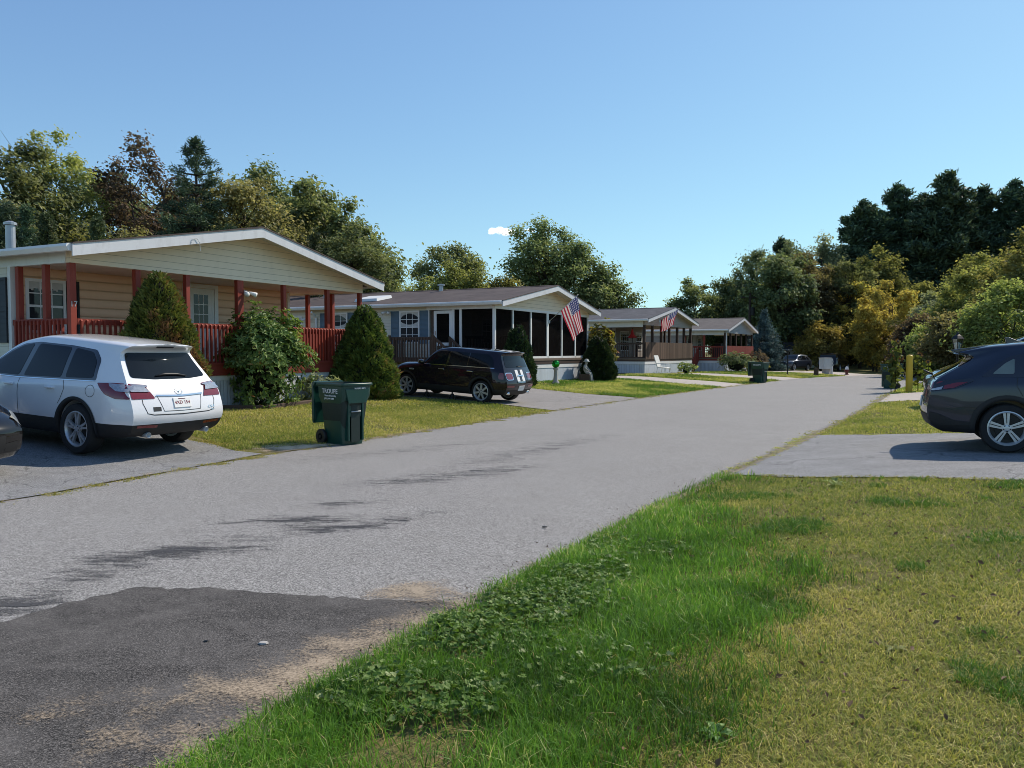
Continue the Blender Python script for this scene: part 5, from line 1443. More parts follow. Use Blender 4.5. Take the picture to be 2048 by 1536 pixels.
def wheelie_bin(label, pos, rz, group, detail=True, lid_open=True):
    """front of the bin faces local -y, wheels and lid at +y; 0.62 wide, 0.72 deep"""
    t = thing('wheelie_bin', label, 'bin', (pos[0], pos[1], G(*pos)), rz, group)
    # body: stacked rounded rectangles, hollow
    def ring(w, d0, d1, z, r=.05, n=3):
        pts = []
        for cx, cy, a0 in ((w - r, d1 - r, 0), (-w + r, d1 - r, 90), (-w + r, d0 + r, 180), (w - r, d0 + r, 270)):
            for k in range(n + 1):
                a = math.radians(a0 + 90 * k / n); pts.append((cx + r * math.cos(a), cy + r * math.sin(a), z))
        return pts
    lv = [(.225, -.25, .24, .0), (.23, -.255, .25, .05), (.245, -.27, .27, .30), (.258, -.285, .29, .66), (.27, -.30, .31, .72), (.305, -.36, .335, .84), (.312, -.375, .345, 1.0), (.315, -.378, .348, 1.03)]
    rings = [ring(a, b, c_, z) for a, b, c_, z in lv]
    rim = [(.335, -.40, .365, 1.03), (.34, -.405, .37, 1.045), (.338, -.403, .368, 1.075), (.30, -.365, .33, 1.075)]
    rings += [ring(a, b, c_, z) for a, b, c_, z in rim]
    inn = [(.292, -.355, .32, .98), (.24, -.27, .27, .3), (.21, -.24, .23, .1)]
    n = len(rings[0])
    mb = MB(); v = [p for r in rings for p in r]; f = []
    for i in range(len(rings) - 1):
        for k in range(n): f.append((i * n + k, i * n + (k + 1) % n, (i + 1) * n + (k + 1) % n, (i + 1) * n + k))
    f.append(tuple(range(n - 1, -1, -1)))
    mb.add(v, f)
    b0 = len(mb.v); ir = [rings[-1]] + [ring(a, b, c_, z) for a, b, c_, z in inn]; f = []
    for i in range(len(ir) - 1):
        for k in range(n): f.append((i * n + k, (i + 1) * n + k, (i + 1) * n + (k + 1) % n, i * n + (k + 1) % n))
    f.append(tuple(range((len(ir) - 1) * n, len(ir) * n)))
    mb.add([p for r in ir for p in r], f, 1)
    body = mb.build('bin_body', [M['bin_green'], M['bin_dark']], t, fix=False); smooth_angle(body, 32)
    bv = body.modifiers.new('b', 'BEVEL'); bv.width = .008; bv.segments = 2; bv.limit_method = 'ANGLE'; bv.angle_limit = .7
    # lift pocket and bar on the front
    pk = MB()
    pk.box(-.13, .13, -.318, -.255, .50, .70); pk.box(-.17, -.135, -.335, -.24, .08, .74); pk.box(.135, .17, -.335, -.24, .08, .74)
    pk.prism([(-.19, .73), (.19, .73), (.26, .98), (-.26, .98)], -.385, -.36)
    pk.build('lift_recess', M['bin_green'], t, bevel=.008)
    MB().box(-.095, .095, -.322, -.30, .06, .70).build('front_recess', M['bin_dark'], t)
    MB().tube([(-.1, -.335, .585), (.1, -.335, .585)], .013, 8).build('lift_bar', M['galv'], t, smooth=True)
    # wheels
    for sg in (-1, 1):
        w = MB()
        w.lathe([(.05, sg * .24), (.125, sg * .24), (.135, sg * .25), (.135, sg * .29), (.125, sg * .30), (.06, sg * .30), (.055, sg * .27), (.03, sg * .27), (.03, sg * .31), (.0, sg * .31)], (.0, .28, .135), 'x', 24)
        wo = w.build('wheel', M['black_plastic'], t, smooth=True); smooth_angle(wo, 40)
    MB().tube([(-.25, .28, .135), (.25, .28, .135)], .014, 8).build('axle', M['dark_metal'], t)
    # handle and hinge
    hd = MB()
    hd.tube([(-.24, .36, 1.05), (-.24, .43, 1.055), (.24, .43, 1.055), (.24, .36, 1.05)], .017, 8)
    hd.box(-.27, -.21, .34, .42, 1.02, 1.07); hd.box(.21, .27, .34, .42, 1.02, 1.07)
    hd.build('handle', M['bin_green'], t)
    # lid hanging open at the back
    lid = MB()
    if lid_open:
        prof = [(.40, 1.085), (.455, 1.095), (.495, 1.06), (.50, .6), (.485, .38), (.455, .36), (.452, .6), (.45, 1.0), (.41, 1.06)]
        lid.prism(prof, -.315, .315, 'yz')
        lid.prism([(.44, .99), (.455, .99), (.47, .42), (.43, .42)], -.32, -.28, 'yz'); lid.prism([(.44, .99), (.455, .99), (.47, .42), (.43, .42)], .28, .32, 'yz')
    lid.build('lid', M['bin_green'], t, bevel=.01)
    # decals on the side that faces the camera (local -x) and a number on the front
    if detail:
        fm = frame_mat((-.3145, -.02, .935), (0, -1, 0), (-.02, 0, 1))
        glyphs('TROUPE', .115, M['decal_white'], t, 'lettering', fm)
        glyphs('Waste & Recycling', .042, M['decal_white'], t, 'lettering', fm @ Matrix.Translation((.02, -.075, .004)))
        glyphs('(781) 344-6888', .042, M['decal_white'], t, 'lettering', fm @ Matrix.Translation((0, -.125, .018)))
        glyphs('96 GAL 0871', .045, M['decal_white'], t, 'lettering', frame_mat((.05, -.3885, .985), (1, 0, 0), (0, 0, 1)))
    else:
        fm = frame_mat((-.3145, -.02, .93), (0, -1, 0), (-.02, 0, 1))
        glyphs('TROUPE', .12, M['decal_white'], t, 'lettering', fm)
    fm = frame_mat((.3145, -.02, .935), (0, 1, 0), (.02, 0, 1))
    glyphs('TROUPE', .115, M['decal_white'], t, 'lettering', fm)
    glyphs('Waste & Recycling', .042, M['decal_white'], t, 'lettering', fm @ Matrix.Translation((.02, -.075, .004)))
    return t
GB = 'green wheeled rubbish bins put out at the road'
wheelie_bin('open dark green wheeled bin with lid hanging back, on the grass by the white car', (-2.95, 14.0), math.radians(50), GB)
wheelie_bin('green wheeled bin standing at the end of a pale drive, near the black lamp post', (12.75, 41.2), math.radians(43), GB, False)
wheelie_bin('green wheeled bin half hidden by sunflowers left of the yellow post', (16.55, 35.0), math.radians(-114), GB, False)

# yellow bollard
t = thing('bollard', 'tall yellow steel post between the sunflowers on the right verge', 'post', (15.35, 30.9, G(15.35, 30.9)))
M['yellow'] = mat_basic('yellow_paint', (0.62, 0.40, 0.02), 0.5, 0.12, 4, dirt=.35)
MB().lathe([(.125, -.1), (.125, 1.36), (.118, 1.40), (.09, 1.435), (.04, 1.45), (.001, 1.455)], (0, 0, 0), 'z', 28).build('post', M['yellow'], t, smooth=True)
smooth_angle(t.children[0], 40)

# lantern post behind the slate blue car
lx, ly = 13.35, 24.0
t = thing('lamp_post', 'old style glass lantern on a black post behind the slate blue SUV', 'lamp post', (lx, ly, G(lx, ly)))
zb = 1.66 - G(lx, ly)
MB().lathe([(.06, -.1), (.06, .3), (.035, .34), (.035, zb - .06), (.06, zb - .03), (.06, zb)], (0, 0, 0), 'z', 14).build('pole', M['dark_metal'], t, smooth=True)
mb = MB()
for k in range(6):
    a = PI / 3 * k
    mb.beam((.085 * math.cos(a), .085 * math.sin(a), zb), (.165 * math.cos(a), .165 * math.sin(a), zb + .33), .016, .016)
mb.lathe([(.09, zb - .01), (.09, zb + .015), (.0, zb + .015)], (0, 0, 0), 'z', 6)
mb.lathe([(.2, zb + .33), (.2, zb + .345), (.11, zb + .44), (.05, zb + .47), (.03, zb + .53), (.0, zb + .56)], (0, 0, 0), 'z', 6)
mb.build('lantern_frame', M['dark_metal'], t)
def mat_clear():
    m, nt, out = mat_new('lantern_glass'); g = NT(nt)
    p = g.obj()
    gl = g.n('ShaderNodeBsdfGlossy', ins={'Roughness': 0.04, 0: (0.9, 0.95, 0.93, 1)}); tr = g.n('ShaderNodeBsdfTransparent', ins={0: (0.86, 0.92, 0.88, 1)})
    mx = g.n('ShaderNodeMixShader'); nt.links.new(g.math('ADD', 0.16, g.math('MULTIPLY', g.noise(p, 12, 3), .15)), mx.inputs[0])
    nt.links.new(tr.outputs[0], mx.inputs[1]); nt.links.new(gl.outputs[0], mx.inputs[2]); nt.links.new(mx.outputs[0], out.inputs[0]); return m
M['clear_glass'] = mat_clear()
mb = MB()
for k in range(6):
    a, b = PI / 3 * k, PI / 3 * (k + 1)
    mb.add([(.083 * math.cos(a), .083 * math.sin(a), zb + .01), (.083 * math.cos(b), .083 * math.sin(b), zb + .01), (.163 * math.cos(b), .163 * math.sin(b), zb + .33), (.163 * math.cos(a), .163 * math.sin(a), zb + .33)], [(0, 1, 2, 3)])
mb.build('lantern_glass', M['clear_glass'], t)
MB().lathe([(.025, zb + .02), (.025, zb + .14), (.045, zb + .18), (.045, zb + .22), (.0, zb + .25)], (0, 0, 0), 'z', 12).build('bulb', M['white_trim'], t, smooth=True)

# slim black lamp post on the far verge
px, py = 18.7, 54.3
t = thing('lamp_post', 'slim black lamp post on the lawn in front of the dark blue car', 'lamp post', (px, py, G(px, py)))
MB().lathe([(.06, -.05), (.06, .12), (.045, .16), (.045, 1.42), (.07, 1.45), (.06, 1.48), (.0, 1.48)], (0, 0, 0), 'z', 12).build('pole', M['dark_metal'], t)
mb = MB(); mb.lathe([(.06, 1.48), (.10, 1.66), (.12, 1.67), (.05, 1.76), (.0, 1.80)], (0, 0, 0), 'z', 6); mb.build('lantern_frame', M['dark_metal'], t)

# utility cabinet and the stump in front of it
px, py = 25.3, 64.5
t = thing('utility_cabinet', 'white metal utility cabinet on the verge in front of the parked cars', 'cabinet', (px, py, G(px, py)), math.radians(20))
M['cab'] = mat_basic('cabinet_white', (0.6, 0.62, 0.62), 0.5, 0.06, 2, dirt=.2)
mb = MB(); mb.box(-.42, .30, -.3, .3, .42, 1.28); mb.box(-.46, .34, -.34, .34, 1.282, 1.32); mb.build('cabinet_body', M['cab'], t, bevel=.01)
mb = MB(); mb.box(.302, .42, -.34, -.1, 0, 1.25); mb.build('meter_post', M['white_trim'], t)
mb = MB(); mb.box(-.2, .2, -.2, .2, -.05, .418); mb.build('plinth', M['concrete'], t)
for z in (.95, .66): MB().box(.33, .4, -.42, -.342, z, z + .13).build('meter', M['galv'], t)
px, py = 21.6, 56.8
t = thing('wooden_stump', 'short brown timber stump in front of the white utility cabinet', 'stump', (px, py, G(px, py)))
mb = MB(); mb.lathe([(.17, -.05), (.165, .48), (.15, .5), (.0, .5)], (0, 0, 0), 'z', 10); mb.build('stump', M['brown_wood'], t)

# fire hydrant
px, py = 27.7, 66.2
t = thing('fire_hydrant', 'dark red fire hydrant with a pale cap at the bend of the road', 'hydrant', (px, py, G(px, py)))
M['hyd'] = mat_basic('hydrant_red', (0.12, 0.02, 0.02), 0.55, 0.2, 4)
MB().lathe([(.17, 0), (.17, .05), (.11, .06), (.11, .40), (.14, .41), (.14, .45), (.001, .45)], (0, 0, 0), 'z', 16).build('barrel', M['hyd'], t, smooth=False)
MB().lathe([(.14, .452), (.13, .56), (.08, .66), (.04, .68), (.04, .73), (.001, .73)], (0, 0, 0), 'z', 16).build('bonnet', M['white_trim'], t, smooth=False)
for k, (dx, dy) in enumerate(((-1, 0), (1, 0), (0, -1))):
    MB().tube([(dx * .09, dy * .09, .36), (dx * .2, dy * .2, .36)], [.06, .07], 10).build('outlet', M['hyd'], t)

# utility pole behind the last house
px, py = 26.3, 89.0
t = thing('utility_pole', 'dark wooden utility pole rising behind the far house', 'utility pole', (px, py, 0))
MB().tube([(0, 0, -.2), (0.05, 0, 4), (.1, 0, 8.1)], [.17, .15, .12], 10).build('pole', M['dark_wood'], t)
MB().beam((-.9, -.1, 7.6), (1.1, .1, 7.6), .1, .12).build('cross_arm', M['dark_wood'], t)
MB().lathe([(.22, 5.6), (.25, 5.65), (.25, 6.4), (.2, 6.5), (.0, 6.52)], (.35, -.1, 0), 'z', 14).build('transformer', M['dark_metal'], t)

# flags
def mat_flag():
    m, nt, out = mat_new('flag_cloth'); g = NT(nt)
    uv = g.n('ShaderNodeAttribute', attribute_name='fu'); vv = g.n('ShaderNodeAttribute', attribute_name='fv')
    # fv runs across the hoist: 13 stripes; fu along the fly
    st_ = g.math('MODULO', g.math('FLOOR', g.math('MULTIPLY', vv.outputs['Fac'], 13)), 2)
    stripe = g.mix(st_, (0.40, 0.035, 0.06), (0.66, 0.60, 0.60))
    inu = g.math('LESS_THAN', uv.outputs['Fac'], 0.4); inv = g.math('LESS_THAN', vv.outputs['Fac'], 7 / 13)
    can = g.math('MULTIPLY', inu, inv)
    # stars: rows of dots
    su = g.math('SUBTRACT', g.math('FRACT', g.math('MULTIPLY', uv.outputs['Fac'], 15)), 0.5)
    sv = g.math('SUBTRACT', g.math('FRACT', g.math('MULTIPLY', vv.outputs['Fac'], 13 / 7 * 5)), 0.5)
    dd = g.math('ADD', g.math('MULTIPLY', su, su), g.math('MULTIPLY', sv, sv))
    star = g.math('LESS_THAN', dd, 0.075)
    blue = g.mix(star, (0.035, 0.05, 0.16), (0.6, 0.58, 0.6))
    c = g.mix(can, stripe, blue)
    d = g.n('ShaderNodeBsdfDiffuse'); nt.links.new(c, d.inputs[0])
    tr = g.n('ShaderNodeBsdfTranslucent'); nt.links.new(c, tr.inputs[0])
    mx = g.n('ShaderNodeMixShader', ins={0: 0.4}); nt.links.new(d.outputs[0], mx.inputs[1]); nt.links.new(tr.outputs[0], mx.inputs[2])
    nt.links.new(mx.outputs[0], out.inputs[0]); return m
M['flag'] = mat_flag()
M['pole_white'] = mat_basic('pole_white', (0.55, 0.55, 0.55), 0.4, 0.1, 4)
def flag(label, base, tip, h0, h1, fall, fly, group, wave=0.07, seed=1, nu=40, nv=20):
    """staff from base to tip (world). Cloth hangs from the staff between fractions h0..h1 and drops along 'fall'"""
    b, tp = Vector(base), Vector(tip)
    t = thing('house_flag', label, 'flag', b, 0, group)
    MB().tube([(0, 0, 0), tp - b], .014, 8).build('staff', M['pole_white'], t, smooth=True)
    MB().lathe([(.0, -.02), (.03, 0), (.0, .03)], tp - b, 'z', 10).build('finial', M['galv'], t)
    MB().box(-.05, .05, -.03, .03, -.08, .06).build('bracket', M['galv'], t)
    A, B = (tp - b) * h1, (tp - b) * h0          # tip end carries the canton
    r = np.random.default_rng(seed)
    F = Vector(fall).normalized(); side = (B - A).normalized(); nrm = F.cross(side).normalized()
    V = []; fu, fv = [], []
    for i in range(nu + 1):
        u = i / nu
        for j in range(nv + 1):
            v = j / nv
            p = A.lerp(B, v) + F * (fly * u)
            p += side * (-(v - .5) * .30 * sstep(0, .9, u) * (B - A).length)          # gathers as it drops
            p += nrm * (wave * u * (math.sin(v * 9 + u * 2.2 + seed) + .5 * math.sin(v * 17 - u * 3 + seed)))
            p += Vector((0, 0, -.05)) * (u * math.sin(v * 6 + seed))
            V.append(p); fu.append(u); fv.append(v)
    Fc = [(i * (nv + 1) + j, i * (nv + 1) + j + 1, (i + 1) * (nv + 1) + j + 1, (i + 1) * (nv + 1) + j) for i in range(nu) for j in range(nv)]
    o = MB().add(V, Fc).build('flag_cloth', M['flag'], t, smooth=True, fix=False)
    for nm, arr in (('fu', fu), ('fv', fv)):
        at = o.data.attributes.new(nm, 'FLOAT', 'POINT'); at.data.foreach_set('value', np.array(arr, dtype=np.float32))
    return t
GF = 'striped flags on porch fronts'
def hp(H, x, y, z): return H.matrix_world @ Vector((x, y, z))
bpy.context.view_layer.update()
b = hp(H2, 4.89, -.02, 2.92); tp = Vector((2.80, 34.2, 4.02))
flag('faded stars and stripes flag hanging limp from the screened porch', b, tp, .42, .97, (.30, -.1, -1), 1.42, GF, .05, 2)
b = hp(H3, 2.5, -.02, 3.6); tp = Vector((10.6, 50.97, 4.33))
flag('small washed out striped flag blowing left on the house with brown porch boards', b, tp, .08, .98, (-.18, .05, -1), .95, GF, .08, 5)

# furniture on the porches
M['red_plastic'] = mat_basic('red_plastic', (0.42, 0.02, 0.025), 0.4, .15, 4)
def local_thing(H, name, label, cat, p, rz=0, group=None):
    w = hp(H, *p); return thing(name, label, cat, w, H.rotation_euler.z + rz, group)
t = local_thing(H3, 'porch_table', 'red topped table on the porch with brown boards', 'table', (3.6, 1.2, 1.22))
MB().box(-1.1, 1.1, -.5, .5, .92, .98).build('table_top', M['red_plastic'], t)
for x in (-1, 1):
    for y in (-.4, .4): MB().box(x - .04, x + .04, y - .04, y + .04, 0, .92).build('leg', M['dark_wood'], t)
t = local_thing(H3, 'patio_umbrella', 'folded red parasol standing on the brown porch', 'parasol', (1.4, 1.4, 1.22))
MB().lathe([(.02, 0), (.02, 1.9), (.0, 1.9)], (0, 0, 0), 'z', 8).build('pole', M['dark_metal'], t)
MB().lathe([(.28, 1.28), (.30, 1.3), (.12, 1.5), (.04, 1.8), (.0, 1.85)], (0, 0, 0), 'z', 10).build('canopy', M['red_plastic'], t)
t = local_thing(H4, 'covered_grill', 'dark covered barbecue on the red porch', 'barbecue', (2.6, 1.3, 1.12))
MB().prism([(-.5, 0), (.5, 0), (.5, .85), (.38, 1.08), (.1, 1.18), (-.3, 1.1), (-.5, .85)], -.3, .3).build('cover', M['black_plastic'], t, bevel=.05)
t = local_thing(H1, 'porch_chair', 'pale patio chair seen between the red railings left of the door', 'chair', (6.6, 1.2, 1.35), math.radians(200))
for x in (-.26, .26):
    for y in (-.24, .24): MB().box(x - .02, x + .02, y - .02, y + .02, 0, .45 if y < 0 else .95).build('leg', M['galv'], t)
MB().box(-.28, .28, -.26, .26, .43, .46).build('seat', M['curtain'], t); MB().box(-.28, .28, .22, .25, .5, .95).build('backrest', M['curtain'], t)

# white metal rocking chair on the lawn of the third house
cx_, cy_ = 9.05, 47.9
t = thing('lawn_chair', 'white metal rocking chair on the lawn in front of the brown porch', 'chair', (cx_, cy_, G(cx_, cy_)), math.radians(-38))
M['chair_white'] = mat_basic('chair_white', (0.7, 0.68, 0.62), .5, .08, 5)
mb = MB(); mb.prism([(-.28, .40), (.30, .36), (.34, .38), (.30, .41), (-.26, .45)], -.27, .27); mb.build('seat', M['chair_white'], t)
mb = MB(); mb.prism([(-.28, .42), (-.52, 1.12), (-.48, 1.14), (-.24, .46)], -.26, .26); mb.build('backrest', M['chair_white'], t)
for sy in (-.31, .31):
    MB().tube([(-.34, sy, .66), (.2, sy, .64), (.34, sy, .58), (.36, sy, .4), (.26, sy, .14)], .016, 6).build('armrest', M['chair_white'], t)
    MB().tube([(-.5, sy, .12), (-.25, sy, .035), (.1, sy, .025), (.38, sy, .1), (.5, sy, .16)], .016, 6).build('rocker', M['chair_white'], t)
    MB().tube([(-.2, sy, .42), (-.3, sy, .04)], .014, 6).build('leg', M['chair_white'], t); MB().tube([(.24, sy, .4), (.3, sy, .07)], .014, 6).build('leg', M['chair_white'], t)

# green gazing globe on its pedestal
gx_, gy_ = 1.82, 33.3
t = thing('gazing_globe', 'shiny green garden globe on a grey stone pedestal before the white skirting', 'garden ornament', (gx_, gy_, G(gx_, gy_)))
MB().lathe([(.15, -.03), (.15, .06), (.11, .1), (.085, .3), (.075, .55), (.11, .62), (.12, .66), (.0, .66)], (0, 0, 0), 'z', 20).build('pedestal', M['concrete'], t, smooth=True)
m, nt, out = mat_new('green_mirror'); g_ = NT(nt); b_ = g_.n('ShaderNodeBsdfPrincipled', ins={'Metallic': 1.0, 'Roughness': .06})
nt.links.new(g_.mix(g_.noise(g_.obj(), 7, 3, .6, 1.5), (0.0, .06, .01), (.05, .6, .09)), b_.inputs['Base Color']); nt.links.new(b_.outputs[0], out.inputs[0])
MB().lathe([(max(.001, .165 * math.sin(a)), .82 - .165 * math.cos(a)) for a in np.linspace(0, PI, 18)], (0, 0, 0), 'z', 28).build('globe', m, t, smooth=True)

# garden statue of a seated child in a hat, on its block
sx_, sy_ = 3.38, 36.3
t = thing('stone_block', 'low brown stone block under the seated statue beside the conical shrub', 'block', (sx_, sy_, G(sx_, sy_)), math.radians(-25))
MB().box(-.28, .22, -.2, .2, -.03, .34).build('block', M['brown_wood'], t, bevel=.02)
t = thing('garden_statue', 'weathered statue of a seated figure in a wide hat beside the conical shrub', 'statue', (sx_, sy_, G(sx_, sy_) + .34), math.radians(-25))
M['stone'] = mat_basic('stone_grey', (0.36, 0.34, 0.31), .85, .25, 9, bump=.3)
def skin_body(name, pts, edges, mat, par, sub=2):
    me = bpy.data.meshes.new(name); me.from_pydata([p[:3] for p in pts], edges, [])
    o = link(name, me, par)
    sk = o.modifiers.new('s', 'SKIN'); su = o.modifiers.new('u', 'SUBSURF'); su.levels = sub; su.render_levels = sub
    if not me.skin_vertices: me.skin_vertices.new(name='s')
    for i, p in enumerate(pts):
        me.skin_vertices[0].data[i].radius = (p[3], p[3]); me.skin_vertices[0].data[i].use_root = (i == 0)
    bpy.context.view_layer.update()
    new = bpy.data.meshes.new_from_object(o.evaluated_get(bpy.context.evaluated_depsgraph_get()))
    o.modifiers.clear(); o.data = new; new.materials.clear(); new.materials.append(mat)
    new.polygons.foreach_set('use_smooth', [True] * len(new.polygons)); return o
P_ = [(-.08, 0, .08, .11), (-.08, 0, .22, .10), (-.06, 0, .36, .105), (-.04, 0, .43, .05), (-.01, 0, .50, .075), (.0, 0, .56, .07),
      (.02, .08, .07, .07), (.18, .09, .07, .06), (.24, .09, -.12, .045), (.26, .09, -.27, .04), (.32, .09, -.29, .035),
      (.02, -.08, .07, .07), (.18, -.09, .07, .06), (.24, -.09, -.12, .045), (.26, -.09, -.27, .04), (.32, -.09, -.29, .035),
      (-.05, .13, .36, .05), (.02, .16, .24, .04), (.12, .11, .17, .033), (.16, .08, .15, .03),
      (-.05, -.13, .36, .05), (.02, -.16, .24, .04), (.12, -.11, .17, .033), (.16, -.08, .15, .03)]
E_ = [(0, 1), (1, 2), (2, 3), (3, 4), (4, 5), (0, 6), (6, 7), (7, 8), (8, 9), (9, 10), (0, 11), (11, 12), (12, 13), (13, 14), (14, 15), (2, 16), (16, 17), (17, 18), (18, 19), (2, 20), (20, 21), (21, 22), (22, 23)]
skin_body('statue_body', P_, E_, M['stone'], t)
MB().lathe([(.15, .565), (.16, .575), (.10, .60), (.09, .66), (.06, .69), (.0, .70)], (0, 0, 0), 'z', 18).build('hat', M['curtain'], t, smooth=True)

# timber edging at the foot of the flower bed
for i, (a, b) in enumerate((((-7.55, 18.35), (-5.9, 19.0)), ((-5.85, 19.05), (-4.95, 21.0)))):
    lb = ['grey timber edging left along the bed below the rhododendron', 'grey timber edging right of the rhododendron, towards the conical shrub'][i]
    t = thing('timber_edging', lb, 'edging', (a[0], a[1], G(*a)), 0, 'timbers along the flower bed')
    MB().beam((0, 0, .04), (b[0] - a[0], b[1] - a[1], .04 + G(*b) - G(*a)), .13, .12).build('timber', M['brown_wood'], t, bevel=.02)

# green bin standing by the landing of the screened house
wb = hp(H2, -2.0, 4.7, 0)
wheelie_bin('green bin whose rim just shows above the bonnet of the dark hatchback', (wb.x, wb.y), math.radians(40), GB, False)
# jack stands under the dark hatchback
for i, (qx, qy) in enumerate(((-2.55, 23.95), (-1.75, 23.4))):
    t = thing('jack_stand', ['small jack stand under the hatchback, nearer its front wheel', 'small jack stand under the hatchback, nearer its rear wheel'][i], 'jack stand', (qx, qy, G(qx, qy) + .014), .5, 'jack stands under the hatchback')
    mb = MB()
    for a in range(4): mb.beam((.11 * math.cos(a * PI / 2 + .78), .11 * math.sin(a * PI / 2 + .78), 0), (.03 * math.cos(a * PI / 2 + .78), .03 * math.sin(a * PI / 2 + .78), .17), .025, .02, up=(1, 0, 0))
    mb.tube([(0, 0, .14), (0, 0, .27)], .022, 8); mb.box(-.05, .05, -.02, .02, .27, .29); mb.build('stand', M['dark_metal'], t)
# stones and twig on the road patch
for i, (a, r) in enumerate((((520, 1300), .022), ((1090, 1060), .02), ((404, 1295), .012), ((765, 1325), .014))):
    p = pg(*a)
    t = MB().lathe([(.001, 0), (r, r * .2), (r * .8, r * .6), (.001, r * .7)], (0, 0, 0), 'z', 7).build('pebble', M['concrete'] if i == 0 else M['dark_metal'])
    t.location = (p[0], p[1], .012); t.scale = (1.4, 1, .8)
    tag(t, ['pale flat stone lying on the dark asphalt patch', 'small dark stone on the grey road near the middle', 'tiny dark pebble left of the pale stone on the patch', 'tiny dark pebble near the sandy verge'][i], 'stone', 'loose stones on the road')
# ------------------------------------------------------------------ trees, shrubs, flowers
def C3(*a): return tuple(a)
LEAF = {}
LEAF['oak'] = mat_leaf('leaf_oak', [(0.0, (0.052, 0.073, 0.043)), (0.35, (0.138, 0.168, 0.076)), (0.7, (0.254, 0.284, 0.131)), (1.0, (0.422, 0.422, 0.212))], .38)
LEAF['oak_brown'] = mat_leaf('leaf_oak_brown', [(0.0, (0.074, 0.067, 0.038)), (0.35, (0.179, 0.162, 0.076)), (0.7, (0.306, 0.263, 0.127)), (1.0, (0.465, 0.380, 0.190))], .38)
LEAF['light'] = mat_leaf('leaf_light', [(0.0, (0.102, 0.123, 0.050)), (0.4, (0.226, 0.266, 0.093)), (0.75, (0.370, 0.400, 0.134)), (1.0, (0.555, 0.534, 0.205))], .38)
LEAF['red'] = mat_leaf('leaf_rust', [(0.0, (0.059, 0.044, 0.034)), (0.4, (0.134, 0.098, 0.067)), (0.75, (0.210, 0.151, 0.101)), (1.0, (0.287, 0.218, 0.134))], .38)
LEAF['yellow'] = mat_leaf('leaf_yellow', [(0.0, (0.146, 0.128, 0.043)), (0.35, (0.367, 0.294, 0.083)), (0.7, (0.600, 0.451, 0.122)), (1.0, (0.600, 0.600, 0.160))], .38)
LEAF['yellowgreen'] = mat_leaf('leaf_yellowgreen', [(0.0, (0.093, 0.099, 0.041)), (0.4, (0.216, 0.216, 0.074)), (0.75, (0.359, 0.339, 0.113)), (1.0, (0.534, 0.453, 0.154))], .38)
LEAF['pale'] = mat_leaf('leaf_pale', [(0.0, (0.118, 0.134, 0.084)), (0.4, (0.218, 0.244, 0.151)), (0.75, (0.320, 0.337, 0.203)), (1.0, (0.455, 0.455, 0.270))], .38)
LEAF['pine'] = mat_leaf('leaf_pine', [(0.0, (0.032, 0.049, 0.032)), (0.4, (0.072, 0.113, 0.067)), (0.75, (0.138, 0.196, 0.109)), (1.0, (0.232, 0.290, 0.160))], .15)
LEAF['spruce'] = mat_leaf('leaf_dwarf_spruce', [(0.0, (0.027, 0.042, 0.013)), (0.35, (0.092, 0.146, 0.034)), (0.7, (0.183, 0.237, 0.052)), (0.86, (0.263, 0.251, 0.074)), (1.0, (0.420, 0.251, 0.119))], .15, var=.15)
LEAF['pine_young'] = mat_leaf('leaf_young_pine', [(0.0, (.03, .045, .022)), (0.4, (.07, .095, .045)), (0.75, (.125, .15, .07)), (1.0, (.19, .2, .11))], .2)
LEAF['spruce_light'] = mat_leaf('leaf_bright_spruce', [(0.0, (0.037, 0.053, 0.015)), (0.35, (0.125, 0.163, 0.037)), (0.7, (0.225, 0.250, 0.056)), (0.86, (0.275, 0.213, 0.062)), (1.0, (0.338, 0.188, 0.088))], .15, var=.15)
LEAF['spruce_dark'] = mat_leaf('leaf_dark_spruce', [(0.0, (0.013, 0.027, 0.010)), (0.4, (0.038, 0.071, 0.025)), (0.75, (0.071, 0.113, 0.038)), (0.9, (0.105, 0.116, 0.042)), (1.0, (0.189, 0.105, 0.059))], .12, var=.15)
LEAF['blue'] = mat_leaf('leaf_blue_spruce', [(0.0, (0.026, 0.048, 0.048)), (0.45, (0.087, 0.141, 0.141)), (1.0, (0.261, 0.348, 0.326))], .1)
LEAF['rhodo'] = mat_leaf('leaf_rhododendron', [(0.0, (0.042, 0.078, 0.022)), (0.4, (0.132, 0.224, 0.057)), (0.75, (0.263, 0.368, 0.105)), (0.95, (0.447, 0.525, 0.196)), (1.0, (0.578, 0.315, 0.132))], .25, rough=.5, spec=.3)
LEAF['sunflower'] = mat_leaf('leaf_sunflower', [(0.0, (0.04, 0.055, 0.015)), (0.5, (0.10, 0.125, 0.03)), (1.0, (0.20, 0.20, 0.05))], .4)
LEAF['vine'] = mat_leaf('leaf_vine', [(0.0, (0.04, 0.03, 0.012)), (0.4, (0.12, 0.12, 0.03)), (0.7, (0.25, 0.20, 0.04)), (0.9, (0.35, 0.22, 0.05)), (1.0, (0.25, 0.08, 0.03))], .4)
M['bark'] = mat_wood('bark', (0.07, 0.055, 0.043), 0.9, 0.4, (5, 5, 1.2))
M['bark_pale'] = mat_wood('bark_pale', (0.14, 0.12, 0.10), 0.9, 0.35, (5, 5, 1.2))
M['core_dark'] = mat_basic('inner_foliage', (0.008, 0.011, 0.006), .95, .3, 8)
M['core_brown'] = mat_basic('inner_foliage_brown', (0.022, 0.018, 0.01), .95, .4, 6)

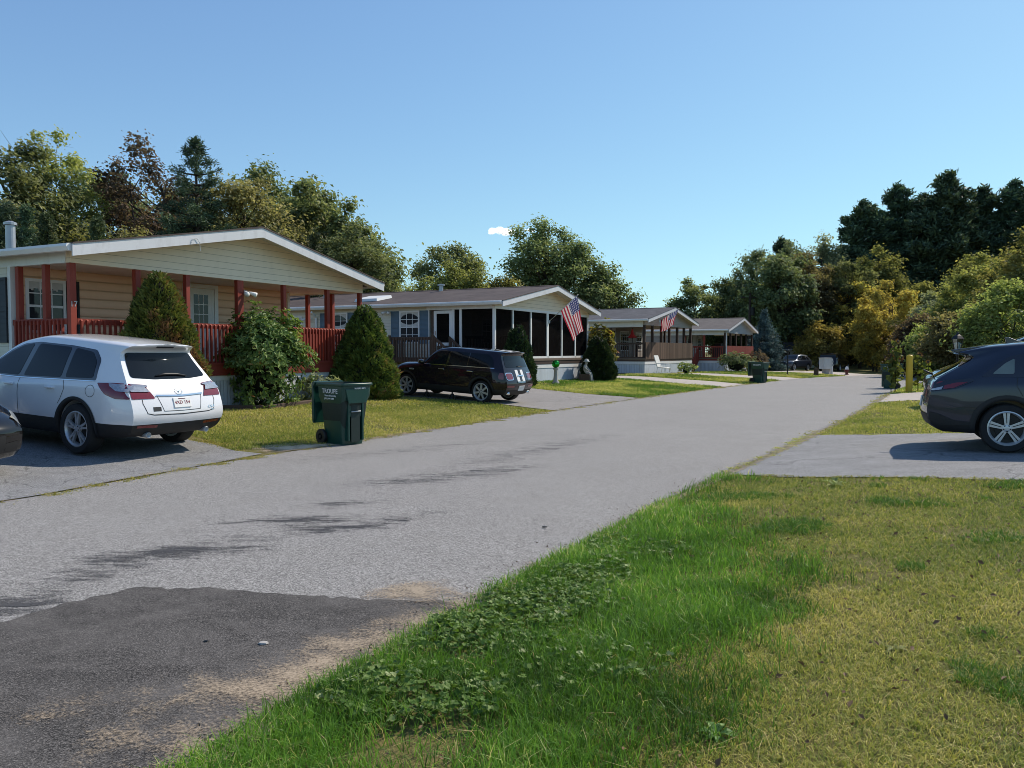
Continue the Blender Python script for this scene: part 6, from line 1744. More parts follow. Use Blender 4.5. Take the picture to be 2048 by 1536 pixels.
SUNW = np.array([.585, .44, .68])
def unit(v): return v / np.maximum(np.linalg.norm(v, axis=1, keepdims=True), 1e-9)
def leaf_quads(pos, nrm, size, rng, aspect=.62, fold=.18):
    """pointed leaf shapes (a quad: base, side, tip, side) facing nrm with random spin"""
    n = len(pos)
    a = rng.normal(size=(n, 3)); t = unit(np.cross(nrm, a)); b = np.cross(nrm, t)
    s = (size * rng.uniform(.65, 1.35, n))[:, None]
    v = np.empty((n, 4, 3))
    v[:, 0] = pos - t * s * .5; v[:, 2] = pos + t * s * .5 - nrm * s * fold
    v[:, 1] = pos + b * s * aspect * .5 + nrm * s * fold * .4; v[:, 3] = pos - b * s * aspect * .5 + nrm * s * fold * .4
    return v.reshape(-1, 3), np.arange(n * 4).reshape(-1, 4)

def tree_parts(seed, H, R, base=.28, clumps=34, lpc=240, leaf=.24, clump_r=(.9, 1.5), lobes=None, trunk_r=.17, up=.45, squash=.8, lean=0.0, multi=1, open_=0.0, tint0=.42):
    """a broadleaf tree about H tall and R wide: returns (trunk MB, crown verts, quads, tint)"""
    rng = np.random.default_rng(seed)
    cb = H * base; ch = H - cb
    cz, hz = cb + ch * .5, ch * .5
    C = []
    tries = 0
    lobes = lobes or [(0, 0, 0, 1.0)]
    wts = np.array([l[3] ** 2 for l in lobes]); wts = wts / wts.sum()
    while len(C) < clumps and tries < 6000:
        tries += 1
        lx, ly, lz, ls = lobes[rng.choice(len(lobes), p=wts)]
        d = rng.normal(size=3); d /= np.linalg.norm(d)
        r = rng.uniform(.35, 1.0) ** .6 * .86
        k = 1 - .28 * max(0, d[2]) ** 2
        p = np.array([(lx + d[0] * r * ls * k) * R, (ly + d[1] * r * ls * k) * R, cz + (lz + d[2] * r * ls) * hz])
        if p[2] < cb * .8 or p[2] > H - .4: continue
        if C and min(np.linalg.norm((p - c) * np.array([1, 1, 1.15])) for c, _ in C) < clump_r[0] * .62: continue
        C.append((p, rng.uniform(*clump_r) * (1.0 - .25 * (p[2] - cb) / max(ch, .1))))
    mb = MB()
    nst = multi
    tops = []
    for m_ in range(nst):
        a = rng.uniform(0, 6.28); off = 0 if nst == 1 else .25
        sx, sy = off * math.cos(a), off * math.sin(a)
        tx, ty = sx + (R * .28 if nst > 1 else R * .08) * math.cos(a) + lean * R, sy + (R * .28 if nst > 1 else R * .08) * math.sin(a)
        pts = [(sx, sy, -.2), (sx * 1.05, sy * 1.05, H * .05)]
        for k in range(1, 7):
            q = k / 6
            pts.append((sx + (tx - sx) * q ** 1.3 + rng.normal() * .05 * H * .08, sy + (ty - sy) * q ** 1.3 + rng.normal() * .05 * H * .08, H * .05 + (H * .68) * q))
        rad = [trunk_r * 1.35, trunk_r] + [trunk_r * (1 - .82 * (k / 6) ** .9) for k in range(1, 7)]
        mb.tube(pts, rad, 8); tops.append(np.array(pts))
    for c, cr in C:
        tr = tops[rng.integers(len(tops))]
        zt = max(cb * .6, c[2] - np.linalg.norm(c[:2] - tr[3][:2]) * rng.uniform(.5, 1.0) - .3)
        zt = min(zt, H * .68)
        k = int(np.clip(np.searchsorted(tr[:, 2], zt), 1, len(tr) - 1))
        q = (zt - tr[k - 1][2]) / max(tr[k][2] - tr[k - 1][2], 1e-6); q = min(max(q, 0), 1)
        s = tr[k - 1] * (1 - q) + tr[k] * q
        mid = (s + c) / 2 + np.array([0, 0, -.06 * np.linalg.norm(c - s)]) + rng.normal(size=3) * .12
        L = np.linalg.norm(c - s); r0 = trunk_r * min(.42, .14 + .05 * L)
        mb.tube([s, s * .6 + mid * .4 + rng.normal(size=3) * .05, mid, mid * .4 + c * .6, c], [r0, r0 * .75, r0 * .55, r0 * .38, r0 * .18], 5)
        for _ in range(3):
            e = c + rng.normal(size=3) * cr * .55
            mb.tube([mid * .35 + c * .65, (mid * .2 + c * .5 + e * .3), e], [r0 * .28, r0 * .18, r0 * .06], 4, cap=False)
    cen = np.array([c for c, _ in C]); rad = np.array([r for _, r in C])
    n = np.maximum(20, (lpc * (rad / np.mean(clump_r)) ** 2).astype(int))
    n = (n * 1.6).astype(int)
    idx = np.repeat(np.arange(len(C)), n)
    N = len(idx)
    d = unit(rng.normal(size=(N, 3)))
    rr = rng.uniform(0, 1, N) ** .45 * (1 + .22 * rng.normal(size=N))
    # knobbly clumps: shrink or swell by direction
    wob = 1 + .28 * np.sin(d[:, 0] * 5 + idx * 1.7) * np.sin(d[:, 1] * 5 + idx) + .2 * np.sin(d[:, 2] * 7 + idx * 2.1)
    pos = cen[idx] + d * (rad[idx] * rr * wob)[:, None] * np.array([1, 1, squash])
    if open_: keep = rng.uniform(size=N) > open_ * (rr < .6); pos, d, rr, idx = pos[keep], d[keep], rr[keep], idx[keep]; N = len(pos)
    out = unit(pos - np.array([0, 0, cz - hz * .3]))
    nrm = unit(d * .38 + out * .25 + np.array([0, 0, up * .7]) + SUNW * .55 + rng.normal(size=(N, 3)) * .48)      # leaves tilted sunward to brighten the crowns
    v, q = leaf_quads(pos, nrm, leaf * .98, rng, .66)
    ct = rng.normal(size=len(C)) * .10
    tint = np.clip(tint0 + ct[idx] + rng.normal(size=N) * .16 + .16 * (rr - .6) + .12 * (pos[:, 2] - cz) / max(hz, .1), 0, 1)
    return mb, v, q, np.repeat(tint, 4)

TREES = {}
def make_tree(name, label, pos, leafmat, bark='bark', cat='tree', group=None, z=None, rz=0.0, key=None, **kw):
    """key: share mesh data with an earlier tree built under the same key"""
    z = G(*pos) if z is None else z
    t = thing(name, label, cat, (pos[0], pos[1], z), rz, group)
    if key and key in TREES: a, b = TREES[key]
    else:
        mb, v, q, tint = tree_parts(**kw)
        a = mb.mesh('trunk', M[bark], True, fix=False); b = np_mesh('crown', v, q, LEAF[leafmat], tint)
        if key: TREES[key] = (a, b)
    link('trunk', a, t); link('crown', b, t)
    return t
def rescale(t, sx, sz, mat=None):
    for ch in t.children: ch.scale = (sx, sx, sz)
    return t

def pine_parts(seed, H, R, base=.15, pw=.75, levels=22, per=6, tuft=26, needle=.34, wide=.075, tip=.12, droop=.1, jag=.35, trunk_r=.2):
    rng = np.random.default_rng(seed)
    mb = MB(); mb.tube([(0, 0, -.2), (.05, 0, H * .4), (0, .05, H * .8), (0, 0, H * .99)], [trunk_r, trunk_r * .75, trunk_r * .35, .02], 8)
    P, D, T = [], [], []
    for i in range(levels):
        q = i / (levels - 1); z = H * (base + (1 - base) * q * .985)
        prof = (1 - q) ** pw * (.62 + .38 * math.sin(PI * min(1, .25 + q * .9)))
        L0 = R * max(tip * (1 - q) + .03, prof)
        n = max(3, int(per * (1 - .4 * q)))
        a0 = rng.uniform(0, 6.28)
        for k in range(n):
            a = a0 + 2 * PI * k / n + rng.normal() * .25
            L = L0 * (1 + rng.normal() * jag * .6)
            if L < .1: L = .1
            rise = L * (.25 * q + rng.normal() * .08 - droop * (1 - q))
            d = np.array([math.cos(a), math.sin(a), 0])
            s = np.array([0, 0, z]); e = s + d * L + np.array([0, 0, rise])
            m = (s + e) / 2 + np.array([0, 0, -.05 * L])
            if L > .5: mb.tube([s, m, e], [.05 * trunk_r / .2 + .01, .035, .01], 4, cap=False)
            nt_ = max(2, int(L / .42))
            for j in range(nt_):
                f = .25 + .75 * (j + 1) / nt_
                b_ = (1 - f) ** 2 * s + 2 * f * (1 - f) * m + f * f * e
                side = np.array([-d[1], d[0], 0])
                for w in ((0,) if j == nt_ - 1 else (-1, 1, 0)):
                    c = b_ + side * w * (.30 * L * (1.05 - f)) + np.array([0, 0, rng.normal() * .08])
                    P.append(c); D.append(unit((d * .8 + side * w * .8 + np.array([0, 0, .45]))[None])[0]); T.append(rng.normal() * .1)
    P = np.array(P); D = np.array(D); T = np.array(T)
    idx = np.repeat(np.arange(len(P)), tuft); N = len(idx)
    dr = unit(D[idx] * .8 + rng.normal(size=(N, 3)) * .62)
    ln = needle * rng.uniform(.6, 1.2, N)
    base_ = P[idx] + rng.normal(size=(N, 3)) * needle * .35
    sd = unit(np.cross(dr, rng.normal(size=(N, 3))))
    v = np.empty((N, 4, 3))
    v[:, 0] = base_ - dr * (ln * .3)[:, None]; v[:, 1] = base_ + dr * (ln * .2)[:, None] + sd * wide / 2; v[:, 2] = base_ + dr * (ln * .7)[:, None]; v[:, 3] = base_ + dr * (ln * .2)[:, None] - sd * wide / 2
    tint = np.clip(.42 + T[idx] * 1.6 + rng.normal(size=N) * .2, 0, 1)
    return mb, v.reshape(-1, 3), np.arange(N * 4).reshape(-1, 4), np.repeat(tint, 4)
def make_pine(name, label, pos, leafmat='pine', group=None, z=None, rz=0.0, key=None, cat='pine tree', **kw):
    z = G(*pos) if z is None else z
    t = thing(name, label, cat, (pos[0], pos[1], z), rz, group)
    if key and key in TREES: a, b = TREES[key]
    else:
        mb, v, q, tint = pine_parts(**kw)
        a = mb.mesh('trunk', M['bark'], True, fix=False); b = np_mesh('crown', v, q, LEAF[leafmat], tint)
        if key: TREES[key] = (a, b)
    link('trunk', a, t); link('crown', b, t); return t

# --- trimmed conical spruces
def cone_shrub(label, pos, H, R, seed, leafmat='spruce', brown=(0, 0, 1), nbrown=.25, twin=False, group='trimmed conical spruces', n=15000, bulge=.9, skirt=.0):
    rng = np.random.default_rng(seed)
    t = thing('conical_spruce', label, 'shrub', (pos[0], pos[1], G(*pos) - .03), 0, group)
    ph = rng.uniform(0, 6.28, 8)
    def prof(q):           # q 0 base .. 1 top
        return np.power(np.clip(1 - q, 0, 1), bulge) * (1 - .35 * np.exp(-q * 14)) + .02
    def lump(a, z):
        return 1 + .07 * np.sin(3 * a + ph[0] + z * 2) + .05 * np.sin(7 * a + ph[1] - z * 5) + .06 * np.sin(z * 9 + ph[2] + 2 * a) + .035 * np.sin(13 * a + z * 17 + ph[3])
    cores = [(0, 0, H, R)] if not twin else [(0, 0, H, R), (-.22, .05, H * .965, R * .85)]
    V, D, Tn = [], [], []
    mb = MB()
    for cx, cy, h, r in cores:
        m = n // len(cores)
        z = h * (1 - np.sqrt(rng.uniform(0, 1, m)) ) ** 1.0
        a = rng.uniform(0, 2 * PI, m); q = z / h
        rr = r * prof(q) * lump(a, z) * (1 + rng.normal(size=m) * .035)
        p = np.stack([cx + rr * np.cos(a), cy + rr * np.sin(a), z], 1)
        o = np.stack([np.cos(a), np.sin(a), np.full(m, .55) + q * .5], 1)
        V.append(p); D.append(unit(o + rng.normal(size=(m, 3)) * .45))
        cl = .12 * np.sin(5 * a + 6 * z + ph[4]) + .12 * np.sin(9 * a - 11 * z + ph[5])
        br = np.clip((np.cos(a) * brown[0] + np.sin(a) * brown[1]) * .6 + (1 - q) * .55 - .35 + .35 * np.sin(4 * a + 5 * z + ph[6]), 0, 1) * nbrown * 2
        Tn.append(np.clip(.36 + cl + br + rng.normal(size=m) * .13, 0, 1))
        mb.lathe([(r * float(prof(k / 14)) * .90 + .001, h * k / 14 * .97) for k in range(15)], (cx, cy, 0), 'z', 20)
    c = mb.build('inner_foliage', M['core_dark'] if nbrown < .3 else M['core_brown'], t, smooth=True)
    P, D, tint = np.concatenate(V), np.concatenate(D), np.concatenate(Tn)
    N = len(P)
    sd = unit(np.cross(D, rng.normal(size=(N, 3)))); ln = rng.uniform(.06, .13, N)[:, None] * (.8 + H * .12); w = .02 * (.8 + H * .15)
    v = np.empty((N, 4, 3)); v[:, 0] = P - D * ln * .5; v[:, 1] = P + D * ln * .15 + sd * w; v[:, 2] = P + D * ln * .75; v[:, 3] = P + D * ln * .15 - sd * w
    link('foliage', np_mesh('foliage', v.reshape(-1, 3), np.arange(N * 4).reshape(-1, 4), LEAF[leafmat], np.repeat(tint, 4)), t)
    MB().tube([(0, 0, -.1), (0, 0, .35)], [.08, .07], 8).build('stem', M['bark'], t)
    return t
cone_shrub('bright conical spruce with browning foot before the red porch, behind the white SUV', (-7.35, 16.75), 3.02, .93, 21, 'spruce_light', (.75, -.65), .42, n=24000, bulge=.56)
cone_shrub('widest conical spruce, dark with a sunny right flank, between red porch and hatchback', (-4.22, 23.0), 2.75, 1.05, 22, 'spruce', (.8, -.4), .22, n=22000, bulge=.62)
cone_shrub('twin topped conical spruce at the near corner of the screened porch', (.28, 30.85), 2.40, .72, 23, 'spruce_dark', (.9, -.2), .05, twin=True, n=14000, bulge=.68)
cone_shrub('dark conical spruce at the far corner of the screened porch, beside the statue', (4.05, 37.4), 2.12, .84, 24, 'spruce_dark', (.9, -.2), .08, n=14000, bulge=.52)

# --- leafy shrubs: leaf whorls on a lumpy mound
def mound_shrub(name, label, pos, H, R, seed, leafmat, leaf=.11, n=900, per=7, aspect=.34, cat='shrub', group=None, squash=1.0, inner=.5, z=None, lift=.28, ry=None):
    rng = np.random.default_rng(seed)
    z0 = G(*pos) if z is None else z
    t = thing(name, label, cat, (pos[0], pos[1], z0 - .02), 0, group)
    ry = ry or R
    d = unit(rng.normal(size=(n, 3))); d[:, 2] = np.where(rng.uniform(size=n) < .3, d[:, 2], np.abs(d[:, 2])); d = unit(d)
    a = np.arctan2(d[:, 1], d[:, 0])
    w = 1 + .13 * np.sin(3 * a + seed) + .10 * np.sin(5 * a + 2 * d[:, 2] * 3 + seed * 2) + .08 * np.sin(d[:, 2] * 8 + 4 * a)
    rr = rng.uniform(.62, 1.0, n) * w
    P = np.stack([d[:, 0] * rr * R, d[:, 1] * rr * ry, H * .42 + d[:, 2] * rr * H * .56], 1)
    P[:, 2] = np.maximum(P[:, 2], .05)
    O = unit(d + np.array([0, 0, .55]) + rng.normal(size=(n, 3)) * .3)
    idx = np.repeat(np.arange(n), per); N = len(idx)
    spin = rng.uniform(0, 6.28, N)
    t1 = unit(np.cross(O, rng.normal(size=(n, 3)))); t2 = np.cross(O, t1)
    rad = t1[idx] * np.cos(spin)[:, None] + t2[idx] * np.sin(spin)[:, None]
    dr = unit(rad + O[idx] * rng.uniform(-.1, .7, N)[:, None])
    sd = unit(np.cross(dr, O[idx])); ln = (leaf * rng.uniform(.7, 1.25, N))[:, None]
    b = P[idx]
    v = np.empty((N, 4, 3)); v[:, 0] = b; v[:, 1] = b + dr * ln * .5 + sd * ln * aspect * .5 + O[idx] * ln * .06; v[:, 2] = b + dr * ln - O[idx] * ln * .12; v[:, 3] = b + dr * ln * .5 - sd * ln * aspect * .5 + O[idx] * ln * .06
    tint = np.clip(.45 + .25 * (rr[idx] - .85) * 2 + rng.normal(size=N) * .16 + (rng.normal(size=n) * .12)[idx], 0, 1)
    link('foliage', np_mesh('foliage', v.reshape(-1, 3), np.arange(N * 4).reshape(-1, 4), LEAF[leafmat], tint=np.repeat(tint, 4)), t)
    mb = MB()
    for k in range(12):
        a = rng.uniform(0, 6.28); e = P[rng.integers(n)]
        mb.tube([(.08 * math.cos(a), .08 * math.sin(a), -.05), (e[0] * .4, e[1] * .4, e[2] * .55), tuple(e)], [.025, .018, .006], 5, cap=False)
    mb.build('branches', M['bark'], t, smooth=True, fix=False)
    if inner:
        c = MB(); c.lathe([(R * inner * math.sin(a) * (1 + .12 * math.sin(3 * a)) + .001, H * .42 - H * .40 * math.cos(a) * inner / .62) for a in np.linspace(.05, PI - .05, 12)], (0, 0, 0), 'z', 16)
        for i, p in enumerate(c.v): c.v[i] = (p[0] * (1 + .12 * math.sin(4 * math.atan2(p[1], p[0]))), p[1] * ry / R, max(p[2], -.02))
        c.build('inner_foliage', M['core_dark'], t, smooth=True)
    return t
mound_shrub('rhododendron', 'big glossy broad leaved rhododendron against the red railing', (-6.15, 19.75), 2.42, 1.08, 31, 'rhodo', .14, 1900, 8, .36)
mound_shrub('low_shrub', 'pale low plants under the railing right of the rhododendron', (-5.15, 21.3), .7, .62, 32, 'pale', .11, 200, 6, .5, inner=.4)
mound_shrub('low_shrub', 'dark feathery shrub by the wooden landing behind the hatchback', (hp(H2, -.85, 5.4, 0).x, hp(H2, -.85, 5.4, 0).y), 1.75, .65, 33, 'pine', .26, 260, 8, .12, inner=.45)
mound_shrub('low_shrub', 'small green clump right of the white rocking chair', (10.5, 48.2), .8, .6, 34, 'light', .12, 160, 6, .5, inner=.4)
mound_shrub('round_bush', 'rounded green bush below the red stair of the far house', (16.9, 60.4), 1.55, 1.35, 35, 'oak', .14, 520, 8, .5)
mound_shrub('round_bush', 'small rusty bush right of the rounded green one', (19.0, 62.2), 1.0, .8, 36, 'red', .12, 240, 7, .5)
mound_shrub('round_bush', 'reddish hedge plant at the right end of the red boards', (20.7, 67.4), 1.9, 1.0, 37, 'red', .14, 300, 7, .5)
mound_shrub('round_bush', 'low flower clump between the far bin and the blue spruce', (19.8, 65.4), .9, 1.1, 38, 'yellowgreen', .12, 220, 7, .5, inner=.4)
# vine at the corner of the screened porch
mound_shrub('climbing_vine', 'yellowing vine climbing the far corner post of the screened porch', (4.25, 39.4), 2.75, .85, 39, 'vine', .2, 330, 5, .8, cat='vine', inner=0, z=.25)

# --- blue spruce
make_pine('blue_spruce', 'blue green spruce with layered branches at the end of the house row', (24.3, 77.2), 'blue', cat='spruce tree', seed=41, H=5.9, R=2.35, base=.04, levels=24, per=10, tuft=24, needle=.26, wide=.06, droop=.18, jag=.15, trunk_r=.14, z=-.5)

# --- sunflowers around the yellow post
def sunflower(label, pos, H, seed, heads=1):
    rng = np.random.default_rng(seed)
    t = thing('sunflower', label, 'flower', (pos[0], pos[1], G(*pos)), rng.uniform(0, 6), 'tall sunflowers by the yellow post')
    mb = MB(); mb.tube([(0, 0, -.02), (.02, .01, H * .5), (.06, 0, H)], [.018, .015, .009], 6)
    mb.build('stem', LEAF['sunflower'], t, smooth=True)
    n = int(H * 22); P = []; Nn = []
    z = rng.uniform(.18, .98, n) * H; a = rng.uniform(0, 6.28, n); r = rng.uniform(.06, .30, n) * (1.1 - .5 * z / H)
    P = np.stack([r * np.cos(a), r * np.sin(a), z], 1)
    Nn = unit(np.stack([np.cos(a) * .5, np.sin(a) * .5, np.full(n, .6)], 1) + rng.normal(size=(n, 3)) * .35)
    v, q = leaf_quads(P, Nn, .25, rng, .8, .25)
    link('leaves', np_mesh('leaves', v, q, LEAF['sunflower'], np.repeat(np.clip(rng.normal(.55, .2, n), 0, 1), 4)), t)
    for k in range(heads):
        zz = H * (1 - .22 * k); x, y = (.08, -.06) if k == 0 else (.2 * math.cos(k * 2.2), .2 * math.sin(k * 2.2))
        fm = frame_mat((x, y, zz), (math.cos(1.0 + k), math.sin(1.0 + k), 0), (-.3 * math.sin(1.0 + k), .3 * math.cos(1.0 + k), .9))
        hd = MB(); hd.lathe([(.05, 0), (.045, .02), (.0, .028)], (0, 0, 0), 'z', 12); hd.xf(fm)
        h_ = hd.build('flower_head', M['dark_wood'], t)
        pt = MB()
        for i in range(16):
            a = 2 * PI * i / 16
            pt.add([(.045 * math.cos(a - .15), .045 * math.sin(a - .15), .004), (.13 * math.cos(a), .13 * math.sin(a), .0), (.045 * math.cos(a + .15), .045 * math.sin(a + .15), .004), (.09 * math.cos(a), .09 * math.sin(a), .012)], [(0, 3, 1), (3, 2, 1), (0, 2, 3)])
        pt.xf(fm); pt.build('petals', M['petal'], h_, fix=False)
    return t
M['petal'] = mat_basic('petal', (0.55, 0.22, 0.02), .6, .25, 20)
sunflower('tallest sunflower left of the yellow post, with orange heads', (14.95, 31.2), 2.0, 51, 3)
sunflower('sunflower close against the left side of the yellow post', (15.15, 31.6), 1.75, 52, 2)
sunflower('leafy sunflower leaning in front of the green bin', (14.7, 31.0), 1.35, 53, 1)
sunflower('sunflower right of the yellow post', (15.75, 31.0), 1.45, 54, 1)
sunflower('short pale sunflower beside the bumper of the slate blue SUV', (16.0, 30.8), 1.15, 55, 1)

# --- broad leaved weeds on the lawn
def weed(label, pos, R, seed, n=14, mat='rhodo'):
    rng = np.random.default_rng(seed)
    t = MB()
    for i in range(n):
        a = 2 * PI * i / n * 2.4 + rng.normal() * .2; L = R * rng.uniform(.6, 1.05); up_ = rng.uniform(.25, .7)
        d = np.array([math.cos(a), math.sin(a), 0]); s = np.array([-d[1], d[0], 0]); w = L * .2
        t.add([(0, 0, .01), tuple(d * L * .5 + s * w + [0, 0, L * up_ * .8]), tuple(d * L + [0, 0, L * up_ * .55]), tuple(d * L * .5 - s * w + [0, 0, L * up_ * .8]), tuple(d * L * .5 + [0, 0, L * up_ * .68])], [(0, 4, 1), (1, 4, 2), (0, 3, 4), (4, 3, 2)])
    o = t.build('broadleaf_weed', LEAF[mat], None, fix=False)
    at = o.data.attributes.new('tint', 'FLOAT', 'POINT'); at.data.foreach_set('value', np.clip(rng.normal(.5, .12, len(t.v)), 0, 1).astype(np.float32))
    o.location = (pos[0], pos[1], G(*pos)); return tag(o, label, 'weed', 'broad leaved weeds in the lawn')
def pr(px, py):      # right lawn: solve for the sloping ground
    z = 0
    for _ in range(12): z = G(*pg(px, py, z))
    return pg(px, py, z)
weed('light green broad leaved rosette at the far edge of the lawn, by the driveway', pr(1672, 974), .17, 61, 12, 'light')
weed('dusty pale dandelion rosette near the bottom of the picture', pr(1440, 1490), .085, 62, 16, 'rhodo')
weed('small leafy rosette in the dry lawn right of centre', pr(1800, 1310), .075, 63, 9, 'light')
weed('small pale rosette amid the dry lawn on the right', pr(1590, 1140), .06, 64, 8, 'light')

# ------------------------------------------------------------------ trees left, behind the nearest house
GL = 'trees behind the nearest house'
def P_at(px, Y): return ((px - 1024) / 1600 * Y, Y)
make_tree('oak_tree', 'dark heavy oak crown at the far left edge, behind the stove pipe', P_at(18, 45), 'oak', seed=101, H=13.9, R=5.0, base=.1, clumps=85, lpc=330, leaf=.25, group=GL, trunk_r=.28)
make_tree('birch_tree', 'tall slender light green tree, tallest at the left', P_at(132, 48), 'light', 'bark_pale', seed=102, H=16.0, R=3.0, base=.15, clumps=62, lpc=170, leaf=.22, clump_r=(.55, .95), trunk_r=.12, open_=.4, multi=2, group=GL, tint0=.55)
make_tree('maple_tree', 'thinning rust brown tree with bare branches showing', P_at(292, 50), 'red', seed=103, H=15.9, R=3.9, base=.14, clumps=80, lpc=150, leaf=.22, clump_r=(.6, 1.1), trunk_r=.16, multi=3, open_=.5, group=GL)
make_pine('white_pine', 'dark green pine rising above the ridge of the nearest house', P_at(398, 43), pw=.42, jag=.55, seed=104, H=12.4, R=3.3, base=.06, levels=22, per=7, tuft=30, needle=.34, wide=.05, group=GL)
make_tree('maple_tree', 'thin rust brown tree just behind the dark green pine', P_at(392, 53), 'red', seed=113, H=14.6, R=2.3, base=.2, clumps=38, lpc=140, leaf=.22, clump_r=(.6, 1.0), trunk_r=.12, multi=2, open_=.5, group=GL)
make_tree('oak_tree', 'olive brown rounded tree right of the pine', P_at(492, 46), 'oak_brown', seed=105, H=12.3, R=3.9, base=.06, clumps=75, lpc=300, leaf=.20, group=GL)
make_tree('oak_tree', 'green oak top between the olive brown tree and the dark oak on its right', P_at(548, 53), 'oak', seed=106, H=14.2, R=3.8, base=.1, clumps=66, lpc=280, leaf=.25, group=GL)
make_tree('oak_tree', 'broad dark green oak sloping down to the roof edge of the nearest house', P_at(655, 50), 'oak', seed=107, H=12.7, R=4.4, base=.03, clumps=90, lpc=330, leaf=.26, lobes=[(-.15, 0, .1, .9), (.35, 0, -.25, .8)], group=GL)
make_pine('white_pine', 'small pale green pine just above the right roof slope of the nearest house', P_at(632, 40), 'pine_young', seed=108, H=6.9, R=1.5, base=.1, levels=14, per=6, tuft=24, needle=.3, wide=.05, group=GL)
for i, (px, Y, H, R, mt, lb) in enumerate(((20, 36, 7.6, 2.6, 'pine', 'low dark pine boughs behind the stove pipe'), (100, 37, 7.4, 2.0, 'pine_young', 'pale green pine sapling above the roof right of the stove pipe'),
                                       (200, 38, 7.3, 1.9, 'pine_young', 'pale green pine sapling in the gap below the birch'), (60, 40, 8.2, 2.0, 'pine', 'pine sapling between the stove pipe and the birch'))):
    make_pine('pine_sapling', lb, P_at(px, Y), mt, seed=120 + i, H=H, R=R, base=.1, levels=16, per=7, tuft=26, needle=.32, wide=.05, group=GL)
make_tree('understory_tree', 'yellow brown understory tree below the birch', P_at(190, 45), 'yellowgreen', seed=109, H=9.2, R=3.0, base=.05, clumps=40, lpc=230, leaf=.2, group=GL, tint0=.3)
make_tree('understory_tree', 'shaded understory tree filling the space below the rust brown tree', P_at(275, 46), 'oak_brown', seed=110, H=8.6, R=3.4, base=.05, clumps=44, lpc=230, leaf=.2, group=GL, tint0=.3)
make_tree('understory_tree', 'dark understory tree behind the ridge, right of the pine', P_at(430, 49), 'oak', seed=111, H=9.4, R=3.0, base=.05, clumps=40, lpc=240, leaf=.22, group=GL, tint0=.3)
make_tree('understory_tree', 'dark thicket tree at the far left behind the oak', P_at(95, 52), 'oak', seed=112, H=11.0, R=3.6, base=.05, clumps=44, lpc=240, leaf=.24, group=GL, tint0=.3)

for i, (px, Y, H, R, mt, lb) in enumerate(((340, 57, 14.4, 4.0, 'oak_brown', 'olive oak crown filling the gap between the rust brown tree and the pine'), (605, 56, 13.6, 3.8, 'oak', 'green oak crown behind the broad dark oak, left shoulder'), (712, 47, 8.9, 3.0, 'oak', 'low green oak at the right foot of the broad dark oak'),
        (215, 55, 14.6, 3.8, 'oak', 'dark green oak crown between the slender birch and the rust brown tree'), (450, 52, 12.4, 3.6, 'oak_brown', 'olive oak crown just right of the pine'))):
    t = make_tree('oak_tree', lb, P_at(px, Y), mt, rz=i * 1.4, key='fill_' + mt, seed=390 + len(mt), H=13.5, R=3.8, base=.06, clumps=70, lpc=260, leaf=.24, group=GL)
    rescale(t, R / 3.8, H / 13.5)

# ------------------------------------------------------------------ trees in the middle, beyond the screened house
GM = 'trees beyond the screened house'
make_tree('oak_tree', 'airy oak with sky showing through, left of the small cloud', P_at(900, 82), 'oak', seed=201, H=13.8, R=5.0, base=.25, clumps=70, lpc=190, leaf=.3, open_=.3, trunk_r=.24, group=GM)
make_tree('maple_tree', 'yellow green bushy tree before the airy oak', P_at(922, 68), 'light', seed=202, H=10.0, R=2.6, base=.1, clumps=40, lpc=260, leaf=.25, group=GM, tint0=.45)
make_tree('maple_tree', 'olive rounded tree between the two big oaks', P_at(1010, 70), 'yellowgreen', seed=203, H=9.3, R=2.6, base=.1, clumps=36, lpc=260, leaf=.25, group=GM, tint0=.45)
make_tree('oak_tree', 'tallest spreading oak right of the small cloud', P_at(1108, 76), 'oak', seed=204, H=14.4, R=4.8, base=.25, clumps=85, lpc=230, leaf=.28, open_=.25, trunk_r=.3, lobes=[(-.15, 0, .2, .95), (.35, 0, -.2, .7), (-.5, 0, .1, .5)], group=GM)
make_tree('oak_tree', 'lower oak with one branch reaching right into open sky', P_at(1208, 76), 'oak', seed=205, H=10.9, R=3.3, base=.15, clumps=52, lpc=180, leaf=.28, open_=.25, lobes=[(-.1, 0, .1, .85), (.6, 0, .05, .45)], group=GM)
for i, (px, Y, H, R, lb) in enumerate(((762, 62, 8.0, 2.7, 'low light green tree at the roof tip of the nearest house'), (842, 70, 8.6, 3.0, 'low light green tree left of the roof vent'), (965, 88, 9.4, 3.2, 'low pale tree behind the ridge of the screened house'), (1060, 72, 7.2, 2.4, 'low green tree under the left boughs of the tallest oak'))):
    make_tree('understory_tree', lb, P_at(px, Y), 'light' if i != 2 else 'pale', seed=210 + i, H=H, R=R, base=.05, clumps=34, lpc=220, leaf=.24, group=GM, tint0=.4)
make_pine('white_pine', 'tiny distant pine tip above the grey roof of the third house', P_at(1243, 110), seed=215, H=8.8, R=1.1, base=.2, levels=10, per=5, tuft=14, needle=.4, wide=.09, group=GM)

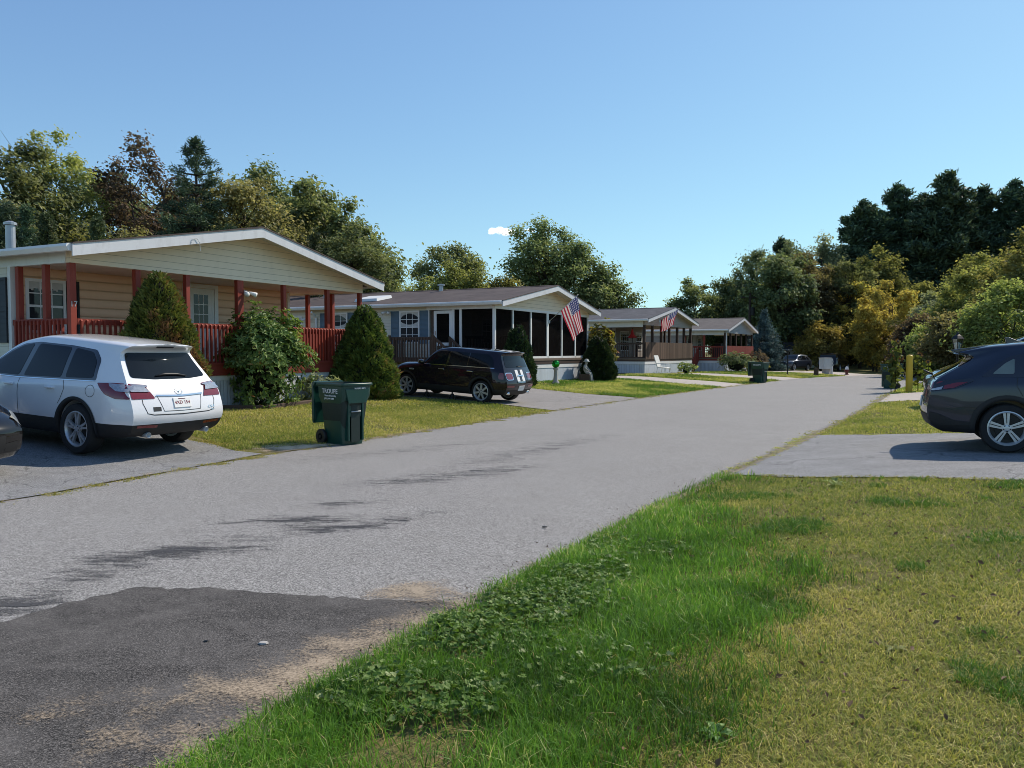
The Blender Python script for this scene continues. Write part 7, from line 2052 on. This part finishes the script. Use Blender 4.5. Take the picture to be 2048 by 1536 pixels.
# ------------------------------------------------------------------ wood on the right: many trees, some sharing a shape
GR = 'trees of the wood on the right'
for i, (px, Y, H, R, lb) in enumerate(((1385, 105, 12.2, 4.3, 'leftmost rounded oak of the right hand wood, against the sky'), (1452, 110, 13.0, 3.4, 'dark oak behind the utility pole'),
        (1508, 104, 16.6, 4.0, 'tall dark oak above the utility pole'), (1568, 108, 18.0, 3.8, 'tall dark oak left of the pale topped tree'),
        (1560, 90, 14.0, 4.6, 'big shaded oak behind the blue spruce'), (1690, 92, 13.5, 4.2, 'big oak in the middle of the right hand wood'), (1430, 112, 9.5, 3.4, 'low dark oak at the skyline left of the utility pole'))):
    t = make_tree('oak_tree', lb, P_at(px, Y), 'oak', rz=i * 1.3, key='roak%d' % (i % 3), seed=301 + i % 3, H=13.0, R=4.2, base=.14, clumps=54, lpc=230, leaf=.32, group=GR, trunk_r=.26)
    rescale(t, R / 4.2, H / 13.0)
make_tree('oak_tree', 'broad olive oak with a pale trunk above the yellow bush', P_at(1606, 93), 'oak_brown', 'bark_pale', seed=310, H=14.4, R=5.2, base=.22, clumps=66, lpc=240, leaf=.3, group=GR, trunk_r=.3, tint0=.38)
make_tree('poplar_tree', 'pale grey green feathery treetop left of the pines', P_at(1640, 108), 'pale', seed=311, H=18.2, R=3.6, base=.3, clumps=44, lpc=150, leaf=.3, open_=.3, group=GR)
make_tree('poplar_tree', 'second pale feathery treetop just under the pines', P_at(1690, 112), 'pale', seed=312, H=18.6, R=2.8, base=.3, clumps=30, lpc=150, leaf=.3, open_=.3, group=GR)
make_tree('oak_tree', 'sunlit green oak below the pines, left', P_at(1752, 97), 'yellowgreen', seed=313, H=15.8, R=4.0, base=.15, clumps=48, lpc=240, leaf=.3, group=GR, tint0=.32)
make_tree('oak_tree', 'sunlit green oak standing out before the dark pines, right', P_at(1950, 88), 'yellowgreen', seed=314, H=15.2, R=3.3, base=.15, clumps=44, lpc=240, leaf=.28, group=GR, tint0=.32)
for i, (px, Y, H, R, lb) in enumerate(((1722, 112, 22.5, 4.6, 'leftmost tall white pine on the right, ragged top'), (1790, 114, 25.2, 4.8, 'second tall white pine from the left'), (1842, 112, 23.6, 4.4, 'white pine in the dip between two taller ones'),
        (1890, 108, 25.8, 5.0, 'tallest white pine of the wood'), (1958, 110, 24.2, 4.8, 'white pine right of the tallest one'), (2020, 108, 24.6, 4.8, 'white pine near the right edge of the picture'),
        (2075, 104, 24.2, 4.8, 'white pine cut by the right edge of the picture'), (1560, 112, 17.4, 3.0, 'small pine tip above the oaks left of the pale tree'), (1760, 118, 22.0, 4.4, 'dark white pine behind the first two'), (1925, 118, 22.5, 5.0, 'dark white pine filling the gap behind the tallest one'))):
    t = make_pine('white_pine', lb, P_at(px, Y), rz=i * 1.1, key='rpine%d' % (i % 3), pw=.30, tip=.5, seed=320 + i % 3, H=24.0, R=5.6, base=.12, levels=24, per=8, tuft=20, needle=.75, wide=.2, droop=-.05, jag=.6, trunk_r=.3, group=GR)
    rescale(t, R / 4.8 * 1.08, H / 24.0)
for i, (px, Y, H, R, mt, lb) in enumerate(((1716, 90, 11.0, 3.9, 'yellow', 'golden yellow tree in the middle of the wood edge'), (1772, 80, 9.6, 3.4, 'yellow', 'brightest golden tree right of centre'), (1748, 82, 6.6, 2.8, 'yellow', 'yellow green thicket left of the sunflowers'),
        (1790, 98, 11.8, 3.0, 'yellowgreen', 'narrow olive yellow tree under the pines'), (1836, 92, 10.8, 3.4, 'yellowgreen', 'olive yellow tree behind the sunflowers'), (1832, 56, 4.6, 1.5, 'red', 'rusty thicket just above the sunflowers'),
        (1862, 66, 7.4, 2.8, 'pale', 'greyish green bush right of the golden trees'), (1905, 60, 7.4, 3.0, 'light', 'light green thicket behind the lantern'), (1985, 58, 9.6, 3.4, 'yellowgreen', 'yellow green tree above the slate blue SUV'),
        (2045, 50, 9.6, 3.2, 'yellowgreen', 'tall yellow green tree cut by the right edge'), (2010, 42, 5.4, 2.8, 'light', 'leafy vine covered thicket behind the roof of the slate blue SUV'), (1925, 48, 4.9, 2.4, 'oak_brown', 'dark brown thicket beside the lantern'),
        (1888, 52, 4.2, 2.2, 'light', 'low green thicket above the black pickup'), (1955, 72, 11.0, 3.4, 'yellowgreen', 'olive tree between the lantern and the pines'))):
    t = make_tree('thicket_tree', lb, P_at(px, Y), mt, seed=340 + i, H=H, R=R, base=.04, clumps=44, lpc=290, leaf=.15 + Y * .0010, clump_r=(.6, 1.1), group=GR, tint0=.42, trunk_r=.1, multi=2)
make_tree('yellow_bush', 'rounded yellow green bush behind the dark blue car', P_at(1644, 86), 'yellow', seed=360, H=5.5, R=2.95, base=.0, clumps=50, lpc=220, leaf=.26, clump_r=(.6, 1.0), group=GR, tint0=.35, z=-.5)
for i, (px, Y, H, R, lb) in enumerate(((1600, 100, 7.0, 4.0, 'dark undergrowth behind the white shed'), (1700, 104, 7.6, 4.2, 'dark undergrowth behind the black van'), (1752, 102, 7.0, 4.2, 'dark undergrowth at the bend of the road'), (1800, 100, 7.2, 4.0, 'dark undergrowth behind the golden trees'),
        (1870, 86, 7.6, 4.2, 'dark undergrowth below the pines, right of the bend'), (1950, 84, 8.6, 4.6, 'dark undergrowth behind the lantern'), (2040, 80, 9.0, 4.6, 'dark undergrowth at the right edge of the wood'), (1470, 112, 6.0, 4.0, 'dark undergrowth behind the far house roof'), (1520, 104, 7.0, 4.0, 'dark undergrowth left of the blue spruce'), (1650, 106, 8.0, 4.6, 'dark undergrowth deep in the wood'), (1820, 104, 12.0, 4.6, 'dark evergreen mass under the tall pines'), (1900, 104, 12.5, 4.6, 'dark evergreen mass left of the sunlit oak'), (2000, 100, 13.0, 5.0, 'dark evergreen mass right of the sunlit oak'))):
    t = make_tree('undergrowth_tree', lb, P_at(px, Y), 'oak', rz=i * .9, key='under%d' % (i % 2) if i < 10 else 'under_p', seed=370 + (i % 2 if i < 10 else 5), H=7.0, R=4.0, base=.02, clumps=56, lpc=190, leaf=.34, clump_r=(.9, 1.4), group=GR, tint0=.2, z=-.6)
    rescale(t, R / 4.0, H / 7.0)
# ------------------------------------------------------------------ grass (nobody could count it: one object per kind of turf)
def vnoise(x, y, scale, seed):
    r = np.random.default_rng(seed).uniform(size=(256, 256))
    u, v = np.asarray(x) * scale + 1000, np.asarray(y) * scale + 1000
    i, j = np.floor(u).astype(int), np.floor(v).astype(int)
    a, b = u - i, v - j; a = a * a * (3 - 2 * a); b = b * b * (3 - 2 * b)
    g_ = lambda p, q: r[p % 256, q % 256]
    return (g_(i, j) * (1 - a) + g_(i + 1, j) * a) * (1 - b) + (g_(i, j + 1) * (1 - a) + g_(i + 1, j + 1) * a) * b
def fbm(x, y, scale, seed): return .55 * vnoise(x, y, scale, seed) + .3 * vnoise(x, y, scale * 2.3, seed + 1) + .15 * vnoise(x, y, scale * 5.1, seed + 2)

M['grass_lush'] = mat_leaf('grass_lush', [(0.0, (0.047, 0.097, 0.017)), (0.4, (0.113, 0.227, 0.030)), (0.75, (0.189, 0.348, 0.051)), (0.93, (0.339, 0.438, 0.101)), (1.0, (0.600, 0.518, 0.270))], .38, rough=.45, var=.05)
M['grass_dry'] = mat_leaf('grass_dry', [(0.0, (0.086, 0.142, 0.022)), (0.3, (0.222, 0.269, 0.060)), (0.6, (0.388, 0.376, 0.092)), (0.85, (0.589, 0.488, 0.172)), (1.0, (0.700, 0.595, 0.290))], .35, rough=.6, var=.05)
M['clover'] = mat_leaf('clover_leaf', [(0.0, (0.05, 0.11, 0.02)), (0.5, (0.12, 0.23, 0.04)), (0.85, (0.2, 0.32, 0.075)), (1.0, (0.36, 0.44, 0.2))], .3, rough=.55, spec=.25, var=.05)

def sample(poly, dens0, pw, rng, dmin=2.6, cap=400000, d0=4.0):
    """points in a polygon; density dens0 per m2 at d0 metres from the viewpoint, thinning with distance"""
    A = np.array(poly); x0, y0 = A.min(0); x1, y1 = A.max(0)
    near = max(d0, math.hypot(max(0, x0, -x1), max(0, y0)))
    dm = dens0 * (d0 / near) ** pw
    n = int(min(cap * 6, dm * (x1 - x0) * (y1 - y0)))
    p = rng.uniform((x0, y0), (x1, y1), (n, 2))
    d = np.hypot(p[:, 0], p[:, 1])
    k = (rng.uniform(size=n) < (np.maximum(d, near) / near) ** -pw) & (d > dmin) & (np.abs(p[:, 0]) < .74 * p[:, 1] + .8)
    p = p[k]; p = p[inside(p, A)]
    return p[:cap]

def blades(name, p, h, w, lean, tint, mat, rng, curl=.5):
    n = len(p)
    if n == 0: return None
    z = gz(p[:, 0], p[:, 1])
    a = rng.uniform(0, 2 * PI, n); f = rng.uniform(0, 2 * PI, n)
    d = np.stack([np.cos(a), np.sin(a), np.zeros(n)], 1); s = np.stack([np.cos(f), np.sin(f), np.zeros(n)], 1)
    b = np.stack([p[:, 0], p[:, 1], z - .004], 1)
    up = np.array([0, 0, 1.0])
    l = lean[:, None]; H = h[:, None]; W = w[:, None]
    m = b + up * H * (.55 - .12 * l) + d * H * l * .35
    t = b + up * H * np.clip(1 - .55 * l, .12, 1) + d * H * l * (.8 + curl * .4)
    v = np.empty((n, 6, 3))
    v[:, 0] = b - s * W * .5; v[:, 1] = b + s * W * .5; v[:, 2] = m + s * W * .42; v[:, 3] = m - s * W * .42; v[:, 4] = t + s * W * .08; v[:, 5] = t - s * W * .08
    i = np.arange(n)[:, None] * 6
    q = np.concatenate([i + np.array([[0, 1, 2, 3]]), i + np.array([[3, 2, 4, 5]])])
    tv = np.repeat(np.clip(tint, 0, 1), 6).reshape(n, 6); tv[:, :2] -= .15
    o = link(name, np_mesh(name, v.reshape(-1, 3), q, mat, np.clip(tv, 0, 1).ravel()))
    return tag(o, kind='stuff')

rg_ = np.random.default_rng(77)
# --- lawn in the foreground, right of the road
lawn = [xy(s, float(road_r(s)) + .03) for s in np.arange(.3, 10.3, .3)] + [xy(10.15, 2.9), xy(10.3, -3), xy(10.6, -10), xy(4, -10), xy(-2, -3)]
p = sample(lawn, 9000, 1.4, rg_, cap=420000)
s_, t_ = st(p[:, 0], p[:, 1]); d_ = np.hypot(p[:, 0], p[:, 1])
ee = road_r(s_) - t_
nz = fbm(p[:, 0], p[:, 1], .9, 5) - .5; nz2 = fbm(p[:, 0], p[:, 1], 2.6, 9) - .5
wl = np.interp(s_, [1.5, 3.2, 5.2, 6.6, 7.7, 8.3], [1.3, 1.45, 1.4, .95, .45, -.2])
lush = sstep(.75, -.5, ee - wl + nz * 1.5 + nz2 * .9)
def bl(c, r): return np.clip(1 - np.hypot(p[:, 0] - c[0], p[:, 1] - c[1]) / r, 0, 1)
bare = np.maximum.reduce([bl(pr(860, 1490), .42), bl(pr(790, 1400), .26) * .8, bl(pr(930, 1330), .25) * .7, bl(pr(820, 1536), .4)])
clov = np.maximum.reduce([bl(pr(1010, 1235), .75), bl(pr(930, 1290), .4), bl(pr(1110, 1220), .4), bl(pr(1180, 1165), .35) * .8, bl(pr(870, 1420), .28) * .8])
keep = rg_.uniform(size=len(p)) > np.clip(bare * 1.4 + nz2 * 1.3, 0, .9) * (bare > 0)
keep &= rg_.uniform(size=len(p)) > np.clip(clov * 1.3, 0, .82)
isl = rg_.uniform(size=len(p)) < lush
spot = fbm(p[:, 0], p[:, 1], 1.6, 21); thin = sstep(.60, .74, spot)
keep &= isl | (rg_.uniform(size=len(p)) > thin * .75)
def scale_w(d, w0): return w0 * (np.maximum(d, 4) / 4) ** .75
k = keep & isl; n = k.sum(); dd = d_[k]
tall = .6 + .8 * fbm(p[k][:, 0], p[k][:, 1], 1.7, 33)
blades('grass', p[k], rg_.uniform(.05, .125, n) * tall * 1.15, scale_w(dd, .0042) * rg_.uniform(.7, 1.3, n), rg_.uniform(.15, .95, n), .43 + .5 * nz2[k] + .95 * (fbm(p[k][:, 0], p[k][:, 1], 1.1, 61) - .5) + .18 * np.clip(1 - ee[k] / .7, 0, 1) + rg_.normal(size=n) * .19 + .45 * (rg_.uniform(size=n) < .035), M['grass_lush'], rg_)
k = keep & ~isl; n = k.sum(); dd = d_[k]
green = fbm(p[k][:, 0], p[k][:, 1], .7, 41)
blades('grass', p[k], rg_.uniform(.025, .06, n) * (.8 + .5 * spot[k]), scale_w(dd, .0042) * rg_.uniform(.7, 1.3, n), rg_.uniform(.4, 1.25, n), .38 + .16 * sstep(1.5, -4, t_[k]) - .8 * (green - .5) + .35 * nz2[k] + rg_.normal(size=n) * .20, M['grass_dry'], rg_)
# greener tufts scattered through the dry lawn
kk = keep & ~isl & (fbm(p[:, 0], p[:, 1], 1.3, 55) > .63); n = kk.sum()
q_ = p[kk] + rg_.normal(size=(n, 2)) * .01
blades('grass', q_, rg_.uniform(.04, .09, n), scale_w(d_[kk], .004), rg_.uniform(.3, 1.0, n), rg_.normal(.25, .12, n), M['grass_lush'], rg_)
# long bleached stalks
c_ = sample(lawn, 60, 1.0, rg_); n = len(c_)
blades('grass', c_, rg_.uniform(.09, .19, n), scale_w(np.hypot(c_[:, 0], c_[:, 1]), .0032), rg_.uniform(.7, 1.5, n), rg_.uniform(.8, 1, n), M['grass_dry'], rg_)
# clover
def clover(cs, name):
    P = []
    for (c, r, n) in cs:
        a = rg_.uniform(0, 6.28, n); rr = r * np.sqrt(rg_.uniform(size=n)) * (1 + .25 * np.sin(a * 3 + c[0] * 9)); P.append(np.stack([c[0] + rr * np.cos(a), c[1] + rr * np.sin(a)], 1))
    P = np.concatenate(P); s1, t1 = st(P[:, 0], P[:, 1]); P = P[t1 < road_r(s1) - .06]
    n = len(P); z = gz(P[:, 0], P[:, 1]) + rg_.uniform(.02, .085, n) * (.5 + fbm(P[:, 0], P[:, 1], 4, 70))
    V, Q, T = [], [], []
    tint = rg_.normal(.5, .17, n) + .5 * (rg_.uniform(size=n) < .06)
    spin = rg_.uniform(0, 6.28, n); nr = unit(np.stack([rg_.normal(size=n) * .35, rg_.normal(size=n) * .35, np.ones(n)], 1))
    for j in range(3):
        a = spin + j * 2.094; c = np.stack([P[:, 0] + .011 * np.cos(a), P[:, 1] + .011 * np.sin(a), z], 1)
        v, q = leaf_quads(c, unit(nr + rg_.normal(size=(n, 3)) * .22), .024, rg_, 1.0, .1)
        Q.append(q + sum(len(x) for x in V)); V.append(v); T.append(np.repeat(np.clip(tint, 0, 1), 4))
    o = link(name, np_mesh(name, np.concatenate(V), np.concatenate(Q), M['clover'], np.concatenate(T)))
    tag(o, kind='stuff')
clover([(pr(1010, 1235), .62, 1700), (pr(930, 1290), .36, 520), (pr(1110, 1220), .36, 480), (pr(1180, 1165), .36, 500), (pr(870, 1420), .32, 350), (pr(1260, 1110), .4, 420), (pr(700, 1400), .25, 300), (pr(1150, 1340), .4, 260)], 'clover')

# --- lawns further off
def far_lawn(poly, dens, seed, gmix=.5, hs=1.0, lushy=0.0, dt=0.05):
    r = np.random.default_rng(seed)
    q = sample(poly, dens, 1.3, r, cap=90000)
    if not len(q): return
    n = len(q); dd = np.hypot(q[:, 0], q[:, 1])
    g1 = fbm(q[:, 0], q[:, 1], .5, seed); g2 = fbm(q[:, 0], q[:, 1], 1.6, seed + 3)
    thin = sstep(.58, .72, g2); k = r.uniform(size=n) > thin * .7; q, dd, g1, g2 = q[k], dd[k], g1[k], g2[k]; n = len(q)
    isl_ = r.uniform(size=n) < lushy * sstep(.4, .6, g1)
    w = .0042 * (dd / 4) ** .8; h = r.uniform(.03, .065, n) * hs * (1 + .3 * (dd / 20))
    blades('grass', q[~isl_], h[~isl_], (w * r.uniform(.7, 1.3, n))[~isl_], r.uniform(.3, 1.1, (~isl_).sum()), (.42 + dt - gmix * (g1 - .5) + .3 * (g2 - .5) + r.normal(size=n) * .2)[~isl_], M['grass_dry'], r)
    if isl_.sum(): blades('grass', q[isl_], h[isl_] * 1.1, w[isl_], r.uniform(.2, .9, isl_.sum()), r.normal(.35, .15, isl_.sum()), M['grass_lush'], r)
far_lawn([xy(16.25, 2.92)] + [xy(s, float(road_r(s)) - .02) for s in np.arange(17, 27.6, .6)] + [xy(27.6, 3.2), xy(27.6, -9), xy(16.25, -9)], 7000, 81, .7)
far_lawn([xy(33.3, 3.4)] + [xy(s, float(road_r(s)) - .02) for s in np.arange(34, 44, .8)] + [xy(44, -8), xy(33.3, -8)], 7000, 82, .6)
far_lawn([xy(10.0, 9.95), xy(12, 9.92), xy(19.1, 10.28), back(xy(19.1, 10.3), 6.3, (-.888, .46)), (-4.4, 24.2), (-8.3, 16.1), (-5.2, 13.6), (-4.5, 12.8)], 7500, 83, .8, 1.1, .0, .12)
far_lawn([xy(26.1, 10.55), xy(36, 10.6), back(xy(36, 10.6), 6.5, (-.857, .515)), back(xy(26.1, 10.55), 6.6, (-.888, .46))], 8000, 84, .9, 1.2, .75)
far_lawn([xy(39.8, 10.5), xy(46.1, 10.25), back(xy(46.1, 10.25), 8, (-.857, .515)), back(xy(39.8, 10.5), 7.3, (-.857, .515))], 7500, 85, .8, 1.2, .4)
far_lawn([xy(51.3, 10.15), xy(66.2, 9.8), back(xy(66.2, 9.8), 8.5, (-.857, .515)), back(xy(51.3, 10.15), 8, (-.857, .515))], 7500, 86, .8, 1.2, .45)
far_lawn([xy(66, 1.6), xy(76, -1.5), xy(74, -9), xy(45, -9), xy(46, 3.2), xy(60, 2.5)], 5000, 87, .6, 1.3, .2)
# tufts growing in the joints between road and drives
def tufts(pts, spread, n, seed, tint=.62):
    r = np.random.default_rng(seed); q = []
    for (c, k) in pts: q.append(np.array(c) + r.normal(size=(int(n * k), 2)) * np.array([spread, spread * .8]))
    q = np.concatenate(q); d = np.hypot(q[:, 0], q[:, 1]); m = len(q)
    blades('grass', q, r.uniform(.02, .06, m), .0045 * (d / 4) ** .8, r.uniform(.4, 1.3, m), r.normal(tint, .2, m), M['grass_dry'], r)
rr = np.random.default_rng(5)
tufts([(xy(s, float(road_r(s)) - .02 + rr.normal() * .05), rr.uniform(.1, 1)) for s in np.arange(10.3, 16.3, .17)], .06, 110, 91)
tufts([(xy(s, float(road_l(s)) - .02 + rr.normal() * .05), max(0, rr.normal(.5, .6))) for s in np.arange(3.8, 8.8, .2)], .07, 190, 92)
tufts([(xy(s, float(road_l(s)) - .03 + rr.normal() * .06), max(0, rr.normal(.5, .5))) for s in np.arange(9.2, 19.4, .3)], .09, 110, 93)
tufts([(xy(s, float(road_l(s)) - .03 + rr.normal() * .06), max(0, rr.normal(.5, .5))) for s in np.arange(19.5, 45, .4)], .12, 70, 94)
tufts([(xy(s, float(road_r(s)) - .03 + rr.normal() * .06), max(0, rr.normal(.5, .5))) for s in np.arange(16.3, 34, .35)], .09, 80, 95)
# crumbs of soil and dead leaf along the verge
r_ = np.random.default_rng(6); n = 900
s1 = r_.uniform(1.2, 12, n); t1 = road_r(s1) + np.abs(r_.normal(size=n)) * .16 - .06
q2 = np.stack([UX * s1 + NX * t1, UY * s1 + NY * t1], 1)
v, q = leaf_quads(np.stack([q2[:, 0], q2[:, 1], gz(q2[:, 0], q2[:, 1]) + .022], 1), unit(np.stack([r_.normal(size=n) * .5, r_.normal(size=n) * .5, np.ones(n)], 1)), .016, r_, .7)
M['debris'] = mat_basic('debris', (0.11, 0.08, 0.055), .9, .6, 30)
tag(link('debris', np_mesh('debris', v, q, M['debris'])), kind='stuff')

# grass creeping over the edges of the right-hand drive, and fallen leaves on the lawn
def along(a, b, n): return [(np.array(a) * (1 - q) + np.array(b) * q, 1) for q in np.linspace(0, 1, n)]
tufts([(c + rr.normal(size=2) * .03, max(0, rr.normal(.7, .5))) for c, k in along(a0, back(a0, 6, (.84, -.54)), 60)], .05, 70, 96, .5)
tufts([(c + rr.normal(size=2) * .03, max(0, rr.normal(.6, .5))) for c, k in along(a1, back(a1, 6, (.856, -.517)), 40)], .07, 60, 97, .6)
tufts([(c + rr.normal(size=2) * .05, max(0, rr.normal(.6, .5))) for c, k in along((-4.45, 12.75), (-5.2, 13.5), 10)], .09, 120, 98, .6)
c_ = sample(lawn, 26, .8, rg_); n = len(c_)
v, q = leaf_quads(np.stack([c_[:, 0], c_[:, 1], gz(c_[:, 0], c_[:, 1]) + rg_.uniform(.02, .05, n)], 1), unit(np.stack([rg_.normal(size=n) * .6, rg_.normal(size=n) * .6, np.ones(n)], 1)), .035, rg_, .6)
M['dead_leaf'] = mat_basic('dead_leaf', (0.17, 0.10, 0.05), .8, .6, 3)
tag(link('fallen_leaves', np_mesh('fallen_leaves', v, q, M['dead_leaf'])), kind='stuff')
# ------------------------------------------------------------------ daylight and camera
SUN_DIR = Vector((0.8, 0.6, 0.93)).normalized()          # towards the sun
elev = math.asin(SUN_DIR.z); azim = math.atan2(SUN_DIR.x, SUN_DIR.y)
w = bpy.data.worlds.new('World'); SC.world = w; w.use_nodes = True
nt = w.node_tree; nt.nodes.clear(); g = NT(nt)
sky = g.n('ShaderNodeTexSky', sky_type='NISHITA')
sky.sun_disc = False; sky.sun_elevation = elev; sky.sun_rotation = azim
sky.altitude = 100; sky.air_density = 1.0; sky.dust_density = 0.3; sky.ozone_density = 1.3
bg = g.n('ShaderNodeBackground', ins={'Strength': 0.15})
sc_ = g.n('ShaderNodeSeparateColor'); nt.links.new(sky.outputs[0], sc_.inputs[0])
cc_ = g.n('ShaderNodeCombineColor')
for k_, (a_, b_) in enumerate(((1.0, .75), (1.168, .433), (1.62, .78))):     # soft shoulder so the horizon keeps its blue
    c_ = sc_.outputs[k_]
    nt.links.new(g.math('DIVIDE', g.math('MULTIPLY', c_, a_), g.math('ADD', 1.0, g.math('MULTIPLY', c_, b_ * .15))), cc_.inputs[k_])
nt.links.new(cc_.outputs[0], bg.inputs[0])
wo = g.n('ShaderNodeOutputWorld'); nt.links.new(bg.outputs[0], wo.inputs[0])
sd = bpy.data.lights.new('sun', 'SUN'); sd.energy = 5.0; sd.angle = math.radians(0.53); sd.color = (1.0, 0.90, 0.77)
so = bpy.data.objects.new('sun', sd); COL.objects.link(so)
so.rotation_euler = SUN_DIR.to_track_quat('Z', 'Y').to_euler(); so.location = (30, 20, 40)
cd = bpy.data.cameras.new('camera'); co = bpy.data.objects.new('camera', cd); COL.objects.link(co)
cd.sensor_width = 36; cd.lens = 36 * 1600 / 2048; cd.clip_end = 6000; cd.clip_start = 0.05
co.location = (0, 0, 1.62)
co.rotation_euler = (math.radians(90 - math.degrees(math.atan(65 / 1600))), 0, 0)
SC.camera = co
SC.view_settings.view_transform = 'Standard'; SC.view_settings.look = 'None'
SC.view_settings.exposure = 0; SC.view_settings.gamma = 1
SC.cycles.max_bounces = 7; SC.cycles.transparent_max_bounces = 12; SC.cycles.caustics_reflective = False; SC.cycles.caustics_refractive = False
SC.cycles.use_denoising = True

# the one small cloud
def mat_cloud():
    m, nt, out = mat_new('cloud'); g = NT(nt)
    p = g.obj()
    lw = g.n('ShaderNodeLayerWeight', ins={'Blend': 0.35})
    nz = g.noise(p, 0.09, 6, .65)
    a = g.math('SUBTRACT', 1.25, g.math('MULTIPLY', g.math('ADD', lw.outputs['Facing'], g.math('MULTIPLY', nz, .7)), 1.0), True)
    d = g.n('ShaderNodeBsdfDiffuse', ins={0: (.9, .9, .9, 1)}); t = g.n('ShaderNodeBsdfTranslucent', ins={0: (.9, .9, .9, 1)})
    m1 = g.n('ShaderNodeMixShader', ins={0: .5}); nt.links.new(d.outputs[0], m1.inputs[1]); nt.links.new(t.outputs[0], m1.inputs[2])
    em = g.n('ShaderNodeEmission', ins={0: (.95, .97, 1, 1), 1: .45}); ad = g.n('ShaderNodeAddShader'); nt.links.new(m1.outputs[0], ad.inputs[0]); nt.links.new(em.outputs[0], ad.inputs[1])  # faint glow added so the cloud's shaded side stays white
    tr = g.n('ShaderNodeBsdfTransparent'); mx = g.n('ShaderNodeMixShader')
    nt.links.new(g.math('MULTIPLY', g.math('POWER', a, 1.6), .8), mx.inputs[0]); nt.links.new(tr.outputs[0], mx.inputs[1]); nt.links.new(ad.outputs[0], mx.inputs[2])
    nt.links.new(mx.outputs[0], out.inputs[0]); return m
M['cloud'] = mat_cloud()
def cloud(label, px, py, Y, wide, tall, seed, n=26):
    r = np.random.default_rng(seed); mb = MB()
    for i in range(n):
        x = r.uniform(-1, 1); y = r.uniform(-.5, .5); h = (1 - x * x) ** .5
        zc = r.uniform(-.25, .7) * h * (.6 + .4 * math.sin(x * 2 + seed)); rad = tall * r.uniform(.22, .42) * (.5 + .5 * h)
        mb.lathe([(max(.01, rad * math.sin(a)) * 1.25, -rad * math.cos(a)) for a in np.linspace(0, PI, 11)], (x * wide / 2, y * wide / 2, zc * tall / 2), 'z', 16)
    o = mb.build('cloud', M['cloud'], None, smooth=True, fix=False)
    o.location = ((px - 1024) / 1600 * Y, Y, 1.62 + (703 - py) / 1600 * Y)
    return tag(o, label, 'cloud')
cloud('small white puff of cloud alone in the sky left of the tallest oak', 1003, 466, 1500, 44, 19, 3)
cloud('tiny faint cloud wisp partly behind the tallest oak', 1060, 462, 1500, 20, 10, 5, 12)
SC.cycles.transparent_max_bounces = 40

SC.cycles.filter_width = 0.9
